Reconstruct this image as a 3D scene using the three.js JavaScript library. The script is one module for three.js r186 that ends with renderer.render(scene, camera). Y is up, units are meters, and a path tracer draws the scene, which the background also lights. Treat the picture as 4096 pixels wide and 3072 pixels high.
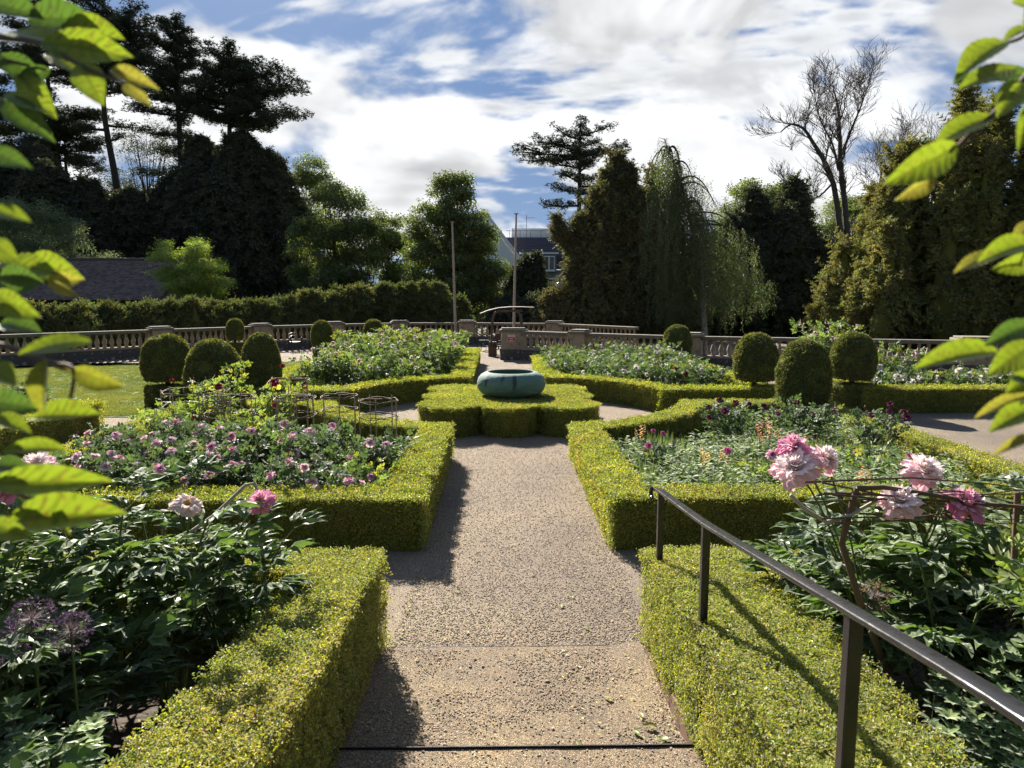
import * as THREE from 'three';
import { mergeGeometries, mergeVertices, toCreasedNormals } from 'three/addons/utils/BufferGeometryUtils.js';
import { ImprovedNoise } from 'three/addons/math/ImprovedNoise.js';
import { RoundedBoxGeometry } from 'three/addons/geometries/RoundedBoxGeometry.js';

// ---------------------------------------------------------------- camera, sun, exposure
const V3 = THREE.Vector3, rad = Math.PI / 180;
const scene = new THREE.Scene();
const camera = new THREE.PerspectiveCamera(56.81, 4 / 3, 0.05, 900);
camera.position.set(-0.2, 2.55, 0);
camera.rotation.order = 'YXZ';
camera.rotation.set(-7.1 * rad, -1.0 * rad, 0);
camera.focus = 11; camera.userData.fStop = 7;
const renderer = new THREE.WebGLRenderer({ antialias: true });
renderer.setSize(1024, 768);
renderer.toneMapping = THREE.LinearToneMapping;
renderer.toneMappingExposure = 3.4;
renderer.shadowMap.enabled = true;
const SUN_AZ = 18 * rad, SUN_EL = 29 * rad;
const sunDir = new V3(-Math.sin(SUN_AZ) * Math.cos(SUN_EL), Math.sin(SUN_EL), -Math.cos(SUN_AZ) * Math.cos(SUN_EL));
const sun = new THREE.DirectionalLight(new THREE.Color(1, 0.93, 0.82), 5);
sun.position.copy(sunDir).multiplyScalar(120); sun.target.position.set(0, 0, -15);
sun.castShadow = true; sun.shadow.mapSize.set(4096, 4096);
Object.assign(sun.shadow.camera, { left: -70, right: 70, top: 70, bottom: -70, near: 1, far: 300 });
scene.add(sun, sun.target);

// ---------------------------------------------------------------- random numbers and noise
function rng(seed) { let s = seed >>> 0; return () => { s = (s + 0x6D2B79F5) >>> 0; let t = s; t = Math.imul(t ^ (t >>> 15), t | 1); t ^= t + Math.imul(t ^ (t >>> 7), t | 61); return ((t ^ (t >>> 14)) >>> 0) / 4294967296; }; }
const R0 = rng(77);
const rr = (r, a, b) => a + (b - a) * r();
const pick = (r, list) => list[Math.floor(r() * list.length) % list.length];
const perlin = new ImprovedNoise();
const noise = (x, y, z = 0) => perlin.noise(x, y, z);
const fbm = (x, y, z, oct = 4) => { let s = 0, a = 0.5, f = 1; for (let i = 0; i < oct; i++) { s += a * perlin.noise(x * f, y * f, z * f); f *= 2.03; a *= 0.5; } return s; };
const clamp = THREE.MathUtils.clamp, lerp = THREE.MathUtils.lerp, sstep = (a, b, x) => { const t = clamp((x - a) / (b - a), 0, 1); return t * t * (3 - 2 * t); };

// ---------------------------------------------------------------- sky: blue air and broken cloud, computed for every direction
{
  const SKYK = 0.297, W = 4096, H = 2048, data = new Float32Array(W * H * 4);
  // cloud cover: places in degrees (azimuth right of the garden axis, elevation, half widths, how much cover is added)
  const spots = [
    [-9, 22, 13, 5.5, -0.42], [-20, 18.5, 7, 3.5, -0.12], [-24, 20, 10, 3, -0.25], [-14, 10.2, 3.2, 2.6, -0.34], [-17, 8, 3, 2, -0.1], [0.5, 11, 3.0, 2.0, -0.3], [3, 8.5, 3.6, 2.6, -0.36], [-3.5, 8.2, 2.2, 1.2, -0.3], [1, 14.0, 2.5, 1.0, -0.15],
    [33, 22.5, 9, 2.6, -0.75], [-33, 12, 7, 6, -0.05], [-9, 13.5, 6, 3.2, 0.22], [-7, 10.3, 4.5, 1.6, 0.25], [14, 17, 13, 4, 0.1], [26, 15, 12, 5, 0.16], [-19, 16, 4.5, 3.5, 0.22], [5, 5.5, 6, 1.5, 0.16], [16, 9, 8, 2.5, 0.15],
  ];
  const grey = [[-9.5, 12.6, 2.6, 1.2, 0.5], [-7.5, 9.6, 3.6, 0.9, 0.8], [-13, 10.2, 2.2, 1.0, 0.35], [20, 11.5, 7, 1.6, 0.25], [11, 12, 6, 2, 0.1]];
  // a fast value noise on a lattice
  const N = 64, lat = new Float32Array(N * N * N), lr = rng(5);
  for (let i = 0; i < lat.length; i++) lat[i] = lr() * 2 - 1;
  const vn = (x, y, z) => {
    const ix = Math.floor(x), iy = Math.floor(y), iz = Math.floor(z), fx = x - ix, fy = y - iy, fz = z - iz, sx = fx * fx * (3 - 2 * fx), sy = fy * fy * (3 - 2 * fy), sz = fz * fz * (3 - 2 * fz);
    const a = ix & 63, b = (ix + 1) & 63, c = (iy & 63) << 6, d = ((iy + 1) & 63) << 6, e = (iz & 63) << 12, f = ((iz + 1) & 63) << 12;
    const q = (k) => { const p = lat[a + c + k] + (lat[b + c + k] - lat[a + c + k]) * sx, w = lat[a + d + k] + (lat[b + d + k] - lat[a + d + k]) * sx; return p + (w - p) * sy; };
    const u = q(e), v = q(f); return u + (v - u) * sz;
  };
  const cloud = (x, y, z, oct) => { let s = 0, a = 0.5, f = 1; for (let i = 0; i < oct; i++) { s += a * vn(x * f + i * 17.3, y * f + i * 9.1, z * f + i * 5.7); f *= 2.07; a *= 0.54; } return s; };
  const low = [0.3, 0.36, 0.42];
  for (let row = 0; row < H; row++) {
    const coarse = (row & 3) !== 1, highUp = row > H * 0.5 * (1 + 34 / 90);
    const el = ((row + 0.5) / H - 0.5) * Math.PI, y = Math.sin(el), ce = Math.cos(el), eld = el / rad;
    for (let col = 0; col < W; col++) {
      const o = (row * W + col) * 4; data[o + 3] = 1;
      const far = highUp || Math.abs(((col + 0.5) / W - 0.25) * 360) > 46; if (far && (coarse || (col & 3) !== 1)) continue;
      if (y < 0) { data[o] = 0.05; data[o + 1] = 0.053; data[o + 2] = 0.045; continue; }
      const ph = ((col + 0.5) / W - 0.5) * 2 * Math.PI, x = Math.cos(ph) * ce, z = Math.sin(ph) * ce;
      let az = Math.atan2(x, -z) / rad;
      const cosS = x * sunDir.x + y * sunDir.y + z * sunDir.z;
      // clear air
      const hz = Math.exp(-y * 5.5), glow = Math.pow(Math.max(0, cosS), 6), halo = Math.pow(Math.max(0, cosS), 40);
      const dim = 0.56 + 0.44 * sstep(-0.6, 0.9, cosS);
      let r = (0.115 + 0.22 * hz) * dim + 0.05 * glow + 0.14 * halo, g = (0.235 + 0.24 * hz) * dim + 0.05 * glow + 0.14 * halo, b = (0.52 + 0.16 * hz) * dim + 0.04 * glow + 0.12 * halo;
      // cloud masses, drawn out sideways and tilted a little, puffier low down
      const sc = 5.2, tl = x * 0.35 - z * 0.1, wx = x * sc + 20, wy = (y + tl * 0.12) * sc * 1.9 + 20, wz = z * sc + 20;
      const w1 = vn(wx * 0.9 + 3, wy * 0.9, wz * 0.9), w2 = vn(wx * 0.9 + 50, wy * 0.9 + 30, wz * 0.9);
      const px = wx + w1 * 0.4, py = wy + w2 * 0.4, pz = wz + w1 * 0.3;
      let cover = 0.175 - 0.34 * sstep(22, 40, eld) - 0.16 * sstep(50, 110, Math.abs(az)), gr = 0;
      for (const s of spots) { const da = (az - s[0]) / s[2], de = (eld - s[1]) / s[3], q = da * da + de * de; if (q < 9) cover += s[4] * Math.exp(-q); }
      for (const s of grey) { const da = (az - s[0]) / s[2], de = (eld - s[1]) / s[3], q = da * da + de * de; if (q < 9) gr += s[4] * Math.exp(-q); }
      // thin rippled sheet, high up and seen in perspective
      { const k = 1 / (y + 0.2), qx = (x + 0.25 * z) * k * 4.6 + 9, qz = (z - 0.2 * x) * k * 9.5 + 5, w = vn(qx * 0.6, 3.3, qz * 0.3) * 0.8, n2 = cloud(qx + w, 7.7, qz + w, 8), c2 = -0.26 + 0.74 * Math.exp(-(((az - 16) / 22) ** 2) - ((eld - 16) / 8) ** 2) + 0.2 * Math.exp(-(((az + 3) / 8) ** 2) - ((eld - 18) / 4) ** 2), v2 = n2 + c2, a2 = sstep(-0.08, 0.42, v2) * 0.93, l2 = (0.95 - 0.2 * sstep(0.35, 0.8, v2) + 0.1 * vn(qx * 3, 1.1, qz * 2)) * (0.5 + 0.5 * sstep(-0.5, 0.8, cosS)); r = lerp(r, l2 * 0.985, a2); g = lerp(g, l2, a2); b = lerp(b, l2 * 1.015, a2); }
      const d = cloud(px, py, pz, 9) + cover;
      if (d > -0.12) {
        const a = sstep(-0.10, 0.2, d), wisps = sstep(-0.12, 0.12, d) * 0.25;
        const dSun = cloud(px, py + 0.42, pz, 5), here = cloud(px, py, pz, 5);
        const thick = sstep(0.10, 0.75, d);
        let lit = 0.93 + clamp((here - dSun) * 0.8, -0.25, 0.22) - 0.13 * thick * (0.6 + 1.1 * vn(px * 1.7, py * 1.9, pz * 1.7)) - gr * 0.34 * thick;
        lit = clamp(lit, 0.4, 1.12);
        lit *= (0.5 + 0.5 * sstep(-0.5, 0.8, cosS));
        const al = Math.max(a, wisps), t = 0.6 + 0.4 * sstep(0.4, 0.8, lit);
        r = lerp(r, lit * (0.985 - 0.05 * (1 - t)), al); g = lerp(g, lit * (1.0 - 0.025 * (1 - t)), al); b = lerp(b, lit * (1.015 + 0.03 * (1 - t)), al);
      }
      data[o] = r * SKYK; data[o + 1] = g * SKYK; data[o + 2] = b * SKYK;
    }
  }
  for (let row = 0; row < H; row++) for (let col = 0; col < W; col++) { // fill the coarse part from its computed points
    const o = (row * W + col) * 4, far = row > H * 0.5 * (1 + 34 / 90) || Math.abs(((col + 0.5) / W - 0.25) * 360) > 46; if (!far || ((row & 3) === 1 && (col & 3) === 1)) continue;
    const q = ((((row >> 2) << 2) + 1) * W + ((col >> 2) << 2) + 1) * 4; data[o] = data[q]; data[o + 1] = data[q + 1]; data[o + 2] = data[q + 2]; data[o + 3] = 1;
  }
  const sky = new THREE.DataTexture(data, W, H, THREE.RGBAFormat, THREE.FloatType);
  sky.mapping = THREE.EquirectangularReflectionMapping; sky.colorSpace = THREE.LinearSRGBColorSpace; sky.magFilter = THREE.LinearFilter; sky.needsUpdate = true;
  scene.background = sky; scene.environment = sky;
}

// ---------------------------------------------------------------- naming and building helpers
const taken = new Map();
function numbered(name) { const n = taken.get(name) ?? 0; taken.set(name, n + 1); return n ? `${name}_${String(n).padStart(3, '0')}` : name; }
function shade(o) { o.traverse((m) => { if (m.isMesh) { m.castShadow = true; m.receiveShadow = true; } }); return o; }
function thing(name, label, category, group, pos = [0, 0, 0], turn = 0) {
  const o = new THREE.Group(); o.name = numbered(name); o.userData = { label, category }; if (group) o.userData.group = group;
  o.position.set(...pos); o.rotation.y = turn; scene.add(o); return o;
}
function part(name, geo, mat, parent, kind) { const m = new THREE.Mesh(geo, mat); m.name = name; m.castShadow = m.receiveShadow = true; if (kind) m.userData.kind = kind; parent.add(m); return m; }
function solo(name, geo, mat, label, category, group) { const m = part(numbered(name), geo, mat, scene); m.userData = { label, category }; if (group) m.userData.group = group; return m; }
function structure(name, geo, mat, label) { const m = part(numbered(name), geo, mat, scene); m.userData = { kind: 'structure', label }; return m; }
function scatter(name, geo, mat, list, parent, label, category) {   // list: [Matrix4, Color?]
  const im = new THREE.InstancedMesh(geo, mat, list.length); im.name = name; im.castShadow = im.receiveShadow = true;
  list.forEach(([m, c], i) => { im.setMatrixAt(i, m); if (c) im.setColorAt(i, c); });
  im.userData.kind = 'stuff'; if (label) im.userData.label = label; if (category) im.userData.category = category;
  parent.add(im); return im;
}
const lin = (r, g, b) => new THREE.Color().setRGB(r, g, b);
function std(color, roughness = 0.8, extra = {}) { return new THREE.MeshStandardMaterial({ color, roughness, ...extra }); }
function phys(color, roughness = 0.8, extra = {}) { return new THREE.MeshPhysicalMaterial({ color, roughness, side: THREE.DoubleSide, ...extra }); }
function bx(w, h, d, x = 0, y = 0, z = 0, ry = 0) { const g = new THREE.BoxGeometry(w, h, d); if (ry) g.rotateY(ry); g.translate(x, y, z); return g; }
function merge(list) { return mergeGeometries(list.map((g) => { let q = g.index ? g.toNonIndexed() : g; for (const k of Object.keys(q.attributes)) if (!['position', 'normal', 'uv', ...(list[0].attributes.color ? ['color'] : [])].includes(k)) q.deleteAttribute(k); return q; })); }
// a tapered tube through points with a radius at each
function tube(pts, radii, sides = 6, cap = true) {
  const n = pts.length, pos = [], nor = [], uv = [], idx = []; const P = pts.map((p) => p.isVector3 ? p : new V3(...p));
  let ref = new V3(0, 0, 1), len = 0; const T = new V3(), A = new V3(), B = new V3();
  for (let i = 0; i < n; i++) {
    T.copy(P[Math.min(n - 1, i + 1)]).sub(P[Math.max(0, i - 1)]).normalize();
    if (i === 0 && Math.abs(T.dot(ref)) > 0.9) ref.set(1, 0, 0);
    A.copy(ref).addScaledVector(T, -ref.dot(T)).normalize(); B.crossVectors(T, A); ref.copy(A);
    if (i) len += P[i].distanceTo(P[i - 1]);
    const r = Array.isArray(radii) ? radii[i] : radii;
    for (let s = 0; s <= sides; s++) { const a = s / sides * 2 * Math.PI, c = Math.cos(a), d = Math.sin(a); pos.push(P[i].x + (A.x * c + B.x * d) * r, P[i].y + (A.y * c + B.y * d) * r, P[i].z + (A.z * c + B.z * d) * r); nor.push(A.x * c + B.x * d, A.y * c + B.y * d, A.z * c + B.z * d); uv.push(s / sides * 2 * Math.PI * r, len); }
  }
  for (let i = 0; i < n - 1; i++) for (let s = 0; s < sides; s++) { const a = i * (sides + 1) + s, b = a + sides + 1; idx.push(a, a + 1, b, b, a + 1, b + 1); }
  if (cap) for (const [i, dir] of [[0, -1], [n - 1, 1]]) { const c = pos.length / 3; T.copy(P[i]).sub(P[i ? i - 1 : 1]).normalize(); pos.push(P[i].x, P[i].y, P[i].z); nor.push(T.x, T.y, T.z); uv.push(0, 0); for (let s = 0; s < sides; s++) { const a = i * (sides + 1) + s; dir > 0 ? idx.push(a, a + 1, c) : idx.push(a + 1, a, c); } }
  const g = new THREE.BufferGeometry(); g.setAttribute('position', new THREE.Float32BufferAttribute(pos, 3)); g.setAttribute('normal', new THREE.Float32BufferAttribute(nor, 3)); g.setAttribute('uv', new THREE.Float32BufferAttribute(uv, 2)); g.setIndex(idx); return g;
}
function bez(a, b, c, n = 6) { const o = []; for (let i = 0; i <= n; i++) { const t = i / n, u = 1 - t; o.push(new V3(u * u * a[0] + 2 * u * t * b[0] + t * t * c[0], u * u * a[1] + 2 * u * t * b[1] + t * t * c[1], u * u * a[2] + 2 * u * t * b[2] + t * t * c[2])); } return o; }
function taper(n, a, b) { return Array.from({ length: n }, (_, i) => lerp(a, b, i / (n - 1))); }
// a loose soup of faces with a colour at each vertex
class Soup {
  constructor() { this.p = []; this.c = []; }
  tri(a, b, c, col) { this.p.push(a.x, a.y, a.z, b.x, b.y, b.z, c.x, c.y, c.z); for (let i = 0; i < 3; i++) this.c.push(col.r, col.g, col.b); }
  // a small leaf: base point, long axis, face normal, length, width, fold
  leaf(o, dir, nor, l, w, col, fold = 0.25) {
    const side = new V3().crossVectors(dir, nor).normalize(), n = new V3().crossVectors(side, dir).normalize();
    const tip = o.clone().addScaledVector(dir, l).addScaledVector(n, -l * 0.12), mid = o.clone().addScaledVector(dir, l * 0.45);
    const L = mid.clone().addScaledVector(side, -w / 2).addScaledVector(n, w * fold), Rr = mid.clone().addScaledVector(side, w / 2).addScaledVector(n, w * fold);
    this.tri(o, tip, L, col); this.tri(o, Rr, tip, col);
  }
  blade(o, dir, l, w, col, side) { const t = o.clone().addScaledVector(dir, l), s = side.clone().multiplyScalar(w / 2); this.tri(o.clone().sub(s), o.clone().add(s), t, col); }
  geo() { const g = new THREE.BufferGeometry(); g.setAttribute('position', new THREE.Float32BufferAttribute(this.p, 3)); g.setAttribute('color', new THREE.Float32BufferAttribute(this.c, 3)); g.computeVertexNormals(); return g; }
}
// a broader leaf of six faces, for plants seen close to
Soup.prototype.wide = function (o, dir, nor, l, w, col, fold = 0.18, curl = 0.2) {
  const side = new V3().crossVectors(dir, nor).normalize(), n = new V3().crossVectors(side, dir).normalize(), at = (t, s) => o.clone().addScaledVector(dir, l * t).addScaledVector(side, s * w).addScaledVector(n, Math.abs(s) * w * fold - curl * l * t * t);
  const m1 = at(0.33, 0), m2 = at(0.7, 0), tip = at(1, 0), a1 = at(0.3, -0.46), a2 = at(0.68, -0.36), b1 = at(0.3, 0.46), b2 = at(0.68, 0.36);
  this.tri(o, m1, a1, col); this.tri(m1, m2, a1, col); this.tri(a1, m2, a2, col); this.tri(a2, m2, tip, col); this.tri(o, b1, m1, col); this.tri(m1, b1, m2, col); this.tri(b1, b2, m2, col); this.tri(b2, tip, m2, col);
};
const rdir = (r) => { const y = r() * 2 - 1, a = r() * 2 * Math.PI, s = Math.sqrt(1 - y * y); return new V3(Math.cos(a) * s, y, Math.sin(a) * s); };
const tint = (c, r, v = 0.25) => { const k = 1 + (r() * 2 - 1) * v, h = (r() * 2 - 1) * v * 0.4; return lin(Math.max(0.002, c.r * k * (1 + h)), c.g * k, Math.max(0.002, c.b * k * (1 - h))); };
const UPV = new V3(0, 1, 0), QT = new THREE.Quaternion(), QS = new THREE.Quaternion(), EU = new THREE.Euler();
function place(p, n, spin, s) { // matrix that turns +y to n
  QT.setFromUnitVectors(UPV, n); QS.setFromAxisAngle(UPV, spin); QT.multiply(QS);
  return new THREE.Matrix4().compose(p, QT, Array.isArray(s) ? new V3(...s) : new V3(s, s, s));
}

// ---------------------------------------------------------------- computed textures
function texture(size, fn, srgb = false) {
  const d = new Uint8Array(size * size * 4);
  for (let y = 0; y < size; y++) for (let x = 0; x < size; x++) { const c = fn(x / size, y / size, x, y), o = (y * size + x) * 4; const v = typeof c === 'number' ? [c, c, c] : c; for (let k = 0; k < 3; k++) d[o + k] = clamp(v[k], 0, 1) * 255; d[o + 3] = 255; }
  const t = new THREE.DataTexture(d, size, size); t.wrapS = t.wrapT = THREE.RepeatWrapping; t.magFilter = THREE.LinearFilter; t.minFilter = THREE.LinearMipmapLinearFilter; t.generateMipmaps = true; if (srgb) t.colorSpace = THREE.SRGBColorSpace; t.needsUpdate = true; return t;
}
// noise that tiles over one unit
const tn = (u, v, f, seed = 0) => { const a = 2 * Math.PI; const x = u * f, y = v * f; const n00 = noise(x, y, seed), n10 = noise(x - f, y, seed), n01 = noise(x, y - f, seed), n11 = noise(x - f, y - f, seed); return lerp(lerp(n00, n10, u), lerp(n01, n11, u), v); };
const tfbm = (u, v, f, oct = 4, seed = 0) => { let s = 0, a = 0.5; for (let i = 0; i < oct; i++) { s += a * tn(u, v, f, seed + i * 7.7); f *= 2; a *= 0.55; } return s; };
// ---------------------------------------------------------------- materials of the ground
const enc = (c) => c.map((x) => Math.pow(clamp(x, 0, 1), 1 / 2.2));
function pebbleMaps(size, cells, seed, palette, dust) {
  const r = rng(seed), px = [], col = [], hgt = [], rad_ = [];
  for (let i = 0; i < cells * cells; i++) { px.push([r(), r()]); const c = pick(r, palette), k = rr(r, 0.72, 1.2); col.push([c[0] * k, c[1] * k, c[2] * k]); hgt.push(rr(r, 0.25, 1)); rad_.push(rr(r, 0.75, 1.25)); }
  const H = new Float32Array(size * size), C = new Float32Array(size * size * 3);
  for (let y = 0; y < size; y++) for (let x = 0; x < size; x++) {
    const u = x / size * cells, v = y / size * cells, iu = Math.floor(u), iv = Math.floor(v); let b1 = 9, b2 = 9, at = 0;
    for (let j = -1; j <= 1; j++) for (let i = -1; i <= 1; i++) { const q = ((iu + i + cells) % cells) + ((iv + j + cells) % cells) * cells, dx = iu + i + px[q][0] - u, dy = iv + j + px[q][1] - v, d = Math.sqrt(dx * dx + dy * dy) / rad_[q]; if (d < b1) { b2 = b1; b1 = d; at = q; } else if (d < b2) b2 = d; }
    const gap = sstep(0, 0.28, b2 - b1), dusty = sstep(0.05, 0.3, tfbm(x / size, y / size, 6, 4, seed)) * dust, o = y * size + x;
    H[o] = (hgt[at] * gap * Math.sqrt(Math.max(0, 1 - b1 * b1 * 0.8))) * (1 - dusty * 0.55) + dusty * 0.3;
    for (let k = 0; k < 3; k++) C[o * 3 + k] = lerp(col[at][k] * (0.62 + 0.38 * gap), palette.dust[k], dusty * 0.75);
  }
  return [texture(size, (u, v, x, y) => enc([C[(y * size + x) * 3], C[(y * size + x) * 3 + 1], C[(y * size + x) * 3 + 2]]), true), texture(size, (u, v, x, y) => H[y * size + x])];
}
const gravelPalette = Object.assign([[0.37, 0.29, 0.195], [0.44, 0.35, 0.245], [0.28, 0.215, 0.145], [0.24, 0.20, 0.165], [0.39, 0.28, 0.20], [0.47, 0.39, 0.28], [0.19, 0.155, 0.125]], { dust: [0.31, 0.225, 0.145] });
const [gravelColor, gravelBump] = pebbleMaps(1024, 132, 11, gravelPalette, 0.55);
const M = {};
M.gravel = std(0xffffff, 0.95, { map: gravelColor, bumpMap: gravelBump, bumpScale: 0.012, vertexColors: true });
M.grassland = std(0xffffff, 1, { vertexColors: true });
M.soil = std(0xffffff, 1, { vertexColors: true, bumpMap: texture(256, (u, v) => 0.5 + tfbm(u, v, 10, 5, 3)), bumpScale: 0.05 });

// a sheet over a rectangle, cut to what keep(x, z) allows, with heights and colours
function sheet(x0, x1, z0, z1, step, height, colour, keep) {
  const nx = Math.max(1, Math.round((x1 - x0) / step)), nz = Math.max(1, Math.round((z1 - z0) / step)), pos = [], col = [], uv = [], idx = [];
  for (let j = 0; j <= nz; j++) for (let i = 0; i <= nx; i++) { const x = lerp(x0, x1, i / nx), z = lerp(z0, z1, j / nz), c = colour(x, z); pos.push(x, height(x, z), z); col.push(...c); uv.push(x, z); }
  for (let j = 0; j < nz; j++) for (let i = 0; i < nx; i++) { const a = j * (nx + 1) + i; if (keep && !keep(lerp(x0, x1, (i + 0.5) / nx), lerp(z0, z1, (j + 0.5) / nz))) continue; idx.push(a, a + nx + 1, a + 1, a + 1, a + nx + 1, a + nx + 2); }
  const g = new THREE.BufferGeometry(); g.setAttribute('position', new THREE.Float32BufferAttribute(pos, 3)); g.setAttribute('color', new THREE.Float32BufferAttribute(col, 3)); g.setAttribute('uv', new THREE.Float32BufferAttribute(uv, 2)); g.setIndex(idx); g.computeVertexNormals(); return g;
}
// ---------------------------------------------------------------- ground
{
  const g = sheet(-260, 260, -420, 40, 10, (x, z) => -0.25 - 0.01 * Math.max(0, -z - 45), (x, z) => { const n = fbm(x * 0.05, 0, z * 0.05); return [0.045 + n * 0.03, 0.06 + n * 0.03, 0.022 + n * 0.01]; });
  structure('ground', g, M.grassland, 'dark grassy ground under the trees');
}
const gravelTone = (x, z) => { const n = fbm(x * 0.7, 3, z * 0.7, 4), m = fbm(x * 0.16, 9, z * 0.16, 3), k = 0.84 + n * 0.5 + m * 0.34; return [k * (1.0 + 0.06 * m), k * 0.985, k * (0.97 - 0.16 * n)]; };
structure('gravel_path', sheet(-9.2, 15, -40, -4.67, 0.17, (x, z) => 0.006 * fbm(x * 2.2, 1, z * 2.2) - 0.0, gravelTone), M.gravel, 'pinkish buff gravel path between the box hedges');
structure('gravel_terrace', sheet(-20, -9.2, -40, -27.2, 0.4, (x, z) => 0.002, gravelTone), M.gravel, 'gravel terrace in front of the far balustrade');
const treadTone = (x, z) => { const n = fbm(x * 1.6, 13, z * 1.6, 4), k = 0.83 + n * 0.45; return [k * 1.02, k * 0.97, k * (0.86 - n * 0.2)]; };
structure('gravel_step', sheet(-1.02, 0.84, -4.66, -3.335, 0.05, (x, z) => 0.135 + (z + 4.66) * 0.045 + 0.008 * fbm(x * 4, 5, z * 4) + 0.035 * sstep(0.5, 0.8, x) * sstep(-4.2, -4.6, z), treadTone), M.gravel, 'compacted gravel tread between two steel step edges');
structure('gravel_step', sheet(-1.02, 0.84, -3.322, -2.0, 0.06, (x, z) => 0.285 + (z + 3.32) * 0.05 + 0.008 * fbm(x * 4, 7, z * 4), treadTone), M.gravel, 'upper gravel tread above the near steel edge');
structure('gravel_step', sheet(-1.02, 0.84, -1.99, 2.5, 0.25, () => 0.5, treadTone), M.gravel, 'gravel landing at the head of the steps');
// lawn
const lawnKeep = (x, z) => z > -27.2 - 0.25 * (x + 9) && z < -14.9;
structure('lawn', sheet(-24, -6.35, -31, -14.9, 0.35, (x, z) => 0.014 + 0.012 * fbm(x * 0.8, 2, z * 0.8), (x, z) => { const n = fbm(x * 0.5, 4, z * 0.5), d = sstep(0.05, 0.32, fbm(x * 0.35, 8, z * 0.5)); return [0.075 + 0.05 * n + d * 0.05, 0.105 + 0.05 * n + d * 0.02, 0.022 + 0.01 * n + d * 0.015]; }, lawnKeep), M.grassland, 'mown lawn behind the topiary');
{
  const r = rng(21), list = [], s = new Soup();
  for (let i = 0; i < 26; i++) { const a = r() * 6.28, o = new V3(rr(r, -0.06, 0.06), 0, rr(r, -0.06, 0.06)), d = new V3(Math.cos(a) * 0.5, 1, Math.sin(a) * 0.5).normalize(); s.blade(o, d, rr(r, 0.02, 0.05), 0.007, tint(lin(0.19, 0.225, 0.035), r, 0.3), new V3(-Math.sin(a), 0, Math.cos(a))); }
  const mat = phys(0xffffff, 1, { vertexColors: true, transmission: 0.4 });
  for (let i = 0; i < 26000; i++) { const z = -15 - 14 * Math.pow(r(), 1.3), x = rr(r, -18, -6.4); if (!lawnKeep(x, z)) continue; const n = fbm(x * 0.6, 4, z * 0.6), dry = r() < 0.12; list.push([place(new V3(x, 0.012, z), UPV, r() * 6.28, rr(r, 0.7, 1.5)), dry ? lin(1.5, 1.2, 1.3) : lin(1 + n, 1 + n * 0.6, 1)]); }
  scatter('grass', s.geo(), mat, list, scene, 'short mown grass of the lawn', 'grass');
}
// loose stones on the near gravel
{
  const r = rng(31), geo = new THREE.IcosahedronGeometry(0.5, 0), p = geo.attributes.position; const list = [];
  const m = std(0xffffff, 0.9);
  const put = (x, y, z, s) => { const c = pick(r, gravelPalette), k = rr(r, 0.55, 1.25); list.push([new THREE.Matrix4().compose(new V3(x, y, z), new THREE.Quaternion().setFromEuler(EU.set(rr(r, -0.5, 0.5), r() * 6.28, rr(r, -0.5, 0.5))), new V3(s * rr(r, 0.8, 1.4), s * rr(r, 0.4, 0.75), s)), lin(c[0] * k, c[1] * k, c[2] * k)]); };
  for (let i = 0; i < 26000; i++) { const z = -4.7 - 12 * Math.pow(r(), 2.6), x = rr(r, -1.0, 0.95); put(x, 0.003 + 0.006 * fbm(x * 2.2, 1, z * 2.2), z, rr(r, 0.006, 0.014)); }
  for (let i = 0; i < 6500; i++) { const z = rr(r, -4.62, -3.35), x = rr(r, -0.98, 0.8), d = fbm(x * 1.6, 3, z * 1.6); if (d > 0.04 && r() < 0.8) continue; put(x, 0.138 + (z + 4.66) * 0.045, z, r() < 0.01 ? rr(r, 0.02, 0.035) : rr(r, 0.005, 0.013)); }
  for (let i = 0; i < 1500; i++) { const z = rr(r, -3.31, -2.4), x = rr(r, -0.98, 0.8); put(x, 0.288 + (z + 3.32) * 0.05, z, rr(r, 0.005, 0.013)); }
  for (let i = 0; i < 2500; i++) { const z = rr(r, -4.75, -6.7), x = rr(r, -3.0, 3.0); put(x, 0.003, z, rr(r, 0.006, 0.014)); }
  scatter('loose_gravel', geo, m, list, scene, 'loose buff and grey stones lying on the near path', 'gravel');
}
// steel step edges and side boards
M.steel = std(lin(0.035, 0.03, 0.03), 0.55, { metalness: 0.6, bumpMap: texture(128, (u, v) => 0.5 + tfbm(u, v, 12, 4, 5)), bumpScale: 0.002 });
M.rust = std(lin(0.13, 0.07, 0.05), 0.8, { bumpMap: M.steel.bumpMap, bumpScale: 0.002 });
solo('step_edge', bx(1.84, 0.2, 0.006, -0.12, 0.036, -4.668), M.steel, 'thin steel edge along the lower gravel step', 'step edge');
solo('step_edge', bx(1.86, 0.2, 0.008, -0.12, 0.197, -3.328), M.steel, 'dark steel edge along the upper gravel step, leaves beside it', 'step edge');
for (const [x, n, l] of [[-1.035, 0, 'rusty brown side board at the foot of the hedge in shade'], [0.80, 1, 'rusty brown side board at the foot of the sunlit hedge']]) {
  const s = new THREE.Shape([new THREE.Vector2(4.6, -0.1), new THREE.Vector2(4.6, 0.16), new THREE.Vector2(3.34, 0.345), new THREE.Vector2(3.34, -0.1)]), g = new THREE.ExtrudeGeometry(s, { depth: 0.016, bevelEnabled: false });
  g.rotateY(Math.PI / 2); g.translate(x - 0.008 + (n ? -0.01 : 0.01), 0, 0);
  solo('side_board', g, M.rust, l, 'board');
}
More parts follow.
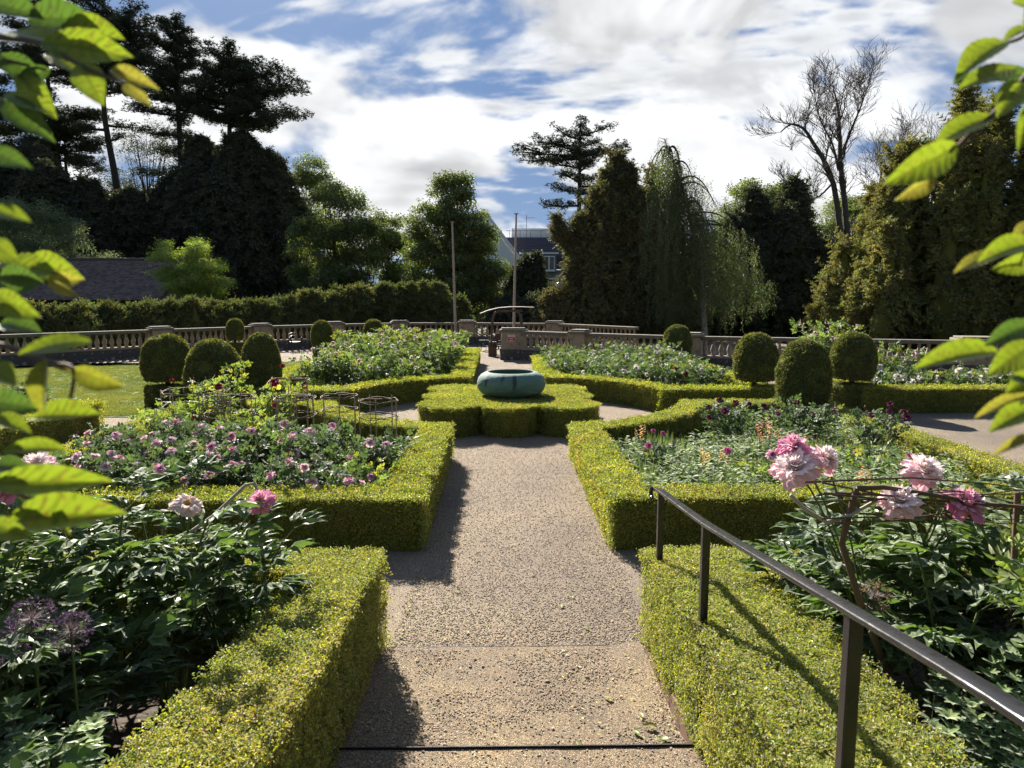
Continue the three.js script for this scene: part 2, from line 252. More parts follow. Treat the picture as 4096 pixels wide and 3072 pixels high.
// ---------------------------------------------------------------- clipped box hedges
function boxTuft(seed, n, Rr, l, base) {
  const r = rng(seed), s = new Soup();
  for (let i = 0; i < n; i++) {
    const a = r() * 6.28, q = Math.sqrt(r()) * Rr, o = new V3(Math.cos(a) * q, rr(r, -0.9, 0.35) * l, Math.sin(a) * q), b = r() * 6.28, up = rr(r, -0.1, 0.95), dir = new V3(Math.cos(b) * (1.05 - up * 0.6), up, Math.sin(b) * (1.05 - up * 0.6)).normalize();
    const nor = new V3(rr(r, -0.7, 0.7), 1, rr(r, -0.7, 0.7)).normalize(); let c = r();
    const col = c < 0.14 ? tint(lin(0.42, 0.36, 0.10), r, 0.2) : c < 0.42 ? tint(lin(0.41, 0.43, 0.016), r, 0.2) : c < 0.6 ? tint(lin(0.075, 0.14, 0.011), r, 0.25) : tint(base, r, 0.25), ll = l * rr(r, 0.7, 1.15);
    s.leaf(o, dir, nor, ll, ll * rr(r, 0.5, 0.68), col, 0.22);
  }
  return s.geo();
}
const boxGreen = lin(0.205, 0.25, 0.012);
const tufts = { near: [1, 2, 3].map((i) => boxTuft(100 + i, 26, 0.042, 0.0155, boxGreen)), mid: [1, 2, 3].map((i) => boxTuft(200 + i, 30, 0.062, 0.021, boxGreen)), far: [1, 2].map((i) => boxTuft(300 + i, 30, 0.09, 0.03, boxGreen)) };
M.boxLeaf = phys(0xffffff, 1, { vertexColors: true, transmission: 0.58, clearcoat: 0.32, clearcoatRoughness: 0.33 });
M.boxCore = std(lin(0.1, 0.11, 0.012), 1);
M.bark = std(lin(0.07, 0.055, 0.04), 0.95, { bumpMap: texture(128, (u, v) => 0.5 + tfbm(u, v * 0.3, 10, 4, 9)), bumpScale: 0.02 });
const area2 = (c) => { let a = 0; c.forEach((p, i) => { const q = c[(i + 1) % c.length]; a += p[0] * q[1] - q[0] * p[1]; }); return a / 2; };
function offset(c, d) { // positive d grows a contour (any winding)
  const sgn = area2(c) > 0 ? 1 : -1, n = c.length, out = [];
  for (let i = 0; i < n; i++) { const a = c[(i + n - 1) % n], b = c[i], e = c[(i + 1) % n]; let n1 = [b[1] - a[1], a[0] - b[0]], n2 = [e[1] - b[1], b[0] - e[0]]; const l1 = Math.hypot(...n1), l2 = Math.hypot(...n2); n1 = [n1[0] / l1, n1[1] / l1]; n2 = [n2[0] / l2, n2[1] / l2]; let m = [n1[0] + n2[0], n1[1] + n2[1]]; const k = 2 / Math.max(0.35, m[0] * m[0] + m[1] * m[1]); out.push([b[0] + m[0] * k * d * sgn, b[1] + m[1] * k * d * sgn]); }
  return out;
}
function prism(outer, holes, bottom, top) { // bottom(x,z), top(x,z)
  const v2 = (c) => c.map((p) => new THREE.Vector2(p[0], p[1])); let o = v2(outer); if (THREE.ShapeUtils.isClockWise(o)) o.reverse(); const hs = holes.map((h) => { const q = v2(h); if (!THREE.ShapeUtils.isClockWise(q)) q.reverse(); return q; });
  const faces = THREE.ShapeUtils.triangulateShape(o, hs), all = [...o, ...hs.flat()], pos = [];
  const T = (p) => [p.x, top(p.x, p.y), p.y], B = (p) => [p.x, bottom(p.x, p.y), p.y];
  for (const f of faces) pos.push(...T(all[f[0]]), ...T(all[f[2]]), ...T(all[f[1]]));
  for (const c of [o, ...hs]) c.forEach((p, i) => { const q = c[(i + 1) % c.length]; pos.push(...B(p), ...T(p), ...B(q), ...B(q), ...T(p), ...T(q)); });
  const g = new THREE.BufferGeometry(); g.setAttribute('position', new THREE.Float32BufferAttribute(pos, 3)); g.computeVertexNormals(); return { g, faces, all, rings: [o, ...hs] };
}
function clippedSurface(outer, holes, bottom, top, perM2, seed, set, wob = 0.012) {
  const r = rng(seed), { faces, all, rings } = prism(outer, holes, bottom, top), lists = set.map(() => []), P = new V3(), n = new V3();
  const add = (deep = 0) => { const w = -deep * Math.pow(r(), 1.5) + fbm(P.x * 2.1, P.y * 2.1, P.z * 2.1, 3) * wob * 2.2 + rr(r, -0.005, 0.005), q = P.clone().addScaledVector(n, w - 0.008), nn = n.clone().add(new V3(rr(r, -0.35, 0.35), rr(r, -0.35, 0.35), rr(r, -0.35, 0.35))).normalize(); const patch = fbm(P.x * 0.9 + 7, P.y, P.z * 0.9, 3), k = rr(r, 0.78, 1.2) * (1 + patch * 0.35), dry = Math.max(0, fbm(P.x * 1.4 + 30, P.y * 1.4, P.z * 1.4, 3)); const stray = r() < 0.012; if (stray) q.addScaledVector(n, 0.014); lists[Math.floor(r() * set.length)].push([place(q, nn, r() * 6.28, stray ? [0.6, 1.9, 0.6] : rr(r, 0.85, 1.2)), lin(k * (1 + dry * 0.9 + rr(r, -0.08, 0.1)), k * (1 + dry * 0.4), k * (1 + dry))]); };
  for (const f of faces) { const [a, b, c] = f.map((i) => all[i]), A = Math.abs((b.x - a.x) * (c.y - a.y) - (c.x - a.x) * (b.y - a.y)) / 2, cnt = A * perM2 * 1.35; for (let i = 0; i < cnt || r() < cnt - i; i++) { if (i >= cnt) break; let u = r(), v = r(); if (u + v > 1) { u = 1 - u; v = 1 - v; } const x = a.x + (b.x - a.x) * u + (c.x - a.x) * v, z = a.y + (b.y - a.y) * u + (c.y - a.y) * v; P.set(x, top(x, z), z); n.set(0, 1, 0); add(); } }
  rings.forEach((c) => c.forEach((p, i) => { const q = c[(i + 1) % c.length], L = Math.hypot(q.x - p.x, q.y - p.y), nx = (q.y - p.y) / L, nz = -(q.x - p.x) / L, h = top(p.x, p.y) - bottom(p.x, p.y), cnt = L * h * perM2; const m = Math.floor(cnt) + (r() < cnt % 1 ? 1 : 0);
    for (let k = 0; k < m; k++) { const t = r(), x = lerp(p.x, q.x, t), z = lerp(p.y, q.y, t), hh = Math.pow(r(), 0.92), y = lerp(bottom(x, z) + 0.01, top(x, z), hh), round = sstep(0.06, 0, top(x, z) - y), tuck = round * 0.018 + sstep(0.12, 0, y - bottom(x, z)) * 0.025; P.set(x - nx * tuck, y - round * 0.012, z - nz * tuck); n.set(nx, round * 0.9, nz).normalize(); add(0.04); } }));
  return lists;
}
const flat = (h) => () => h;
function boxHedge(outer, holes, h, cls, perM2, seed, label, base = flat(0), top = null) {
  const t = thing('box_hedge', label, 'hedge'); top ??= (x, z) => h;
  part('inner_foliage', prism(offset(outer, -0.06), holes.map((q) => offset(q, 0.06)), base, (x, z) => top(x, z) - 0.04).g, M.boxCore, t);
  clippedSurface(outer, holes, base, top, perM2, seed, tufts[cls]).forEach((list) => scatter('foliage', tufts[cls][0], M.boxLeaf, list, t));
  t.children.filter((c) => c.isInstancedMesh).forEach((c, i) => { c.geometry = tufts[cls][i]; });
  return t;
}
const HH = 0.56, CX = -0.03, CZ = -14.3, CR = 3.42;
const mirror = (c) => c.map(([x, z]) => [2 * CX - x, z]);
function bedOutline(side, z0, zc, arcFrom, x1) { // near or far bed on the right; arc cut out round the bowl
  const c = [[0.88, z0], [x1, z0], [x1, zc]], sgn = zc > CZ ? 1 : -1, a0 = Math.asin(Math.abs(zc - CZ) / CR), a1 = Math.acos((0.88 - CX) / CR);
  for (let i = 0; i <= 14; i++) { const a = lerp(a0, a1, i / 14); c.push([CX + Math.cos(a) * CR, CZ + sgn * Math.sin(a) * CR]); }
  return c;
}
const beds = { midR: bedOutline(1, -6.86, -13.52, 0, 6.02), farR: bedOutline(1, -23.7, -15.14, 0, 5.95) };
beds.midL = mirror(beds.midR); beds.farL = mirror(bedOutline(1, -27.0, -15.14, 0, 5.95));
const ring = (o, w = 0.46) => [offset(o, -w)];
boxHedge(beds.midR, ring(beds.midR), HH, 'mid', 300, 41, 'clipped box hedge round the bed of dark crimson roses and orange wallflowers');
boxHedge(beds.midL, ring(beds.midL), HH, 'mid', 300, 42, 'clipped box hedge round the bed of pale pink roses');
boxHedge(beds.farR, ring(beds.farR), HH, 'far', 135, 43, 'clipped box hedge round the white rose bed beyond the bronze bowl');
boxHedge(beds.farL, ring(beds.farL), HH, 'far', 135, 44, 'clipped box hedge round the tall blush rose bed near the cafe chairs');
const outerRight = [[7.72, -15.14], [15, -15.14], [15, -18.3], [7.72, -18.3]];
boxHedge(outerRight, ring(outerRight, 0.5), HH, 'far', 135, 45, 'long clipped box hedge behind the side path, white roses inside it');
const outerLeft = [[-7.75, -13.5], [-7.75, -9.4], [-12, -9.4], [-12, -13.5]];
boxHedge(outerLeft, ring(outerLeft, 0.5), HH, 'far', 135, 46, 'clipped box hedge at the edge of the lawn, half hidden by beech leaves');
// scalloped centre hedge under the bowl
const scallop = []; { const cs = []; for (const i of [-1, 0, 1]) for (const j of [-1, 0, 1]) if (i || j) cs.push([i * 1.12, j * 1.12]); for (let k = 0; k < 160; k++) { const a = k / 160 * 2 * Math.PI, dx = Math.cos(a), dz = Math.sin(a); let m = 0; for (const [x, z] of cs) { const cd = x * dx + z * dz, q = 0.57 * 0.57 - (x * x + z * z) + cd * cd; if (q >= 0) m = Math.max(m, cd + Math.sqrt(q)); } scallop.push([CX + dx * m, -14.22 + dz * m]); } }
boxHedge(scallop, [], HH, 'mid', 310, 47, 'scalloped clover shaped box hedge round the bronze bowl');
// hedges beside the steps: they fall with the bank
const bankTop = (x, z) => 0.84 + Math.max(0, z + 4.7) * 0.085, bankBase = (x, z) => 0.08 + Math.max(0, z + 4.7) * 0.12;
const stepHedgeR = [[0.77, -4.68], [6.2, -4.68], [6.2, -4.2], [1.46, -4.2], [1.37, -2.8], [1.3, -2.0], [1.28, -0.9], [0.74, -0.9], [0.75, -2.6]];
const stepHedgeL = [[-0.98, -4.7], [-6.2, -4.7], [-6.2, -4.22], [-1.48, -4.22], [-1.42, -3.2], [-1.46, -2.4], [-1.5, -0.9], [-1.0, -0.9], [-0.98, -2.6]];
boxHedge(stepHedgeR, [], 0, 'near', 700, 48, 'near box hedge under the black handrail', bankBase, bankTop);
boxHedge(stepHedgeL, [], 0, 'near', 700, 49, 'near box hedge in front of the leafy peonies, opposite the handrail', bankBase, bankTop);
// soil in the beds
const soilTone = (x, z) => { const n = fbm(x * 1.5, 6, z * 1.5), k = 1 + n * 0.8; return [0.055 * k, 0.04 * k, 0.028 * k]; };
for (const [k, l] of [['midR', 'wallflowers'], ['midL', 'pale pink roses'], ['farR', 'white roses'], ['farL', 'tall blush roses']]) { const p = prism(offset(beds[k], -0.3), [], flat(-0.1), flat(0.03)); const g = p.g; const c = new Float32Array(g.attributes.position.count * 3); for (let i = 0; i < c.length / 3; i++) c.set([0.05, 0.037, 0.026], i * 3); g.setAttribute('color', new THREE.BufferAttribute(c, 3)); const q = g.attributes.position, uv = new Float32Array(q.count * 2); for (let i = 0; i < q.count; i++) uv.set([q.getX(i), q.getZ(i)], i * 2); g.setAttribute('uv', new THREE.BufferAttribute(uv, 2)); structure('soil', g, M.soil, 'dark soil under the ' + l); }
structure('soil', sheet(7.9, 14.8, -18.1, -15.4, 0.5, flat(0.03), soilTone), M.soil, 'dark soil of the side bed');
structure('soil', sheet(-11.8, -8, -13.3, -9.6, 0.5, flat(0.03), soilTone), M.soil, 'dark soil of the bed by the lawn');
const bankSoil = (x, z) => 0.3 + Math.max(0, z + 4.4) * 0.13 + 0.03 * fbm(x * 3, 1, z * 3);
structure('soil', sheet(1.1, 6.2, -4.45, 2.5, 0.15, bankSoil, soilTone), M.soil, 'dark soil of the peony bank beside the handrail');
structure('soil', sheet(-6.4, -1.25, -4.45, 2.5, 0.15, bankSoil, soilTone), M.soil, 'dark soil of the shaded peony bank');
// ---------------------------------------------------------------- clipped yew topiary
function yewTuft(seed, n, Rr, l) {
  const r = rng(seed), s = new Soup();
  for (let i = 0; i < n; i++) { const a = r() * 6.28, q = Math.sqrt(r()) * Rr, o = new V3(Math.cos(a) * q, -l * 0.4, Math.sin(a) * q), d = new V3(rr(r, -0.8, 0.8), rr(r, 0.3, 1), rr(r, -0.8, 0.8)).normalize(), c = r() < 0.2 ? tint(lin(0.24, 0.24, 0.03), r, 0.3) : tint(lin(0.08, 0.115, 0.02), r, 0.3); s.leaf(o, d, rdir(r), l * rr(r, 0.6, 1.1), l * 0.32, c, 0.1); }
  return s.geo();
}
const yewTufts = [yewTuft(401, 26, 0.07, 0.05), yewTuft(402, 26, 0.07, 0.05)];
M.yewLeaf = phys(0xffffff, 1, { vertexColors: true, transmission: 0.36, clearcoat: 0.12, clearcoatRoughness: 0.45 });
M.yewCore = std(lin(0.07, 0.09, 0.015), 1);
function lathe(profile, seg = 28) { return new THREE.LatheGeometry(profile.map((p) => new THREE.Vector2(...p)), seg); }
function coatLathe(profile, perM2, seed, set, mat, parent, name = 'foliage') {
  const r = rng(seed), lists = set.map(() => []);
  for (let i = 0; i < profile.length - 1; i++) { const [r0, y0] = profile[i], [r1, y1] = profile[i + 1], L = Math.hypot(r1 - r0, y1 - y0); if (L < 1e-4) continue; const A = Math.PI * (r0 + r1) * L, n = Math.round(A * perM2), nr = (y1 - y0) / L, ny = -(r1 - r0) / L;
    for (let k = 0; k < n; k++) { const t = r(), a = r() * 6.28, q = lerp(r0, r1, t), w = 1 + 0.075 * fbm(Math.cos(a) * 2 + seed, lerp(y0, y1, t) * 3, Math.sin(a) * 2, 3), P = new V3(Math.cos(a) * q * w, lerp(y0, y1, t), Math.sin(a) * q * w), nn = new V3(Math.cos(a) * nr + rr(r, -0.3, 0.3), ny + rr(r, -0.3, 0.3), Math.sin(a) * nr + rr(r, -0.3, 0.3)).normalize(), b = rr(r, 0.7, 1.25); const stray = r() < 0.02; lists[Math.floor(r() * set.length)].push([place(P, nn, r() * 6.28, stray ? [0.6, 2.2, 0.6] : rr(r, 0.8, 1.2)), lin(b * (1 + 0.2 * r()), b, b)]); } }
  lists.forEach((l, i) => scatter(name, set[i], mat, l, parent));
}
function topiary(x, z, y0, R, crownTop, drum, label, sx = 1) {
  const t = thing('yew_topiary', label, 'topiary', null, [x, 0, z]), H = crownTop - y0, prof = [[0.12, y0 + 0.06], [R * 0.55, y0 + 0.02], [R * 0.86, y0 + 0.05], [R * 0.97, y0 + 0.2], [R, y0 + H * 0.38]];
  for (let i = 1; i <= 9; i++) { const a = i / 9 * Math.PI / 2; prof.push([R * Math.pow(Math.cos(a), 0.86) + 0.001, y0 + H * 0.42 + H * 0.58 * Math.sin(a)]); }
  const wr = rng(Math.round(900 + x * 37 + z * 11)); t.scale.set(rr(wr, 0.95, 1.05), rr(wr, 0.98, 1.02), rr(wr, 0.95, 1.05)); t.rotation.set(rr(wr, -0.02, 0.02), rr(wr, 0, 6), rr(wr, -0.03, 0.03));
  part('inner_crown', lathe(prof.map(([q, y]) => [q * 0.95, y0 + (y - y0) * 0.97])), M.yewCore, t);
  coatLathe(prof, 230, 500 + Math.round(x * 10 + z), yewTufts, M.yewLeaf, t, 'crown');
  part('trunk', tube([[0, 0, 0], [0.02, y0 * 0.5, 0], [0, y0 + 0.15, 0]], [0.075, 0.06, 0.05], 8), M.bark, t);
  if (drum) { const dp = [[R * drum, 0.02], [R * drum, 0.3], [R * drum, HH - 0.03], [R * drum * 0.94, HH + 0.01], [0.06, HH + 0.015]]; part('inner_drum', lathe(dp.map(([q, y]) => [q * 0.95, y * 0.97])), M.yewCore, t); coatLathe(dp, 190, 600 + Math.round(x * 10 + z), yewTufts, M.yewLeaf, t, 'drum'); }
}
topiary(5.52, -15.75, 0.66, 0.49, 1.75, 0, 'domed yew topiary on the corner of the white rose hedge');
topiary(5.55, -13.25, 0.5, 0.5, 1.76, 0, 'dark domed yew topiary behind the dark crimson roses');
topiary(7.72, -15.75, 0.68, 0.48, 1.73, 1.03, 'domed yew topiary on a drum base at the end of the long hedge');
topiary(-7.58, -15.8, 0.66, 0.5, 1.71, 0.9, 'domed yew topiary on the lawn with its trunk above a drum base');
topiary(-5.6, -13.45, 0.3, 0.51, 1.72, 0, 'broad squat domed yew topiary behind the red roses');
topiary(-5.5, -15.8, 0.3, 0.44, 1.71, 0, 'narrow domed yew topiary beside the tall blush rose bed');
topiary(5.68, -23.4, 0.5, 0.45, 1.58, 0, 'small domed yew topiary against the pale stone balusters');
topiary(-7.25, -28.3, 0.6, 0.43, 1.6, 0.85, 'small domed yew topiary beside the white cafe table');
topiary(-5.2, -28.3, 0.66, 0.42, 1.58, 0.85, 'small domed yew topiary above the blush roses');
topiary(-11.3, -30, 0.72, 0.36, 1.62, 1.12, 'slim domed yew topiary on a drum against the balustrade');
// ---------------------------------------------------------------- bronze bowl
{
  const t = thing('bronze_bowl', 'large round verdigris bronze bowl with dark streaks on the clover hedge', 'bowl', null, [0.03, 0, -14.15]);
  const prof = [[0.02, 0.55], [0.40, 0.55], [0.50, 0.565], [0.59, 0.61], [0.655, 0.68], [0.685, 0.76], [0.682, 0.84], [0.658, 0.925], [0.605, 0.985], [0.535, 1.025], [0.475, 1.042], [0.455, 1.039], [0.45, 1.02], [0.49, 0.99], [0.58, 0.93], [0.63, 0.84], [0.63, 0.75], [0.56, 0.66], [0.4, 0.61], [0.02, 0.6]];
  const map = texture(512, (u, v) => {
    const n = tfbm(u, v, 6, 5, 2), n2 = tfbm(u, v, 24, 3, 8), st = tn(u, 0.5, 34, 4) + 0.6 * tn(u, 0.5, 90, 6) + 0.25 * n2, len = 0.12 + 0.34 * Math.abs(tn(u, 0.2, 22, 3)), top = 0.47, streak = sstep(0.08, 0.3, st) * (1 - sstep(top - 0.02, top + 0.02, v)) * sstep(top - len, top - len + 0.1, v);
    const base = [0.1 + n * 0.08 + n2 * 0.05, 0.18 + n * 0.12 + n2 * 0.06, 0.15 + n * 0.1 + n2 * 0.05], pale = sstep(0.1, 0.35, n + n2 * 0.5);
    return enc(base.map((c, i) => lerp(lerp(c, [0.26, 0.34, 0.31][i], pale * 0.6), [0.02, 0.028, 0.026][i], streak * 0.85)));
  }, true);
  part('shell', lathe(prof, 72), std(0xffffff, 0.82, { map, metalness: 0.0, side: THREE.DoubleSide, bumpMap: texture(256, (u, v) => 0.5 + tfbm(u, v, 14, 4, 12)), bumpScale: 0.012 }), t);
  part('plinth', new THREE.CylinderGeometry(0.4, 0.42, 0.55, 24).translate(0, 0.276, 0), std(lin(0.25, 0.22, 0.18), 0.9), t);
}

// bits of leaf and twig along the path edges
{
  const r = rng(55), s = new Soup(); s.wide(new V3(0, 0.003, 0), new V3(0, 0.1, 1).normalize(), UPV, 0.028, 0.016, lin(1, 1, 1), 0.2, 0.1); const list = [];
  for (let i = 0; i < 1300; i++) { const side = r() < 0.5 ? -1 : 1, q = Math.pow(r(), 3.2), x = side < 0 ? -0.95 + q * 0.9 : 0.82 - q * 0.9, z = -4.75 - 7 * Math.pow(r(), 1.2), c = pick(r, [[0.3, 0.26, 0.08], [0.2, 0.22, 0.04], [0.16, 0.09, 0.05], [0.4, 0.36, 0.15], [0.1, 0.06, 0.04]]); list.push([place(new V3(x, 0.008, z), new V3(rr(r, -0.3, 0.3), 1, rr(r, -0.3, 0.3)).normalize(), r() * 6.28, rr(r, 0.4, 1.1)), lin(...c)]); }
  for (let i = 0; i < 170; i++) { const x = r() < 0.7 ? 0.76 - Math.pow(r(), 1.5) * 0.6 : -0.95 + Math.pow(r(), 1.5) * 0.5, z = rr(r, -4.6, -3.36), c = pick(r, [[0.4, 0.36, 0.12], [0.25, 0.24, 0.06], [0.12, 0.08, 0.05]]); list.push([place(new V3(x, 0.148 + (z + 4.66) * 0.045, z), new V3(rr(r, -0.3, 0.3), 1, rr(r, -0.3, 0.3)).normalize(), r() * 6.28, rr(r, 0.4, 1)), lin(...c)]); }
  scatter('leaf_litter', s.geo(), phys(0xffffff, 0.9), list, scene, 'bits of dry leaf and twig on the gravel', 'leaf litter');
}
// ---------------------------------------------------------------- trees
const groundY = (z) => -0.25 - 0.01 * Math.max(0, -z - 45);
function leafClump(seed, n, Rr, l, cols, o = {}) {
  const r = rng(seed), s = new Soup();
  for (let i = 0; i < n; i++) { const d = rdir(r), p = d.clone().multiplyScalar(Rr * Math.pow(r(), 0.45)); p.y *= o.flat ?? 0.6; const dir = new V3(d.x + rr(r, -0.6, 0.6), rr(r, -0.7, 0.35), d.z + rr(r, -0.6, 0.6)).normalize(), ll = l * rr(r, 0.65, 1.25); s.leaf(p, dir, new V3(rr(r, -0.8, 0.8), 1, rr(r, -0.8, 0.8)).normalize(), ll, ll * (o.w ?? 0.62), tint(pick(r, cols), r, 0.28), 0.2); }
  return s.geo();
}
function needleClump(seed, n, Rr, l, cols) { // a pine tuft: needles stand out from twig ends
  const r = rng(seed), s = new Soup();
  for (let k = 0; k < n; k++) { const b = rdir(r).multiplyScalar(Rr * Math.pow(r(), 0.5)); b.y *= 0.55; for (let i = 0; i < 9; i++) { const d = rdir(r); d.y = Math.abs(d.y) * 0.8 + 0.15; d.normalize(); s.blade(b, d, l * rr(r, 0.6, 1.1), l * 0.2, tint(pick(r, cols), r, 0.3), rdir(r)); } }
  return s.geo();
}
function sprayClump(seed, n, l, cols, droop = 0.5) { // flat feathery shoots of yew and cypress, hanging at the tips; grows along +y
  const r = rng(seed), s = new Soup();
  for (let k = 0; k < n; k++) {
    const a = r() * 6.28, side = new V3(Math.cos(a), 0, Math.sin(a)); let p = new V3(rr(r, -0.12, 0.12) * l, 0, rr(r, -0.12, 0.12) * l), d = new V3(side.x * 0.55, 1, side.z * 0.55).normalize(); const L = l * rr(r, 0.6, 1.1), c0 = pick(r, cols);
    for (let i = 0; i < 7; i++) { const q = p.clone().addScaledVector(d, L / 7); const perp = new V3().crossVectors(d, new V3(rr(r, -1, 1), 0.4, rr(r, -1, 1))).normalize(), w = L * 0.21 * (1 - i / 9), c = tint(i > 4 ? pick(r, cols) : c0, r, 0.3); s.tri(p, q.clone().addScaledVector(perp, w), q, c); s.tri(p, q, q.clone().addScaledVector(perp, -w), c); p = q; d = d.clone().addScaledVector(side, 0.05).add(new V3(0, -droop * 0.16, 0)).normalize(); }
  }
  return s.geo();
}
const foliageMat = (t = 0.45, gloss = 0.15) => phys(0xffffff, 1, { vertexColors: true, transmission: t, clearcoat: gloss, clearcoatRoughness: 0.45 });
M.leafBroad = foliageMat(0.45, 0.2); M.leafPine = foliageMat(0.15, 0.1); M.leafYew = foliageMat(0.38, 0.12); M.leafBirch = foliageMat(0.42, 0.5);
M.pineBark = std(lin(0.05, 0.04, 0.034), 0.95, { bumpMap: M.bark.bumpMap, bumpScale: 0.04 });
M.birchBark = std(lin(0.36, 0.34, 0.3), 0.85, { map: texture(128, (u, v) => { const n = tn(u * 1, v, 5, 3) + 0.6 * tn(u, v, 16, 8); const k = n > 0.28 ? 0.35 : 1; return [k, k * 0.98, k * 0.95]; }, true) });
M.deadBark = std(lin(0.075, 0.062, 0.05), 0.95, { bumpMap: M.bark.bumpMap, bumpScale: 0.03 });
const C = { lime: [lin(0.13, 0.18, 0.03), lin(0.2, 0.24, 0.035), lin(0.085, 0.13, 0.025)], bright: [lin(0.24, 0.34, 0.04), lin(0.32, 0.4, 0.045)], dark: [lin(0.04, 0.058, 0.02), lin(0.052, 0.07, 0.022), lin(0.055, 0.056, 0.02)], yew: [lin(0.1, 0.104, 0.026), lin(0.15, 0.138, 0.03), lin(0.065, 0.078, 0.024)], gold: [lin(0.185, 0.192, 0.034), lin(0.24, 0.228, 0.04), lin(0.13, 0.15, 0.03)], pine: [lin(0.03, 0.042, 0.02), lin(0.042, 0.055, 0.024)], grey: [lin(0.11, 0.16, 0.07), lin(0.15, 0.2, 0.07)], birch: [lin(0.12, 0.165, 0.03), lin(0.085, 0.125, 0.028)] };
const clumps = {
  lime: [1, 2, 3].map((i) => leafClump(700 + i, 34, 0.6, 0.19, C.lime)), bright: [1, 2].map((i) => leafClump(710 + i, 30, 0.34, 0.12, C.bright, { w: 0.5 })), grey: [1, 2].map((i) => leafClump(715 + i, 30, 0.4, 0.13, C.grey, { w: 0.4 })), open: [1, 2].map((i) => leafClump(718 + i, 12, 0.6, 0.2, C.dark)),
  pine: [1, 2].map((i) => needleClump(720 + i, 13, 0.55, 0.27, C.pine)), yew: [1, 2, 3].map((i) => sprayClump(730 + i, 13, 0.62, C.yew, 0.9)), dark: [1, 2].map((i) => sprayClump(740 + i, 14, 0.9, C.dark, 0.9)), gold: [1, 2, 3].map((i) => sprayClump(750 + i, 15, 0.55, C.gold, 0.8)), hedge: [1, 2, 3].map((i) => sprayClump(760 + i, 15, 0.42, [lin(0.095, 0.125, 0.024), lin(0.14, 0.155, 0.028), lin(0.07, 0.095, 0.022)], 0.2)),
};
function crownInto(t, set, mat, pts, name = 'crown') { const lists = set.map(() => []); pts.forEach(([m, c], i) => lists[i % set.length].push([m, c])); lists.forEach((l, i) => l.length && scatter(name, set[i], mat, l, t)); }
const bump3 = (p, f, seed) => fbm(p.x * f + seed, p.y * f, p.z * f + seed * 0.7, 3);
// tree of leaf masses: lobes are [x, y, z, rx, ry, rz] from the foot of the trunk
function massTree(name, label, category, group, pos, o) {
  const t = thing(name, label, category, group, [pos[0], groundY(pos[1]), pos[1]]), r = rng(o.seed), pts = [], wood = [], H = o.h;
  const trunkTop = new V3(rr(r, -0.3, 0.3), H * 0.72, rr(r, -0.3, 0.3));
  const spine = bez([0, -0.3, 0], [rr(r, -0.4, 0.4), H * 0.35, rr(r, -0.4, 0.4)], trunkTop.toArray(), 8); wood.push(tube(spine, taper(9, o.tr, o.tr * 0.25), 8));
  for (const L of o.lobes) {
    const c = new V3(L[0], L[1], L[2]), R = new V3(L[3], L[4], L[5] ?? L[3]), mean = (R.x + R.y + R.z) / 3, K = L[6] ?? Math.round(9 + mean * 6);
    for (let k = 0; k < K; k++) {
      const d = rdir(r), q = Math.pow(r(), 0.22), sc = new V3(c.x + d.x * R.x * q * 0.84, c.y + d.y * R.y * q * 0.84, c.z + d.z * R.z * q * 0.84), sr = Math.min(mean * rr(r, 0.24, 0.42), o.subMax ?? 9), n = Math.round((o.n ?? 22) * sr * sr + 5);
      if (k % (o.limbEvery ?? 3) === 0) { const a = spine[Math.min(8, Math.max(2, Math.round(rr(r, 2, 7))))]; if (a.y < sc.y + 1) { const mid = a.clone().lerp(sc, 0.5); mid.y += 0.25; wood.push(tube(bez(a.toArray(), mid.toArray(), sc.toArray(), 4), taper(5, o.tr * 0.28, 0.02), 5, false)); } }
      for (let i = 0; i < n; i++) { const e = rdir(r); if (r() < 0.75) e.y = Math.abs(e.y) * 1.0 - 0.25; const p = new V3(e.x, e.y * 0.8, e.z).multiplyScalar(sr * Math.pow(r(), 0.3)).add(sc), k2 = rr(r, 0.65, 1.3); const nn = new V3(rr(r, -0.6, 0.6), 1, rr(r, -0.6, 0.6)).normalize(); if (p.y < 0.2) continue; pts.push([place(p, nn, r() * 6.28, rr(r, 0.7, 1.2) * (o.cs ?? 1)), lin(k2 * rr(r, 0.9, 1.15), k2, k2)]); }
    }
  }
  part('trunk', merge(wood), o.bark ?? M.bark, t); crownInto(t, o.set, o.mat, pts); return t;
}
const inner = new Map(); function innerOf(set) { if (!inner.has(set)) { let r = 0, g = 0, b = 0, n = 0; for (const q of set) { const a = q.attributes.color.array; for (let i = 0; i < a.length; i += 3) { r += a[i]; g += a[i + 1]; b += a[i + 2]; n++; } } inner.set(set, std(lin(0.62 * r / n, 0.62 * g / n, 0.62 * b / n), 1)); } return inner.get(set); } // what the leaves reflect on average, the rest passes through them
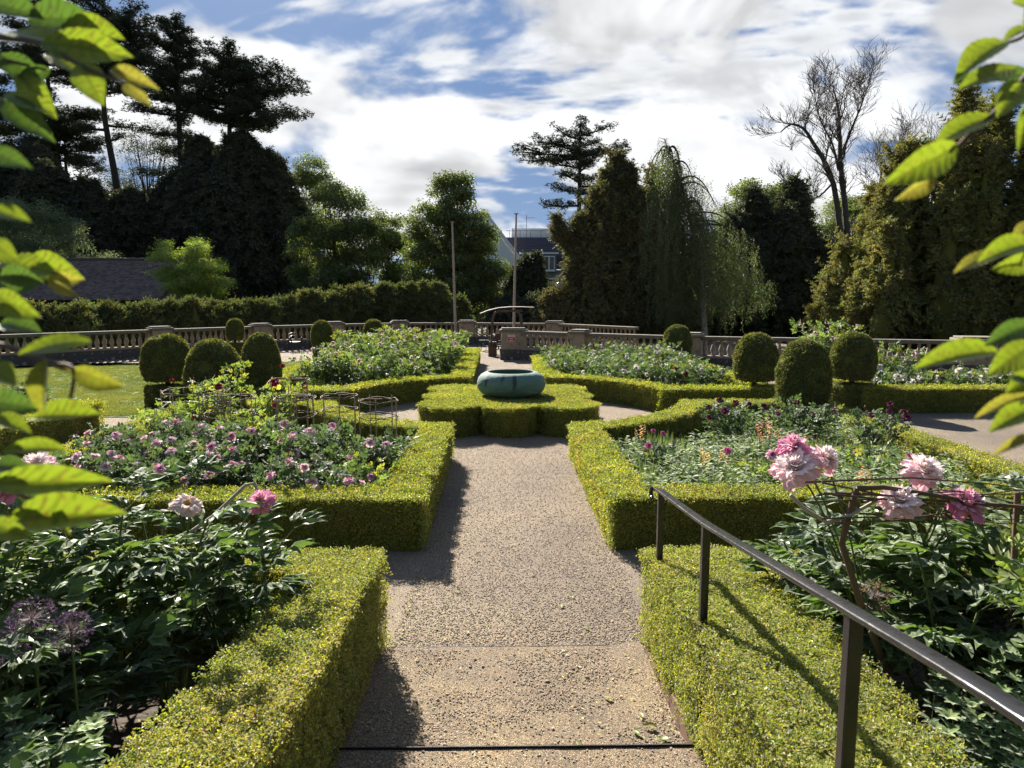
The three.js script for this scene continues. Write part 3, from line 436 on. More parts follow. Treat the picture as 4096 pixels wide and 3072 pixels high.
// conifer of upright spindles: [x, y0, z, top, radius]
function spindleTree(name, label, category, group, pos, o) {
  const t = thing(name, label, category, group, [pos[0], groundY(pos[1]), pos[1]]), r = rng(o.seed), pts = [], core = [], wood = [];
  for (const [x, y0, z, top, R, slant = 0] of o.spindles) {
    const Hh = top - y0, lean = [rr(r, -0.04, 0.04), rr(r, -0.04, 0.04)], sl = (y) => slant * (y - y0), prof = (f) => R * (o.fat ? Math.pow(Math.sin(Math.PI * Math.pow(clamp(0.1 + f * 0.9, 0, 1), 0.62)), 0.6) : Math.pow(1 - f, 0.72) * (0.55 + 0.45 * sstep(0, 0.22, f)) * 1.05), n = Math.round(R * Hh * (o.n ?? 60));
    for (let i = 0; i < n; i++) { const f = Math.pow(r(), 0.85), a = r() * 6.28, y = y0 + f * Hh, w = 1 + 0.55 * bump3(new V3(Math.cos(a) * 1.4 + x, y * 0.9, Math.sin(a) * 1.4 + z), 1, o.seed) + (o.rag ?? 0.1) * (r() - 0.4), q = prof(f) * w * (0.72 + 0.28 * Math.pow(r(), 0.4)), p = new V3(x + lean[0] * y + sl(y) + Math.cos(a) * q, y, z + lean[1] * y + Math.sin(a) * q), up = (o.up ?? 0.25) + 1.3 * f * f, nn = new V3(Math.cos(a), up + rr(r, -0.5, 0.4), Math.sin(a)).normalize(), k = rr(r, 0.6, 1.3); if (y > 0.1) pts.push([place(p, nn, r() * 6.28, rr(r, 0.65, 1.25) * (o.cs ?? 1)), lin(k * rr(r, 0.85, 1.25), k, k * 0.95)]); }
    const np = Math.round(R * Hh * (o.plumes ?? 0)); // shaggy side shoots that break the outline
    for (let i = 0; i < np; i++) { const f = Math.pow(r(), 0.7) * 0.97, a = r() * 6.28, q = prof(f) * 0.8, b = new V3(x + sl(y0 + f * Hh) + Math.cos(a) * q, y0 + f * Hh, z + Math.sin(a) * q), d = new V3(Math.cos(a) * rr(r, 0.3, 0.9), rr(r, 0.5, 1.2) * (o.plumeUp ?? 1), Math.sin(a) * rr(r, 0.3, 0.9)).normalize(), L = rr(r, 0.6, 1.5) * (o.plumeL ?? 1), m = 7, k = rr(r, 0.7, 1.35); for (let j = 0; j < m; j++) { const p = b.clone().addScaledVector(d, L * j / m).add(new V3(rr(r, -0.1, 0.1), 0, rr(r, -0.1, 0.1))); if (p.y > 0.2) pts.push([place(p, d.clone().add(new V3(rr(r, -0.6, 0.6), rr(r, -0.3, 0.3), rr(r, -0.6, 0.6))).normalize(), r() * 6.28, (1.05 - 0.75 * j / m) * (o.cs ?? 1) * 0.8), lin(k * rr(r, 0.9, 1.2), k, k * 0.95)]); } }
    const cp = []; for (let i = 0; i <= 8; i++) cp.push([Math.max(0.01, prof(i / 8) * (o.core ?? 0.62)), y0 + Hh * 0.93 * i / 8]); const g = lathe([[0.01, y0], ...cp, [0.005, y0 + Hh * 0.935]], 9); g.translate(x, 0, z); if (slant) { const q = g.attributes.position; for (let i = 0; i < q.count; i++) q.setX(i, q.getX(i) + sl(q.getY(i))); } core.push(g);
    wood.push(tube([[0, -0.3, 0], [x * 0.5, y0 * 0.5 + 0.6, z * 0.5], [x + sl(y0 + Hh * 0.45), y0 + Hh * 0.45, z], [x + sl(y0 + Hh * 0.9), y0 + Hh * 0.9, z]], [0.28, 0.22, 0.12, 0.03], 6));
  }
  part('inner_foliage', merge(core), innerOf(o.set), t); part('trunk', merge(wood), M.bark, t); crownInto(t, o.set, o.mat, pts); return t;
}
const randSpindles = (seed, n, w, d, topFn, y0 = 0.3, R = [0.8, 1.6]) => { const r = rng(seed), out = []; for (let i = 0; i < n; i++) { const x = rr(r, -1, 1) * w, z = rr(r, -1, 1) * d; out.push([x, y0 + rr(r, 0, 0.6), z, topFn(x, r), rr(r, ...R)]); } return out; };
function pineTree(label, group, pos, o) {
  const t = thing('pine_tree', label, 'tree', group, [pos[0], groundY(pos[1]), pos[1]]), r = rng(o.seed), pts = [], wood = [], H = o.h;
  const spine = o.stems ? null : [[0, -0.3, 0], [o.bend?.[0] ?? 0.2, H * 0.4, 0], [o.bend?.[1] ?? 0, H * 0.75, 0.2], [o.bend?.[2] ?? 0, H, 0]].map((p) => new V3(...p));
  const curve = new THREE.CatmullRomCurve3(spine), sp = curve.getPoints(14); wood.push(tube(sp, taper(15, o.tr, 0.05), 8));
  for (const [f, L, az, rise, dens] of o.boughs) {
    const a = curve.getPoint(f), dir = new V3(Math.cos(az), 0, Math.sin(az)), b = a.clone().addScaledVector(dir, L * 0.55).add(new V3(0, rise * L * 0.35, 0)), e = a.clone().addScaledVector(dir, L).add(new V3(0, rise * L + rr(r, -0.1, 0.4), 0)), path = bez(a.toArray(), b.toArray(), e.toArray(), 6); wood.push(tube(path, taper(7, o.tr * 0.3, 0.03), 5, false));
    const n = Math.round(dens * L * (o.n ?? 9));
    for (let i = 0; i < n; i++) { const s = Math.pow(r(), 0.6), q = path[Math.min(6, Math.floor(s * 6.99))].clone(), w = L * 0.25 * (0.5 + s * 0.7); q.add(new V3(rr(r, -1, 1) * w, rr(r, -0.25, 0.55) * Math.min(1.5, w), rr(r, -1, 1) * w)); const k = rr(r, 0.6, 1.3); pts.push([place(q, new V3(rr(r, -0.3, 0.3), 1, rr(r, -0.3, 0.3)).normalize(), r() * 6.28, rr(r, 0.7, 1.25) * (o.cs ?? 1)), lin(k, k, k)]); if (i % 4 === 0) { const p0 = path[Math.min(5, Math.max(1, Math.floor(s * 5)))]; wood.push(tube([p0, q], [0.05, 0.02], 4, false)); } }
  }
  part('trunk', merge(wood), M.pineBark, t); crownInto(t, clumps.pine, M.leafPine, pts); return t;
}
const boughs = (seed, n, f0, f1, lenFn, dens = 1, rise = 0.12) => { const r = rng(seed), out = []; for (let i = 0; i < n; i++) { const f = lerp(f0, f1, (i + r() * 0.7) / n), az = i * 2.4 + r(); out.push([f, lenFn(f) * rr(r, 0.65, 1.1), az, rise + (f - 0.7) * 0.9 + rr(r, -0.12, 0.12), dens]); } return out; };
const PG = 'tall dark pines above the yews';
pineTree('tall pine with a forked double trunk above the tiled barn', null, [-51, -85], { seed: 801, h: 35.5, tr: 0.55, bend: [0.3, -0.2, 0], cs: 1.25, n: 10, boughs: [...boughs(1, 26, 0.70, 0.99, (f) => 5.4 - (f - 0.7) * 10, 1), ...boughs(2, 12, 0.44, 0.62, () => 6.2, 1.1, 0.0)] });
pineTree('slim pine leaning beside the forked trunk', null, [-48.9, -86], { seed: 802, h: 24, tr: 0.4, bend: [-1.2, -1.6, -1.4], cs: 1.25, n: 9, boughs: boughs(3, 12, 0.75, 0.99, (f) => 4, 1, 0.1) });
pineTree('pine with a long bare trunk and a round leaning top', null, [-43.2, -82], { seed: 803, h: 33.4, tr: 0.62, bend: [0.5, -0.3, 1.8], cs: 1.25, n: 10, boughs: [...boughs(4, 28, 0.66, 0.99, (f) => 5.6 - (f - 0.7) * 7, 1.1), ...boughs(41, 3, 0.5, 0.6, () => 2.5, 0.4)] });
pineTree('tall narrow pine between two broader pines', null, [-34.8, -80], { seed: 804, h: 32, tr: 0.6, bend: [0.2, 0.2, 0.4], cs: 1.2, n: 10, boughs: [...boughs(5, 30, 0.60, 0.99, (f) => 4.2 - (f - 0.6) * 7, 1.1), ...boughs(51, 9, 0.42, 0.6, () => 4, 0.7, 0.0)] });
pineTree('flat topped pine reaching out over the round yew', null, [-28.5, -78], { seed: 805, h: 27.8, tr: 0.6, bend: [0, 0, 0.6], cs: 1.25, n: 10, boughs: [...boughs(6, 30, 0.66, 0.99, (f) => 4.8 - (f - 0.66) * 7, 1.1, 0.05), [0.82, 6.6, 0.1, 0.0, 1.5], [0.75, 6.2, -0.3, -0.1, 1.4], [0.7, 5.5, 0.3, -0.15, 1.2], [0.88, 5, 0.2, 0.05, 1.3]] });
pineTree('slender dark pine beside the hotel roof, behind the big yew', null, [6.6, -62], { seed: 806, h: 17.2, tr: 0.33, bend: [0, 0, 0], cs: 0.75, n: 15, boughs: [...boughs(7, 20, 0.5, 0.97, (f) => 3.2 - Math.max(0, f - 0.75) * 6, 0.75, 0.08), [0.8, 4.3, 3.1, 0.05, 1], [0.78, 4.0, 3.3, -0.05, 0.9], [0.86, 3.4, 2.9, 0.05, 1], [0.8, 3.4, 0.1, 0.02, 1]] });
pineTree('dense dark pine at the very edge of the pine group', null, [-59, -84], { seed: 807, h: 31, tr: 0.5, bend: [0.3, 0, 0.4], cs: 1.25, n: 9, boughs: boughs(8, 34, 0.45, 0.99, (f) => 7 - (f - 0.45) * 9, 1.1, 0.05) });
massTree('broadleaf_tree', 'thin leaved open tree showing sky between the pines', 'tree', null, [-43, -90], { seed: 811, h: 25, tr: 0.25, set: clumps.open, mat: M.leafBroad, lobes: [[0, 21, 0, 3.5, 4, 3, 26], [-2, 16, 0, 4, 3, 3, 22], [5, 15, 0, 4, 3, 3, 24]], n: 9, limbEvery: 1, cs: 1.1 });
massTree('broadleaf_tree', 'thin dark open tree showing sky beside the tall narrow pine', 'tree', null, [-33, -86], { seed: 812, h: 20, tr: 0.25, set: clumps.open, mat: M.leafBroad, lobes: [[-2, 14, 0, 5, 3.5, 3, 30], [3, 12, 0, 4, 4, 3, 26]], n: 11, limbEvery: 1, cs: 1.1 });
// dark yews under the pines
spindleTree('yew_tree', 'very dark broad yew behind the tiled barn', 'tree', null, [-47.5, -73], { seed: 821, set: clumps.dark, mat: M.leafYew, fat: true, n: 20, cs: 1.1, rag: 0.6, plumes: 1.6, plumeL: 1.3, core: 0.75, spindles: [[-3, 0, 0, 16.5, 4.2], [3, 0, 1, 15.4, 4], [0, 0, -2, 17.5, 4], [-8, 0, 0, 17, 4.2], [7, 0, 1, 14, 3.8]] });
spindleTree('yew_tree', 'dark uneven yew below the bare pine trunks', 'tree', null, [-36, -75], { seed: 822, set: clumps.dark, mat: M.leafYew, fat: true, n: 20, cs: 1.1, rag: 0.6, plumes: 1.6, plumeL: 1.3, core: 0.75, spindles: [[-4, 0, 0, 13, 3.6], [-1, 0, 1, 13.4, 3.4], [2.5, 0, -1, 15, 3.8], [5.5, 0, 1, 16, 3.6]] });
spindleTree('yew_tree', 'huge rounded black green yew beside the lime trees', 'tree', null, [-27.6, -77], { seed: 823, set: clumps.dark, mat: M.leafYew, fat: true, n: 20, cs: 1.1, rag: 0.6, plumes: 1.6, plumeL: 1.3, core: 0.78, spindles: [[-3.9, 0, 0, 19, 4], [0, 0, 1, 19.5, 4.4], [3.3, 0, 0, 17.8, 4], [0, 0, 3, 15.4, 4.4], [-4.4, 0, 3, 13, 3.3]] });
massTree('broadleaf_tree', 'sunlit green tree showing behind the huge dark yew', 'tree', null, [-22.4, -84], { seed: 824, h: 17, tr: 0.3, set: clumps.lime, mat: M.leafBroad, lobes: [[0, 12, 0, 3.7, 7.5, 3]], n: 16, cs: 1.2 });
massTree('shrub', 'grey green shrub at the end of the tiled barn roof', 'shrub', null, [-36.5, -57], { seed: 825, h: 10.5, tr: 0.16, set: clumps.grey, mat: M.leafBroad, lobes: [[0, 6.2, 0, 4.4, 4.8, 3], [2.6, 5, 0, 3.8, 3.6, 3], [-2.4, 7.4, 0, 3.2, 3.8, 3]], n: 16, cs: 1.2 });
massTree('young_tree', 'bright yellow green young tree in front of the dark yews', 'tree', null, [-18.3, -42.5], { seed: 826, h: 6.2, tr: 0.12, set: clumps.bright, mat: M.leafBroad, lobes: [[-0.3, 4.2, 0, 1.9, 2.4, 1.8], [1.0, 4.0, 0.2, 1.5, 1.9, 1.6], [0, 3, 0.4, 2.2, 1.8, 1.8]], n: 52, subMax: 0.55 });
massTree('lime_tree', 'broad green lime tree beside the huge dark yew', 'tree', null, [-13.8, -60], { seed: 831, h: 12.6, tr: 0.35, set: clumps.lime, mat: M.leafBroad, lobes: [[0.4, 8.8, 0, 2.6, 3.8, 2.6], [-1.4, 6, 0, 2.6, 4, 2.4], [2.0, 6.2, 0, 2.2, 4, 2.4], [0, 3.4, 1, 3.4, 2.8, 2.2]], n: 17 });
massTree('lime_tree', 'smaller green lime tree in front of the slate roof', 'tree', null, [-9.8, -62], { seed: 832, h: 11, tr: 0.28, set: clumps.lime, mat: M.leafBroad, lobes: [[-0.3, 8.6, 0, 1.4, 2.6, 1.5], [0.3, 6, 0, 2.0, 3, 1.8], [0, 3, 0, 2.2, 2.6, 2]], n: 17 });
massTree('lime_tree', 'tall sunlit lime tree with a forked trunk before the white gable', 'tree', null, [-3.6, -55], { seed: 833, h: 12, tr: 0.32, set: clumps.lime, mat: M.leafBroad, lobes: [[-0.2, 10, 0, 1.5, 2.2, 1.5, 26], [-1.5, 7.8, 0, 2.0, 2.2, 1.9, 26], [1.2, 7.2, 0, 1.9, 2.4, 1.9, 28], [-2.0, 5, 0.2, 1.9, 2.2, 1.8, 24], [1.6, 4.6, 0, 2.0, 2.4, 2, 26], [0.3, 4.0, 0.6, 2.4, 2.6, 2, 30], [2.3, 2.4, 0.3, 1.6, 1.8, 1.6, 18], [0, 1.8, 1, 2.4, 1.6, 1.6, 22]], n: 20, limbEvery: 2 });
spindleTree('cypress_tree', 'small dark cypress in front of the brick wall', 'tree', null, [3.0, -60], { seed: 834, set: clumps.dark, mat: M.leafYew, n: 60, cs: 0.8, spindles: [[-1.9, 0, 0, 4.9, 1.3], [-1.1, 0, 0, 5.9, 1.3], [-0.3, 0, 0.3, 6.1, 1.2], [0.5, 0, 0, 4.0, 1.3], [1.6, 0, 0.5, 2.6, 1.4]] });
spindleTree('shrub', 'dark low shrub below the white gable', 'shrub', null, [2.4, -50], { seed: 835, set: clumps.dark, mat: M.leafYew, fat: true, n: 60, cs: 0.8, spindles: [[-2, 0, 0, 2.4, 1.4], [0, 0, 0, 2.6, 1.6], [2, 0, 0, 2.8, 1.6], [4, 0, 0, 2.6, 1.6]] });
// big yew right of the hotel, its arm raised to the left
{ const sp = [[0.5, 0.2, 0, 10.8, 1.25], [0.0, 0.2, 0.4, 9.8, 1.2], [1.1, 0.2, 0.2, 9.9, 1.15], [-0.7, 0.2, 0.3, 8.7, 1.2], [1.8, 0.2, 0.3, 8.6, 1.2], [2.75, 0.2, -0.4, 10.1, 0.8], [2.6, 0.2, 0.6, 7.4, 1.3], [3.4, 0.2, 0.4, 6.0, 1.4], [-1.3, 0.2, 0.6, 7.2, 1.2], [0.3, 0.2, 1.5, 8.2, 1.3], [1.3, 0.2, 1.6, 7.0, 1.4], [-0.5, 0.2, 1.6, 6.4, 1.4], [-1.9, 0.2, 0.9, 3.8, 1.6], [2.3, 0.2, 1.5, 5.2, 1.5], [4.0, 0.2, 0.6, 4.2, 1.3], [-1.3, 3.9, 0.8, 7.2, 0.5, -0.6], [-1.0, 4, 0.8, 6.9, 0.55, -0.3], [-1.2, 4.2, 0.6, 6.5, 0.45, -0.9], [-3.2, 0.2, 0.9, 2.9, 1.3], [0.8, 4, 0.9, 9.3, 0.9], [-0.2, 3, 1.2, 8.9, 0.8]];
  spindleTree('yew_tree', 'big shaggy olive brown yew beside the hotel windows', 'tree', null, [6.0, -42], { seed: 841, set: clumps.yew, mat: M.leafYew, n: 42, cs: 0.85, rag: 0.6, plumes: 5.5, plumeL: 1.0, spindles: sp }); }
spindleTree('yew_tree', 'dark green yew between the weeping birch and the golden yew', 'tree', null, [17.6, -46], { seed: 842, set: clumps.dark, mat: M.leafYew, n: 34, cs: 0.85, rag: 0.5, plumes: 3,  spindles: [[-1.3, 0, 0, 9.3, 1.9], [1.0, 0, 0, 9.8, 2], [-3, 0, 0.5, 7.6, 1.9], [2.6, 0, 0.3, 6.2, 1.7], [0, 0, 1.4, 7.8, 2.2], [-4.4, 0, 0.4, 5.5, 1.8], [4.2, 0, 0.5, 3.8, 1.7], [1.8, 0, 1.6, 5.6, 2], [-2, 0, 1.8, 6, 2]] });
massTree('broadleaf_tree', 'pale green round tree behind the dark yew', 'tree', null, [21.8, -62], { seed: 843, h: 13.2, tr: 0.3, set: clumps.lime, mat: M.leafBroad, lobes: [[0, 10, 0, 3.2, 3.2, 2.6, 40], [-2, 7, 0, 3, 3, 2.6], [2.2, 7.5, 0, 3, 3.4, 2.6]], n: 11, limbEvery: 1 });
massTree('broadleaf_tree', 'light green tree behind the bare dead tree', 'tree', null, [32.5, -66], { seed: 844, h: 12.8, tr: 0.3, set: clumps.lime, mat: M.leafBroad, lobes: [[0, 9.4, 0, 3.6, 3.2, 2.6, 34], [-3, 6, 0, 3.4, 3.6, 2.6], [3.4, 6, 0, 3.6, 3.6, 2.6], [0, 4, 0, 5, 3, 2.6]], n: 11, limbEvery: 1 });
massTree('broadleaf_tree', 'green tree closing the gap between birch and dark yew', 'tree', null, [13.2, -58], { seed: 845, h: 8, tr: 0.25, set: clumps.lime, mat: M.leafBroad, lobes: [[0, 5, 0, 4.5, 3, 2.6], [3, 4, 0, 3, 3, 2.6]], n: 14 });
// golden yew at the right
{ const r = rng(85), sp = []; const top = (x) => (x < -3.7 ? 2.9 + (x + 5.4) * 2.4 : x < -1.7 ? 7.1 + (x + 3.7) * 1.9 : 11.2 + Math.min(1, (x + 1.7) * 0.6) + rr(r, -0.5, 0.8)) - 0.3; for (let i = 0; i < 46; i++) { const x = lerp(-5.4, 8, (i + r()) / 46), z = rr(r, -1.6, 2.0); sp.push([x, rr(r, 0.2, 1.2), z, Math.max(2.4, top(x) * rr(r, z > 0.8 ? 0.55 : 0.82, z > 0.8 ? 0.85 : 1.03)), rr(r, 0.75, 1.25)]); }
  spindleTree('golden_yew', 'huge golden olive yew with many feathery tops beyond the balustrade', 'tree', null, [20.5, -33], { seed: 851, set: clumps.gold, mat: M.leafYew, n: 26, cs: 0.85, rag: 0.6, up: 0.4, plumes: 5.5, plumeUp: 1.2, spindles: sp }); }
// ---------------------------------------------------------------- weeping birch
{
  const t = thing('weeping_birch', 'weeping birch with a pale trunk and hanging green curtains', 'tree', null, [10.5, groundY(-38), -38]), r = rng(861), wood = [], white = [];
  const spine = new THREE.CatmullRomCurve3([[0.4, -0.3, 0], [0.2, 2.2, 0], [0.0, 4.2, 0], [-0.6, 6.5, 0], [-1.1, 8.4, 0], [-1.9, 10.3, 0], [-2.15, 10.9, 0]].map((p) => new V3(...p))), sp = spine.getPoints(20);
  white.push(tube(sp, taper(21, 0.17, 0.018), 9));
  const s = new Soup(), s2 = new Soup(); for (const [q, n, L] of [[s, 34, 1.5], [s2, 26, 1.1]]) for (let i = 0; i < n; i++) { const y = -L * (i / n), d = new V3(rr(r, -1, 1), -0.7, rr(r, -1, 1)).normalize(); q.leaf(new V3(0.05 * Math.sin(y * 5) + rr(r, -0.09, 0.09), y, rr(r, -0.09, 0.09)), d, rdir(r), rr(r, 0.06, 0.095), 0.06, tint(pick(r, C.birch), r, 0.3), 0.15); }
  for (const q of [s, s2]) for (let i = 0; i < 8; i++) { const a = new V3(0.05 * Math.sin(-0.13 * i * 5), -0.13 * i, 0), b = new V3(0.05 * Math.sin(-0.13 * (i + 1) * 5), -0.13 * (i + 1), 0.01); q.tri(a, b, b.clone().add(new V3(0.012, 0, 0)), lin(0.05, 0.04, 0.03)); }
  const set = [s.geo(), s2.geo()], pts = [];
  const arch = (from, out, az, drop, n) => { const a = spine.getPoint(from), d = new V3(Math.cos(az), 0, Math.sin(az)), b = a.clone().addScaledVector(d, out * 0.55).add(new V3(0, 0.7, 0)), e = a.clone().addScaledVector(d, out).add(new V3(0, -drop * 0.35, 0)), path = bez(a.toArray(), b.toArray(), e.toArray(), 8); wood.push(tube(path, taper(9, 0.06, 0.012), 5, false)); for (let i = 0; i < n; i++) { const f = 0.15 + 0.85 * Math.pow(r(), 0.7), q = path[Math.min(8, Math.floor(f * 8.99))].clone().add(new V3(rr(r, -0.35, 0.35), rr(r, -0.15, 0.2), rr(r, -0.35, 0.35))); let len = drop * rr(r, 0.5, 1.05), y = q.y; while (len > 0 && y > 0.6) { const k = rr(r, 0.65, 1.3); pts.push([place(new V3(q.x, y, q.z), new V3(rr(r, -0.06, 0.06), 1, rr(r, -0.06, 0.06)).normalize(), r() * 6.28, rr(r, 0.8, 1.15)), lin(k * rr(r, 0.9, 1.2), k, k)]); y -= 1.15; len -= 1.15; q.x += rr(r, -0.06, 0.06); } } };
  for (let i = 0; i < 13; i++) arch(rr(r, 0.72, 0.9), rr(r, 0.5, 1.5), i * 2.4, rr(r, 2.5, 5), 17);
  for (let i = 0; i < 14; i++) arch(rr(r, 0.5, 0.74), rr(r, 0.9, 2.4), i * 2.4 + 1, rr(r, 3, 4.5), 17);
  for (let i = 0; i < 12; i++) arch(rr(r, 0.36, 0.56), rr(r, 1.8, 3.9), -0.5 + rr(r, -0.9, 0.9), rr(r, 2.5, 3.8), 17);
  for (let i = 0; i < 7; i++) arch(rr(r, 0.3, 0.45), rr(r, 1.5, 2.6), 3.1 + rr(r, -0.6, 0.6), rr(r, 1.5, 3), 13);
  for (let i = 0; i < 9; i++) { const a = spine.getPoint(0.88 + i * 0.013), q = a.clone().add(new V3(rr(r, -0.4, 0.4), rr(r, -0.1, 0.2), 0)); wood.push(tube([a, q], [0.015, 0.006], 4, false)); pts.push([place(q, UPV, 0, 0.6), lin(1, 1, 1)]); }
  const tufts2 = [1, 2].map((i) => leafClump(865 + i, 30, 0.34, 0.085, C.birch, { flat: 1.1, w: 0.7 })), extra = [];
  for (const [x, y, z, R, Hh, n] of [[-0.9, 7.2, 0, 0.9, 2.2, 120], [-0.3, 5.2, 0.2, 1.4, 1.8, 130], [-1.4, 4.6, 0.2, 0.9, 1.6, 70], [1.4, 3.6, 0.2, 1.6, 1.5, 130], [3.0, 2.8, 0.2, 1.1, 1.2, 70], [0.2, 2.6, 0.4, 1.6, 1.5, 90], [-1.7, 2.2, 0.4, 0.9, 1.2, 60], [-1.4, 9.0, 0, 0.4, 0.9, 22]]) for (let i = 0; i < n * 1.7; i++) { const d = rdir(r), q = Math.pow(r(), 0.4), p = new V3(x + d.x * R * q, y + d.y * Hh * q, z + d.z * R * q), k = rr(r, 0.65, 1.3); if (noise(p.x * 1.6, p.y * 0.9, p.z * 1.6) < -0.12) continue; extra.push([place(p, UPV, r() * 6.28, [rr(r, 0.6, 1), rr(r, 0.8, 1.5), rr(r, 0.6, 1)]), lin(k * rr(r, 0.9, 1.2), k, k)]); }
  part('trunk', merge(white), M.birchBark, t); part('branches', merge(wood), M.bark, t); crownInto(t, set, M.leafBirch, pts.filter((_, i) => i % 5 < 4)); crownInto(t, tufts2, M.leafBirch, extra);
}
// ---------------------------------------------------------------- bare dead tree
{
  const t = thing('dead_tree', 'bare dead tree with twiggy tufts against the clouds', 'tree', null, [26.7, groundY(-55), -55]), r = rng(871), wood = [];
  const twig = (p, d, L, rad0, lev) => { const n = lev > 1 ? 4 : 3, pts = [p.clone()]; let q = p.clone(), dd = d.clone(); for (let i = 0; i < n; i++) { dd.add(new V3(rr(r, -0.28, 0.28), rr(r, -0.12, 0.3), rr(r, -0.28, 0.28))).normalize(); q = q.clone().addScaledVector(dd, L / n); pts.push(q); if (lev > 0 && (i > 0 || lev > 2)) { const c = lev > 2 ? 2 : r() < 0.9 ? 1 : 2; for (let k = 0; k < c; k++) { const e = dd.clone().add(new V3(rr(r, -0.95, 0.95), rr(r, -0.35, 0.6), rr(r, -0.8, 0.8))).normalize(); twig(q, e, L * rr(r, 0.45, 0.75), Math.max(0.011, rad0 * rr(r, 0.38, 0.58)), lev - 1); } } } wood.push(tube(pts, taper(pts.length, rad0, Math.max(0.01, rad0 * 0.45)), lev > 2 ? 6 : lev > 0 ? 4 : 3, false)); };
  const tuft = (p, n, L) => { for (let i = 0; i < n; i++) { const d = rdir(r); d.y = Math.abs(d.y) * 0.8 + 0.1; twig(p.clone().add(new V3(rr(r, -0.2, 0.2), rr(r, -0.3, 0.2), rr(r, -0.2, 0.2))), d.normalize(), L * rr(r, 0.5, 1), 0.016, 1); } };
  const limb = (pts, r0, r1, every, L, lev) => { const c = new THREE.CatmullRomCurve3(pts.map((p) => new V3(p[0] - 25.7, p[1] - groundY(-55), p[2] ?? 0))), n = 16, P = c.getPoints(n); wood.push(tube(P, taper(n + 1, r0 * 0.8, r1 * 0.75), 8)); for (let i = 5; i <= n; i++) { if (i % every && i < n) continue; const T = c.getTangent(i / n); for (let k = 0; k < 2; k++) { const e = T.clone().multiplyScalar(0.5).add(new V3(rr(r, -1, 1), rr(r, 0.0, 0.9), rr(r, -0.8, 0.8))).normalize(); twig(P[i], i === n ? T.clone().add(new V3(rr(r, -0.4, 0.4), 0.3, 0)).normalize() : e, L * rr(r, 0.7, 1.3), Math.max(0.02, lerp(r0, r1, i / n) * 0.34), lev); } } };
  limb([[25.5, -0.6], [25.4, 3], [24.9, 8], [24.3, 11.3], [23.6, 13], [22.6, 14.6], [21.9, 15.6], [21.0, 15.9], [20.3, 15.3]], 0.36, 0.06, 2, 1.5, 3);
  limb([[25.9, -0.6], [25.9, 4], [25.3, 9], [24.7, 13], [24.55, 15], [24.3, 17.2], [23.9, 18.6]], 0.4, 0.05, 2, 2.0, 3);
  limb([[24.6, 13.2, 0], [25.2, 15.4, 0.3], [25.9, 17.4, 0.2], [26.3, 18.6, 0]], 0.14, 0.04, 2, 1.5, 3);
  limb([[26.0, 5.2, 0.1], [27.0, 8.6, 0.5], [27.4, 11, 0.4], [27.8, 13, 0.2], [28.9, 14.3, 0]], 0.18, 0.04, 2, 1.6, 3);
  limb([[26, 5.4, 0], [27.6, 8.4, 0.3], [29.0, 11, 0.5], [30.3, 12.2, 0.3], [31.4, 13.6, 0]], 0.2, 0.04, 2, 1.6, 3);
  limb([[24.2, 11.4, 0], [23.3, 10.4, -0.3], [22, 10.2, -0.2], [21.0, 11.2, 0]], 0.1, 0.03, 2, 1.3, 3);
  limb([[24.6, 12.4, 0], [23.9, 14.4, 0.3], [23.0, 16.2, 0.2], [22.6, 18, 0]], 0.12, 0.035, 2, 1.5, 3);
  for (const [x, y, n, L] of [[23.9, 16.8, 26, 1.4], [21.2, 14.2, 18, 1.2], [26.8, 13.2, 20, 1.2], [22.9, 11.8, 16, 1.3], [29.6, 13.0, 16, 1.2], [24.4, 11.4, 14, 1.2], [22.2, 9.4, 14, 1.2]]) tuft(new V3(x - 25.7, y - groundY(-55), 0), n, L);
  part('trunk', merge(wood), M.deadBark, t); t.scale.set(1.06, 0.965, 1);
}
// ---------------------------------------------------------------- informal yew hedge behind the left balustrade: one bush next to another
{
  const line = [[-26, -24.5], [-19, -29.5], [-14.5, -35], [-9, -39.5], [-5.5, -41], [-2.4, -41]], c = new THREE.CatmullRomCurve3(line.map(([x, z]) => new V3(x, 0, z))), n = 26, r = rng(88);
  for (let i = 0; i < n; i++) {
    const f = (i + 0.5) / n, p = c.getPointAt(f), right = i / n, tall = right > 0.62 ? lerp(2.7, 3.35, sstep(0.62, 0.85, right)) * (right > 0.93 ? 0.8 : 1) : rr(r, 2.15, 2.6);
    const sp = []; for (let k = 0; k < 9; k++) sp.push([rr(r, -0.85, 0.85), 0.1, rr(r, -0.6, 0.6), tall * rr(r, 0.82, 1.05), rr(r, 0.55, 0.85)]);
    spindleTree('yew_bush', right > 0.62 ? 'tall unclipped yew bush in the green hedge near the flagpoles' : 'unclipped golden tipped yew bush in the hedge below the tiled barn', 'bush', right > 0.62 ? 'tall yew bushes of the far hedge' : 'yew bushes of the hedge below the barn', [p.x, p.z], { seed: 900 + i, set: clumps.hedge, mat: M.leafYew, fat: true, n: 52, cs: 0.85, rag: 0.6, up: 0.9, core: 0.7, spindles: sp });
  }
}
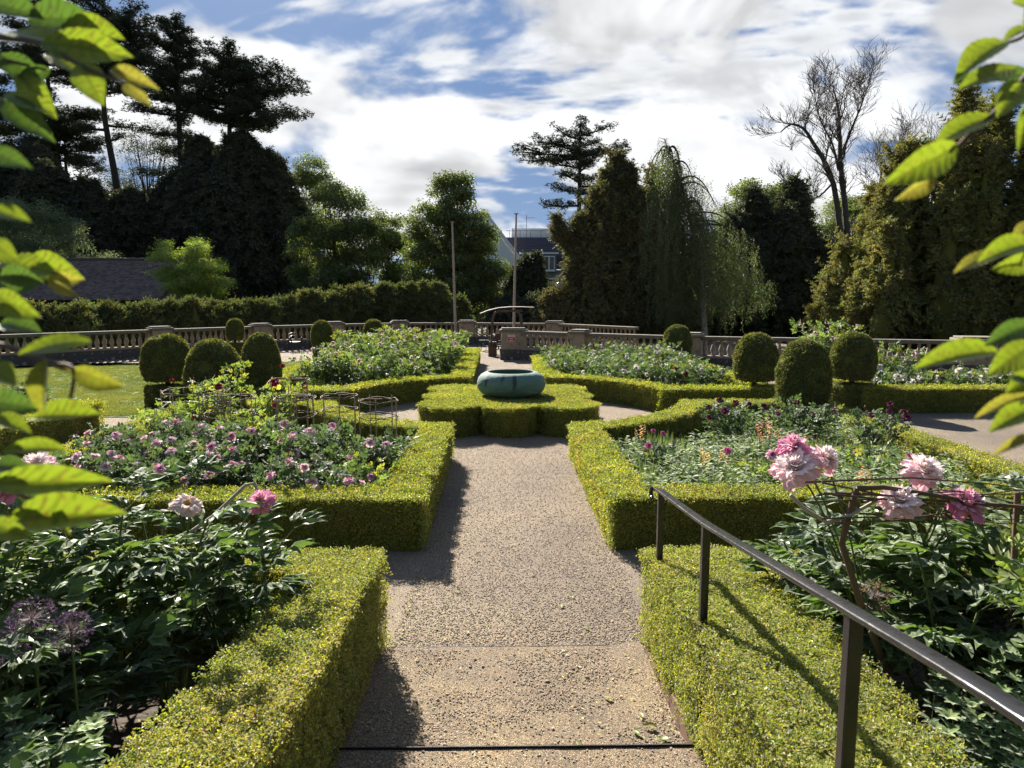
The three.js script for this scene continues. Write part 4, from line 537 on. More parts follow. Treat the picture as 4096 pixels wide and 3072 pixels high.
// ---------------------------------------------------------------- stone balustrades
const stoneMap = texture(256, (u, v) => { const n = tfbm(u, v, 5, 5, 21), m = tfbm(u, v, 22, 3, 25), lich = sstep(0.16, 0.3, tfbm(u, v, 9, 4, 29)), dark = sstep(0.08, 0.34, tfbm(u, v, 4, 4, 33)); const b = [0.31 + n * 0.15 + m * 0.06, 0.25 + n * 0.13 + m * 0.05, 0.175 + n * 0.09 + m * 0.04]; return enc(b.map((x, i) => lerp(lerp(x, [0.07, 0.065, 0.055][i], dark * 0.6), [0.33, 0.32, 0.27][i], lich * 0.45))); }, true);
M.stone = std(0xffffff, 0.95, { map: stoneMap, bumpMap: texture(128, (u, v) => 0.5 + tfbm(u, v, 12, 4, 41)), bumpScale: 0.01 });
const copingMap = texture(256, (u, v) => { const n = tfbm(u, v, 6, 5, 51), lich = sstep(0.1, 0.25, tfbm(u, v, 14, 4, 55)); return enc([0.15 + n * 0.1, 0.13 + n * 0.09, 0.10 + n * 0.07].map((x, i) => lerp(x, [0.36, 0.34, 0.28][i], lich * 0.5))); }, true);
M.coping = std(0xffffff, 0.95, { map: copingMap, bumpMap: M.stone.bumpMap, bumpScale: 0.012 });
const plinthMap = texture(256, (u, v) => { const n = tfbm(u, v, 6, 5, 61), w = sstep(0.12, 0.22, tfbm(u, v, 8, 4, 65)); return enc([0.075 + n * 0.05, 0.07 + n * 0.045, 0.065 + n * 0.04].map((x, i) => lerp(x, [0.4, 0.38, 0.34][i], w * 0.6))); }, true);
M.plinth = std(0xffffff, 0.95, { map: plinthMap, bumpMap: M.stone.bumpMap, bumpScale: 0.015 });
const boxUV = (g) => { const p = g.attributes.position, n = g.attributes.normal, uv = new Float32Array(p.count * 2); for (let i = 0; i < p.count; i++) { const ax = Math.abs(n.getX(i)), ay = Math.abs(n.getY(i)), az = Math.abs(n.getZ(i)); uv.set(ay > ax && ay > az ? [p.getX(i), p.getZ(i)] : ax > az ? [p.getZ(i), p.getY(i)] : [p.getX(i), p.getY(i)], i * 2); } g.setAttribute('uv', new THREE.BufferAttribute(uv, 2)); return g; };
const rbox = (w, h, d, x, y, z, b = 0.015) => boxUV(new RoundedBoxGeometry(w, h, d, 2, b).translate(x, y, z));
const balusterGeo = (() => { const g = mergeGeometries([lathe([[0.001, 0], [0.075, 0], [0.075, 0.05], [0.055, 0.06], [0.06, 0.09], [0.085, 0.16], [0.09, 0.22], [0.07, 0.30], [0.045, 0.38], [0.04, 0.44], [0.058, 0.46], [0.058, 0.48], [0.045, 0.49], [0.05, 0.52], [0.07, 0.535], [0.001, 0.535]], 12)].map((q) => q)); return g; })();
function balustrade(a, b, label, o = {}) { // from pier centre to pier centre
  const dx = b[0] - a[0], dz = b[1] - a[1], L = Math.hypot(dx, dz), t = thing('balustrade', label, 'balustrade', null, [a[0], o.y ?? 0, a[1]], Math.atan2(-dz, dx)), h0 = o.plinth ?? 0.42, pw = o.pw ?? 0.62, x0 = pw / 2 + 0.004, x1 = L - pw / 2 - 0.004;
  part('plinth', rbox(x1 - x0, h0, 0.34, (x0 + x1) / 2, h0 / 2 - 0.02, 0), M.plinth, t);
  part('bottom_rail', rbox(x1 - x0, 0.09, 0.27, (x0 + x1) / 2, h0 + 0.025, 0), M.stone, t);
  part('coping', rbox(x1 - x0, 0.13, 0.33, (x0 + x1) / 2, h0 + 0.07 + 0.535 + 0.063, 0, 0.025), M.coping, t);
  const n = Math.max(2, Math.round((x1 - x0) / (o.step ?? 0.27)));
  for (let i = 0; i < n; i++) { const m = part('baluster', balusterGeo, M.stone, t); m.position.set(lerp(x0, x1, (i + 0.5) / n), h0 + 0.07, 0); m.rotation.y = i * 1.7; }
  return t;
}
function pier(p, turn, label, o = {}) {
  const t = thing('stone_pier', label, 'pier', null, [p[0], o.y ?? 0, p[1]], turn), w = o.w ?? 0.62, h0 = o.plinth ?? 0.42, top = h0 + 0.66 + (o.up ?? 0.06);
  part('plinth', rbox(w + 0.1, h0, (o.d ?? w) + 0.08, 0, h0 / 2 - 0.02, 0), M.plinth, t);
  part('shaft', rbox(w, top - h0, o.d ?? w - 0.1, 0, h0 + (top - h0) / 2 - 0.02, 0), M.stone, t);
  part('cap', rbox(w + 0.12, 0.1, (o.d ?? w) + 0.1, 0, top + 0.032, 0, 0.03), M.coping, t);
  part('cap_top', rbox(w - 0.02, 0.06, (o.d ?? w) - 0.1, 0, top + 0.112, 0, 0.02), M.coping, t);
  return t;
}
const RP = [[0.35, -28.7], [2.85, -26.9], [6.5, -24.6], [10.4, -23.3], [14.7, -22.0], [19.2, -20.8]];
const RL = ['balustrade section behind the white roses, next to the danger sign', 'balustrade section with dark gaps behind the white rose bed', 'balustrade section behind the pair of big topiaries', 'balustrade section behind the pink climbing rose', 'balustrade section running on behind the lime green beech leaves'];
const PLr = ['broad stone end pier carrying the red danger sign', 'plain stone pier between the two rose bed balustrades', 'stone pier half hidden by the small topiary', 'stone pier hidden behind the big topiaries', 'plain broad stone pier behind the beech leaf', 'last stone pier past the beech leaves'];
for (let i = 0; i < RP.length; i++) { const p = RP[i], q = RP[Math.min(i + 1, RP.length - 1)], o = RP[Math.max(0, i - 1)], dir = i === 0 ? 0.02 : Math.atan2(-(q[1] - o[1]), q[0] - o[0]); pier(p, dir, PLr[i], i === 0 ? { w: 0.98, d: 0.8, up: 0.05 } : { w: i === 4 ? 1.0 : 0.62 }); if (i < RP.length - 1) balustrade(p, q, RL[i], { pw: i === 0 ? 0.9 : 0.62 }); }
const LP = [[-20.5, -23.6], [-14.4, -30.0], [-11.3, -33.2], [-8.4, -35.4], [-5.4, -37.1], [-1.9, -37.3], [2.6, -36.2]];
const LL = ['shaded balustrade section rising over the lawn from the beech leaves', 'balustrade section behind the slim topiary', 'balustrade section behind the green cafe chairs', 'balustrade section behind the two small topiaries', 'balustrade section behind the brown wicker chairs', 'warm lit balustrade section behind the canopy bench'];
const PLl = ['stone pier hidden by beech leaves', 'stone pier behind the broad lawn topiary', 'stone pier next to the slim topiary', 'stone pier beside the white cafe table', 'stone pier between the small topiaries and the wicker chairs', 'stone pier at the foot of the left flagpole', 'low stone pier behind the canopy bench'];
for (let i = 0; i < LP.length; i++) { const p = LP[i], q = LP[Math.min(i + 1, LP.length - 1)], o = LP[Math.max(0, i - 1)]; pier(p, Math.atan2(-(q[1] - o[1]), q[0] - o[0]), PLl[i], { w: 0.8, d: 0.55 }); if (i < LP.length - 1) balustrade(p, q, LL[i], { pw: 0.8 }); }
balustrade([2.6, -36.2], [6.2, -31.5], 'balustrade section turning back towards the big yew', { pw: 0.8 });
// red warning sign
{
  const cv = document.createElement('canvas'); cv.width = 256; cv.height = 256; const g = cv.getContext('2d'); g.fillStyle = '#a8322a'; g.fillRect(0, 0, 256, 256); g.fillStyle = '#e7d9d0'; g.fillRect(0, 0, 256, 78); g.fillStyle = '#8e2a26'; g.font = 'bold 58px sans-serif'; g.textAlign = 'center'; g.fillText('DANGER', 128, 60); g.fillStyle = '#f0e6e0'; g.fillText('KEEP', 128, 148); g.fillText('AWAY', 128, 226); g.strokeStyle = '#e7d9d0'; g.lineWidth = 8; g.strokeRect(4, 4, 248, 248);
  const tx = new THREE.CanvasTexture(cv); tx.colorSpace = THREE.SRGBColorSpace; const t = thing('warning_sign', 'small red and white sign reading DANGER KEEP AWAY on the stone pier', 'sign', null, [0.27, 0.86, -28.285], 0.02); part('plate', bx(0.3, 0.3, 0.012), std(lin(0.6, 0.55, 0.5), 0.6), t); const f = new THREE.PlaneGeometry(0.29, 0.29); f.translate(0, 0, 0.009); part('print', f, std(0xffffff, 0.55, { map: tx }), t);
}
// ---------------------------------------------------------------- flagpoles, canopy bench, chairs, tables, lamp
M.wood = std(lin(0.22, 0.17, 0.12), 0.8, { bumpMap: texture(128, (u, v) => 0.5 + tfbm(u, v * 0.15, 16, 3, 71)), bumpScale: 0.004 }); M.paleWood = std(lin(0.3, 0.255, 0.2), 0.8, { bumpMap: M.wood.bumpMap, bumpScale: 0.004 }); M.darkWood = std(lin(0.10, 0.065, 0.045), 0.75, { bumpMap: M.wood.bumpMap, bumpScale: 0.004 }); M.black = std(lin(0.012, 0.012, 0.013), 0.4, { metalness: 0.4 });
for (const [x, z, h, dx, label] of [[-2.45, -36.6, 6.2, -0.12, 'grey wooden flagpole in front of the lime tree'], [0.5, -35.6, 6.5, 0.13, 'brown wooden flagpole with a disc finial beside the white gable']]) { const t = thing('flagpole', label, 'flagpole', null, [x, 0, z]); part('pole', tube([[0, 0, 0], [dx * 0.3, h * 0.35, 0], [dx, h, 0]], [0.075, 0.066, 0.042], 12), M.paleWood, t); part('finial', new THREE.CylinderGeometry(0.12, 0.06, 0.05, 16).translate(dx, h + 0.025, 0), M.paleWood, t); part('cleat', bx(0.03, 0.16, 0.05, dx * 0.2 + 0.1, 1.3, 0), M.black, t); }
{
  const t = thing('canopy_bench', 'wooden canopy shelter with a curved board roof and bent posts', 'shelter', null, [0.15, 0, -30.6]);
  for (let i = 0; i < 9; i++) { const z0 = -0.72 + i * 0.16, pts = [[-1.18, 1.80], [-0.85, 1.93], [-0.4, 2.04], [0.1, 2.08], [0.6, 2.08], [1.12, 2.06]], s = new THREE.Shape(); pts.forEach(([x, y], k) => k ? s.lineTo(x, y) : s.moveTo(x, y)); [...pts].reverse().forEach(([x, y]) => s.lineTo(x, y - 0.035)); const g = new THREE.ExtrudeGeometry(s, { depth: 0.152, bevelEnabled: false }); g.translate(0, 0, z0); part('roof_board', g, M.darkWood, t); }
  for (const z of [-0.6, 0.6]) for (const [x, bend] of [[-0.62, 0.16], [0.55, -0.16]]) part('post', tube([[x - bend * 0.9, 0, z], [x - bend * 0.35, 1.2, z], [x, 1.72, z], [x + bend * 1.6, 1.98, z]], [0.05, 0.05, 0.05, 0.045], 8), M.darkWood, t);
  for (const z of [-0.6, 0.6]) part('brace', tube([[-0.5, 1.88, z], [0.62, 1.9, z]], 0.035, 6), M.darkWood, t);
  part('cross_rail', tube([[0.6, 1.72, -0.6], [0.6, 1.72, 0.6]], 0.03, 6), M.darkWood, t);
  part('seat', rbox(1.1, 0.06, 0.5, 0, 0.45, -0.3), M.darkWood, t); part('backrest', rbox(1.1, 0.4, 0.05, 0, 0.72, -0.53), M.darkWood, t); part('footing', rbox(0.34, 0.62, 0.3, -0.66, 0.31, 0.62, 0.01), M.darkWood, t);
}
function wireChair(p, turn, label) {
  const t = thing('cafe_chair', label, 'chair', null, [p[0], 0.002, p[1]], turn);
  part('seat', new THREE.CylinderGeometry(0.24, 0.23, 0.025, 24).translate(0, 0.45, 0), M.black, t);
  const hoop = []; for (let i = 0; i <= 16; i++) { const a = lerp(-0.15, Math.PI + 0.15, i / 16); hoop.push(new V3(Math.cos(a) * 0.28, 0.66 + 0.2 * Math.sin(a), -Math.sin(a) * 0.25)); } part('back_hoop', tube(hoop, 0.014, 6), M.black, t);
  const hoop2 = hoop.slice(3, 14).map((q) => new V3(q.x * 0.95, q.y - 0.14, q.z)); part('back_rail', tube(hoop2, 0.009, 5), M.black, t);
  for (const [x, z] of [[-0.2, 0.18], [0.2, 0.18], [-0.19, -0.19], [0.19, -0.19]]) part('leg', tube([[x * 1.2, 0, z * 1.2], [x, 0.45, z], [x * 1.35, 0.68, z * 1.05]], 0.013, 6), M.black, t);
  for (const s of [-1, 1]) part('armrest', tube([[s * 0.28, 0.66, 0.03], [s * 0.27, 0.62, 0.2], [s * 0.24, 0.45, 0.21]], 0.013, 6), M.black, t);
  return t;
}
function cafeTable(p, h, label, mat) { const t = thing('cafe_table', label, 'table', null, [p[0], 0.002, p[1]]); part('table_top', new THREE.CylinderGeometry(0.36, 0.36, 0.022, 32).translate(0, h, 0), mat, t); part('column', new THREE.CylinderGeometry(0.025, 0.03, h - 0.04, 12).translate(0, h / 2, 0), M.black, t); for (let i = 0; i < 3; i++) { const a = i * 2.09; part('foot', tube([[0, 0.06, 0], [Math.cos(a) * 0.28, 0.015, Math.sin(a) * 0.28]], 0.014, 6), M.black, t); } return t; }
M.tableTop = std(lin(0.5, 0.52, 0.52), 0.25, { metalness: 0.3 }); M.wicker = std(lin(0.16, 0.08, 0.05), 0.85, { bumpMap: texture(64, (u, v) => 0.5 + 0.5 * Math.sin(u * 100) * Math.sin(v * 100)), bumpScale: 0.01 });
wireChair([-0.95, -33.6], 1.2, 'black wire cafe chair left of the table by the canopy bench'); wireChair([-0.35, -29.9], -2.4, 'black wire cafe chair in front of the canopy post'); cafeTable([-0.25, -33.4], 0.74, 'small round cafe table behind the danger sign pier', M.tableTop);
wireChair([-9.55, -32.6], 0.6, 'black wire cafe chair beside the slim topiary'); wireChair([-8.7, -33.0], -0.9, 'black wire cafe chair tucked behind the white table'); cafeTable([-8.1, -32.4], 0.78, 'white round cafe table beside the small topiary', std(lin(0.7, 0.72, 0.72), 0.4));
for (const [x, z, ry, l] of [[-3.5, -33.5, 0.2, 'brown wicker chair back showing above the blush roses'], [-4.2, -34.5, -0.3, 'darker brown wicker chair behind the other wicker chair']]) { const t = thing('wicker_chair', l, 'chair', null, [x, 0.002, z], ry); part('seat', rbox(0.55, 0.12, 0.55, 0, 0.4, 0, 0.03), M.wicker, t); const s = new THREE.Shape(); s.moveTo(-0.28, 0.45); s.lineTo(-0.27, 0.95); s.quadraticCurveTo(0, 1.06, 0.27, 0.95); s.lineTo(0.28, 0.45); const g = new THREE.ExtrudeGeometry(s, { depth: 0.05, bevelEnabled: true, bevelSize: 0.015, bevelThickness: 0.015, bevelSegments: 2 }); g.translate(0, 0, 0.24); part('backrest', g, M.wicker, t); for (const [a, b] of [[-1, -1], [1, -1], [-1, 1], [1, 1]]) part('leg', bx(0.05, 0.36, 0.05, a * 0.24, 0.18, b * 0.24), M.wicker, t); }
{ const t = thing('street_lamp', 'street lamp with a glass bowl at the edge of the big yew', 'lamp', null, [3.6, groundY(-40), -40.5]); part('post', tube([[0, 0, 0], [0, 3.4, 0]], [0.05, 0.035], 10), M.black, t); part('arm', tube([[0, 3.4, 0], [-0.15, 3.62, 0], [-0.42, 3.58, 0]], 0.02, 6), M.black, t); part('hood', lathe([[0.02, 0.2], [0.08, 0.17], [0.17, 0.05], [0.18, 0.0], [0.16, 0.0]], 18).translate(-0.45, 3.36, 0), std(lin(0.3, 0.32, 0.33), 0.4, { metalness: 0.4, side: THREE.DoubleSide }), t); part('glass_bowl', lathe([[0.001, -0.2], [0.07, -0.18], [0.13, -0.1], [0.155, 0.0]], 18).translate(-0.45, 3.355, 0), phys(lin(0.75, 0.78, 0.8), 0.15, { transmission: 0.6 }), t); }
// ---------------------------------------------------------------- tiled barn
{
  const t = thing('barn', 'long low barn with a dark plain tile roof behind the yew hedge', 'building', null, [-29, groundY(-50), -50]), tile = std(0xffffff, 0.8, { vertexColors: true }), r = rng(95);
  part('wall', bx(11.4, 2.9, 6.2, -0.6, 1.45, -3.6), std(lin(0.13, 0.07, 0.05), 0.95), t);
  const len = 4.7, pitch = 38 * rad, rows = 34, cols = 46, W = 12, pos = [], col = []; const slope = (s, o, x) => [x, 2.55 + s * Math.sin(pitch) + o * Math.cos(pitch), 0.5 - s * Math.cos(pitch) + o * Math.sin(pitch)];
  for (let j = 0; j < rows; j++) for (let i = 0; i < cols; i++) { const x0 = -6.6 + (i + (j % 2) * 0.5) * W / cols, x1 = x0 + W / cols - 0.012, s0 = j * len / rows - 0.02, s1 = s0 + len / rows * 1.5, lift = rr(r, 0.03, 0.05), k = rr(r, 0.6, 1.4), c = [0.15 * k, 0.105 * k, 0.08 * k], a = slope(s0, lift, x0), b = slope(s0, lift, x1), d = slope(s1, 0.012, x1), e = slope(s1, 0.012, x0), f = slope(s0, lift - 0.022, x0), g = slope(s0, lift - 0.022, x1); pos.push(...a, ...b, ...d, ...a, ...d, ...e, ...f, ...g, ...b, ...f, ...b, ...a); for (let q = 0; q < 12; q++) col.push(...c); }
  const g = new THREE.BufferGeometry(); g.setAttribute('position', new THREE.Float32BufferAttribute(pos, 3)); g.setAttribute('color', new THREE.Float32BufferAttribute(col, 3)); g.computeVertexNormals();
  const roof = new THREE.Shape([new THREE.Vector2(0.5, 2.5), new THREE.Vector2(0.5 - len * Math.cos(pitch), 2.5 + len * Math.sin(pitch)), new THREE.Vector2(-7.4, 2.5)]), rg = new THREE.ExtrudeGeometry(roof, { depth: 12, bevelEnabled: false }); rg.rotateY(-Math.PI / 2); rg.translate(5.4, 0, 0); rg.scale(1, 1, 1);
  const solid = part('roof', (() => { const q = new THREE.BufferGeometry(), P = []; const A = [0.5, 2.5], B = [0.5 - len * Math.cos(pitch), 2.5 + len * Math.sin(pitch)], D = [0.5 - 2 * len * Math.cos(pitch), 2.5], x0 = -6.5, x1 = 5.4; const v = (x, p) => [x, p[1], p[0]]; P.push(...v(x0, A), ...v(x1, A), ...v(x1, B), ...v(x0, A), ...v(x1, B), ...v(x0, B), ...v(x0, B), ...v(x1, B), ...v(x1, D), ...v(x0, B), ...v(x1, D), ...v(x0, D), ...v(x1, A), ...v(x1, D), ...v(x1, B), ...v(x0, A), ...v(x0, B), ...v(x0, D)); q.setAttribute('position', new THREE.Float32BufferAttribute(P, 3)); q.computeVertexNormals(); return q; })(), std(lin(0.05, 0.04, 0.035), 0.9, { side: THREE.DoubleSide }), t);
  part('roof_tiles', g, tile, solid, 'stuff');
  for (let i = 0; i < 26; i++) { const m = part('ridge_tile', new THREE.CylinderGeometry(0.13, 0.13, 0.45, 8, 1, false).rotateZ(Math.PI / 2), M.darkWood, solid); m.position.set(-6.3 + i * 0.46, 2.57 + len * Math.sin(pitch), 0.5 - len * Math.cos(pitch)); }
}
// ---------------------------------------------------------------- hotel behind the trees
{
  const Z = -95, t = thing('hotel', 'brick hotel with slate roof, white gable and dormer windows behind the trees', 'building', null, [0, groundY(Z), Z]), gy = -groundY(Z);
  const brick = std(0xffffff, 0.95, { map: texture(256, (u, v) => { const row = Math.floor(v * 32), uu = u * 12 + (row % 2) * 0.5, m = (v * 32 % 1) < 0.14 || (uu % 1) < 0.05, n = noise(Math.floor(uu) * 3.1, row * 1.7, 3) * 0.3; return m ? enc([0.2, 0.17, 0.15]) : enc([0.2 + n * 0.15, 0.08 + n * 0.05, 0.055 + n * 0.03]); }, true) });
  const slate = std(lin(0.05, 0.045, 0.055), 0.6), white = std(lin(0.72, 0.74, 0.76), 0.6), dark = std(lin(0.02, 0.02, 0.022), 0.7), glass = std(lin(0.03, 0.04, 0.05), 0.06), lead = std(lin(0.12, 0.14, 0.17), 0.6);
  const wall = rbox(24, 8.2, 8, 0, 2.4 + gy - 1.2, -4.2, 0.02); part('wall', wall, brick, t);
  const y = (v) => v + gy;
  // front roof slope with slate courses
  const slope0 = [6.0, 0.2], slope1 = [10.4, -3.2]; const roofPart = part('roof', (() => { const P = [], a = (x, p) => [x, y(p[0]), p[1]]; P.push(...a(-13, slope0), ...a(12, slope0), ...a(12, slope1), ...a(-13, slope0), ...a(12, slope1), ...a(-13, slope1), ...a(-13, slope1), ...a(12, slope1), ...a(12, [10.4, -7]), ...a(-13, slope1), ...a(12, [10.4, -7]), ...a(-13, [10.4, -7])); const q = new THREE.BufferGeometry(); q.setAttribute('position', new THREE.Float32BufferAttribute(P, 3)); q.computeVertexNormals(); return q; })(), std(lin(0.045, 0.04, 0.05), 0.6, { side: THREE.DoubleSide }), t);
  for (let j = 0; j < 17; j++) { const f = j / 17, m = part('slate_course', bx(25, 0.05, 0.30), slate, roofPart); m.position.set(-0.5, y(lerp(slope0[0], slope1[0], f)) + 0.1, lerp(slope0[1], slope1[1], f) - 0.02); m.rotation.x = Math.atan2(4.4, 3.4) - 0.12; }
  part('gutter', bx(24, 0.16, 0.2, 0, y(4.75), 0.3), white, t);
  const skirt = part('mansard_skirt', bx(9.4, 1.1, 0.3, 6.4, y(5.35), 0.06), lead, t);
  // gable
  const gs = new THREE.Shape([new THREE.Vector2(-7.0, y(5.9)), new THREE.Vector2(3.4, y(5.9)), new THREE.Vector2(3.4, y(6.0)), new THREE.Vector2(-1.75, y(12.6)), new THREE.Vector2(-7.0, y(6.0))]); const gg = new THREE.ExtrudeGeometry(gs, { depth: 1.6, bevelEnabled: false }); gg.translate(0, 0, -0.6); const gable = part('gable', gg, white, t);
  part('gable_brick', rbox(6.0, 7.4, 1.5, -1.8, y(2.2), 0.25, 0.02), brick, t);
  part('timber', bx(7.2, 0.22, 0.1, -1.4, y(5.82), 1.06), dark, gable); part('timber', bx(0.2, 1.3, 0.1, 2.2, y(6.5), 1.06), dark, gable); part('timber', bx(0.26, 3.4, 0.1, -1.75, y(10.6), 1.06), dark, gable);
  for (const s of [1, -1]) { const L = Math.hypot(5.6, 7.2), m = part('bargeboard', bx(0.42, L + 0.6, 0.16), white, gable); m.position.set(-1.75 + s * 2.75, y(9.25), 1.15); m.rotation.z = s * Math.atan2(5.35, 6.9); }
  const win = (x, v, w, h, z, n = 2) => { const f = part('window', bx(w, h, 0.12, x, y(v), z), white, t); for (let i = 0; i < n; i++) part('pane', bx(w / n - 0.16, h - 0.26, 0.02, x - w / 2 + (i + 0.5) * w / n, y(v), z + 0.065), glass, f); part('sill', bx(w + 0.2, 0.1, 0.16, x, y(v) - h / 2 - 0.055, z + 0.06), white, f); };
  for (const x of [3.72, 6.3, 9.5]) { const d = part('dormer', rbox(2.0, 2.3, 1.7, x, y(6.75), -0.2, 0.02), lead, t); part('dormer_roof', bx(2.5, 0.2, 2.1, x, y(8.05), -0.1), white, d); win(x, 6.75, 1.45, 1.9, 0.72); }
  win(6.2, 4.55 - 0.0 - 0.0, 1.35, 2.2, 0.0 - 0.13); win(0.2, 4.6, 1.35, 2.0, 1.06); win(-3.4, 4.6, 1.35, 2.0, 1.06); win(9.2, 4.55, 1.35, 2.2, -0.13);
  part('plant_room', rbox(7.5, 1.5, 3, 5.2, y(11.0), -6.2, 0.05), white, t); part('plant_room', rbox(4, 0.9, 3, 10.5, y(10.7), -6.2, 0.05), white, t);
  part('roof_rail', bx(11, 0.05, 0.05, 6.2, y(11.3), -3.4), dark, t); for (let i = 0; i < 8; i++) part('rail_post', bx(0.05, 0.9, 0.05, 1.2 + i * 1.42, y(10.85), -3.4), dark, t);
  const an = part('antenna', tube([[3.5, y(10.4), -3.6], [3.5, y(13.4), -3.6]], 0.035, 5), lead, t); for (let i = 0; i < 5; i++) part('antenna_rod', bx(0.04, 0.04, 0.7, 3.7 + i * 0.2, y(13.0), -3.6), lead, an); part('antenna_boom', bx(1.2, 0.04, 0.04, 4.0, y(13.05), -3.6), lead, an);
}
// ---------------------------------------------------------------- flowers and leaves for the beds
function roseLeaf(seed, l, cols) { const r = rng(seed), s = new Soup(), c = pick(r, cols); for (const [t, side] of [[0.35, -1], [0.35, 1], [0.68, -1], [0.68, 1], [1, 0]]) { const o = new V3(0, l * t * 0.8, -l * 0.1 * t * t), d = side ? new V3(side * 0.9, 0.55, rr(r, -0.3, 0.3)).normalize() : new V3(0, 1, -0.3).normalize(); s.wide(o, d, new V3(rr(r, -0.25, 0.25), 0.2, 1).normalize(), l * rr(r, 0.42, 0.56), l * 0.34, tint(c, r, 0.2), 0.2, 0.2); } s.tri(new V3(-0.0015, 0, 0), new V3(0.0015, 0, 0), new V3(0, l * 0.8, -l * 0.08), lin(0.12, 0.14, 0.03)); return s.geo(); }
function bloom(seed, R, rings, o = {}) { // whorls of curved petals; each ring: [count, length, width, tilt from upright, colour]
  const r = rng(seed), pos = [], col = [];
  rings.forEach(([n, L, W, tilt, c], q) => { for (let i = 0; i < n; i++) {
    const a = (i + r() * 0.7 + q * 0.4) / n * 2 * Math.PI, tl = tilt + rr(r, -0.22, 0.22), len = R * L * rr(r, 0.8, 1.12), wid = R * W * rr(r, 0.8, 1.15), cc = tint(c, r, 0.12), U = 4, Vn = 3, P = [], twist = rr(r, -0.3, 0.3);
    for (let u = 0; u <= U; u++) for (let v = 0; v <= Vn; v++) { const t = u / U, s = v / Vn * 2 - 1, w = wid * 0.5 * (0.22 + 0.78 * Math.pow(t, 0.75)) * (1 - 0.42 * Math.pow(t, 6)), bend = tl * (0.35 + 0.65 * t) + (o.curl ?? 0.25) * t * t, ruff = (o.ruffle ?? 0.05) * R * Math.sin(s * 5 + i * 2.1 + q) * t * t, rad_ = len * t * Math.sin(bend) + R * 0.03 + ruff - s * s * w * 0.35, y = len * t * Math.cos(bend) + ruff * 0.6; const ax = Math.cos(a), az = Math.sin(a); P.push(new V3(ax * rad_ - az * (s * w + twist * w * t * 0.3), y, az * rad_ + ax * (s * w))); }
    for (let u = 0; u < U; u++) for (let v = 0; v < Vn; v++) { const A = P[u * (Vn + 1) + v], B = P[u * (Vn + 1) + v + 1], D = P[(u + 1) * (Vn + 1) + v], E = P[(u + 1) * (Vn + 1) + v + 1]; for (const p of [A, D, B, B, D, E]) { pos.push(p.x, p.y, p.z); col.push(cc.r, cc.g, cc.b); } }
  } });
  const g = new THREE.BufferGeometry(); g.setAttribute('position', new THREE.Float32BufferAttribute(pos, 3)); g.setAttribute('color', new THREE.Float32BufferAttribute(col, 3)); g.computeVertexNormals(); return g;
}
const roseRings = (outer, mid, heart) => [[7, 1, 1.05, 1.2, outer], [7, 0.95, 0.95, 0.8, outer], [8, 0.85, 0.75, 0.45, mid], [8, 0.7, 0.55, 0.22, heart], [6, 0.55, 0.4, 0.08, heart]];
const pinkOut = lin(0.74, 0.46, 0.55), pinkMid = lin(0.68, 0.34, 0.45), pinkHeart = lin(0.55, 0.17, 0.3);
const bl = {
  pink: [1, 2, 3, 4].map((i) => bloom(1000 + i, 0.066, roseRings(pinkOut, pinkMid, pinkHeart), { ruffle: 0.08 })), pale: [1, 2, 3].map((i) => bloom(1010 + i, 0.066, roseRings(lin(0.8, 0.6, 0.63), lin(0.75, 0.5, 0.55), lin(0.65, 0.36, 0.43)), { ruffle: 0.08 })),
  crimson: [1, 2].map((i) => bloom(1020 + i, 0.06, roseRings(lin(0.30, 0.006, 0.02), lin(0.26, 0.004, 0.015), lin(0.17, 0.003, 0.01)), { ruffle: 0.1 })), purple: [1, 2].map((i) => bloom(1030 + i, 0.055, roseRings(lin(0.14, 0.008, 0.045), lin(0.11, 0.006, 0.04), lin(0.07, 0.004, 0.025)), { ruffle: 0.1 })),
  white: [1, 2].map((i) => bloom(1040 + i, 0.07, roseRings(lin(0.78, 0.74, 0.66), lin(0.78, 0.72, 0.6), lin(0.74, 0.62, 0.42)), { ruffle: 0.08 })), blush: [1, 2].map((i) => bloom(1050 + i, 0.07, roseRings(lin(0.75, 0.6, 0.55), lin(0.7, 0.5, 0.46), lin(0.62, 0.36, 0.33)), { ruffle: 0.08 })), hot: [1].map((i) => bloom(1060 + i, 0.055, roseRings(lin(0.6, 0.1, 0.3), lin(0.52, 0.06, 0.24), lin(0.4, 0.03, 0.16)), { ruffle: 0.08 })),
};
const budGeo = (() => { const g = lathe([[0.001, 0], [0.008, 0.003], [0.012, 0.014], [0.009, 0.026], [0.001, 0.036]], 7); return g; })();
M.petal = phys(0xffffff, 1, { vertexColors: true, transmission: 0.35, sheen: 0.3, sheenRoughness: 0.5, sheenColor: lin(1, 1, 1) });
M.roseLeaf = phys(0xffffff, 1, { vertexColors: true, transmission: 0.55, clearcoat: 0.14, clearcoatRoughness: 0.32 });
M.stem = std(lin(0.08, 0.11, 0.03), 0.8); M.redStem = std(lin(0.14, 0.06, 0.035), 0.8); M.bud = std(lin(0.35, 0.10, 0.14), 0.8);
const RC = { fresh: [lin(0.17, 0.25, 0.035), lin(0.24, 0.31, 0.04), lin(0.12, 0.19, 0.03)], deep: [lin(0.08, 0.13, 0.03), lin(0.11, 0.17, 0.035), lin(0.06, 0.10, 0.03)], sage: [lin(0.2, 0.26, 0.12), lin(0.26, 0.32, 0.16)] };
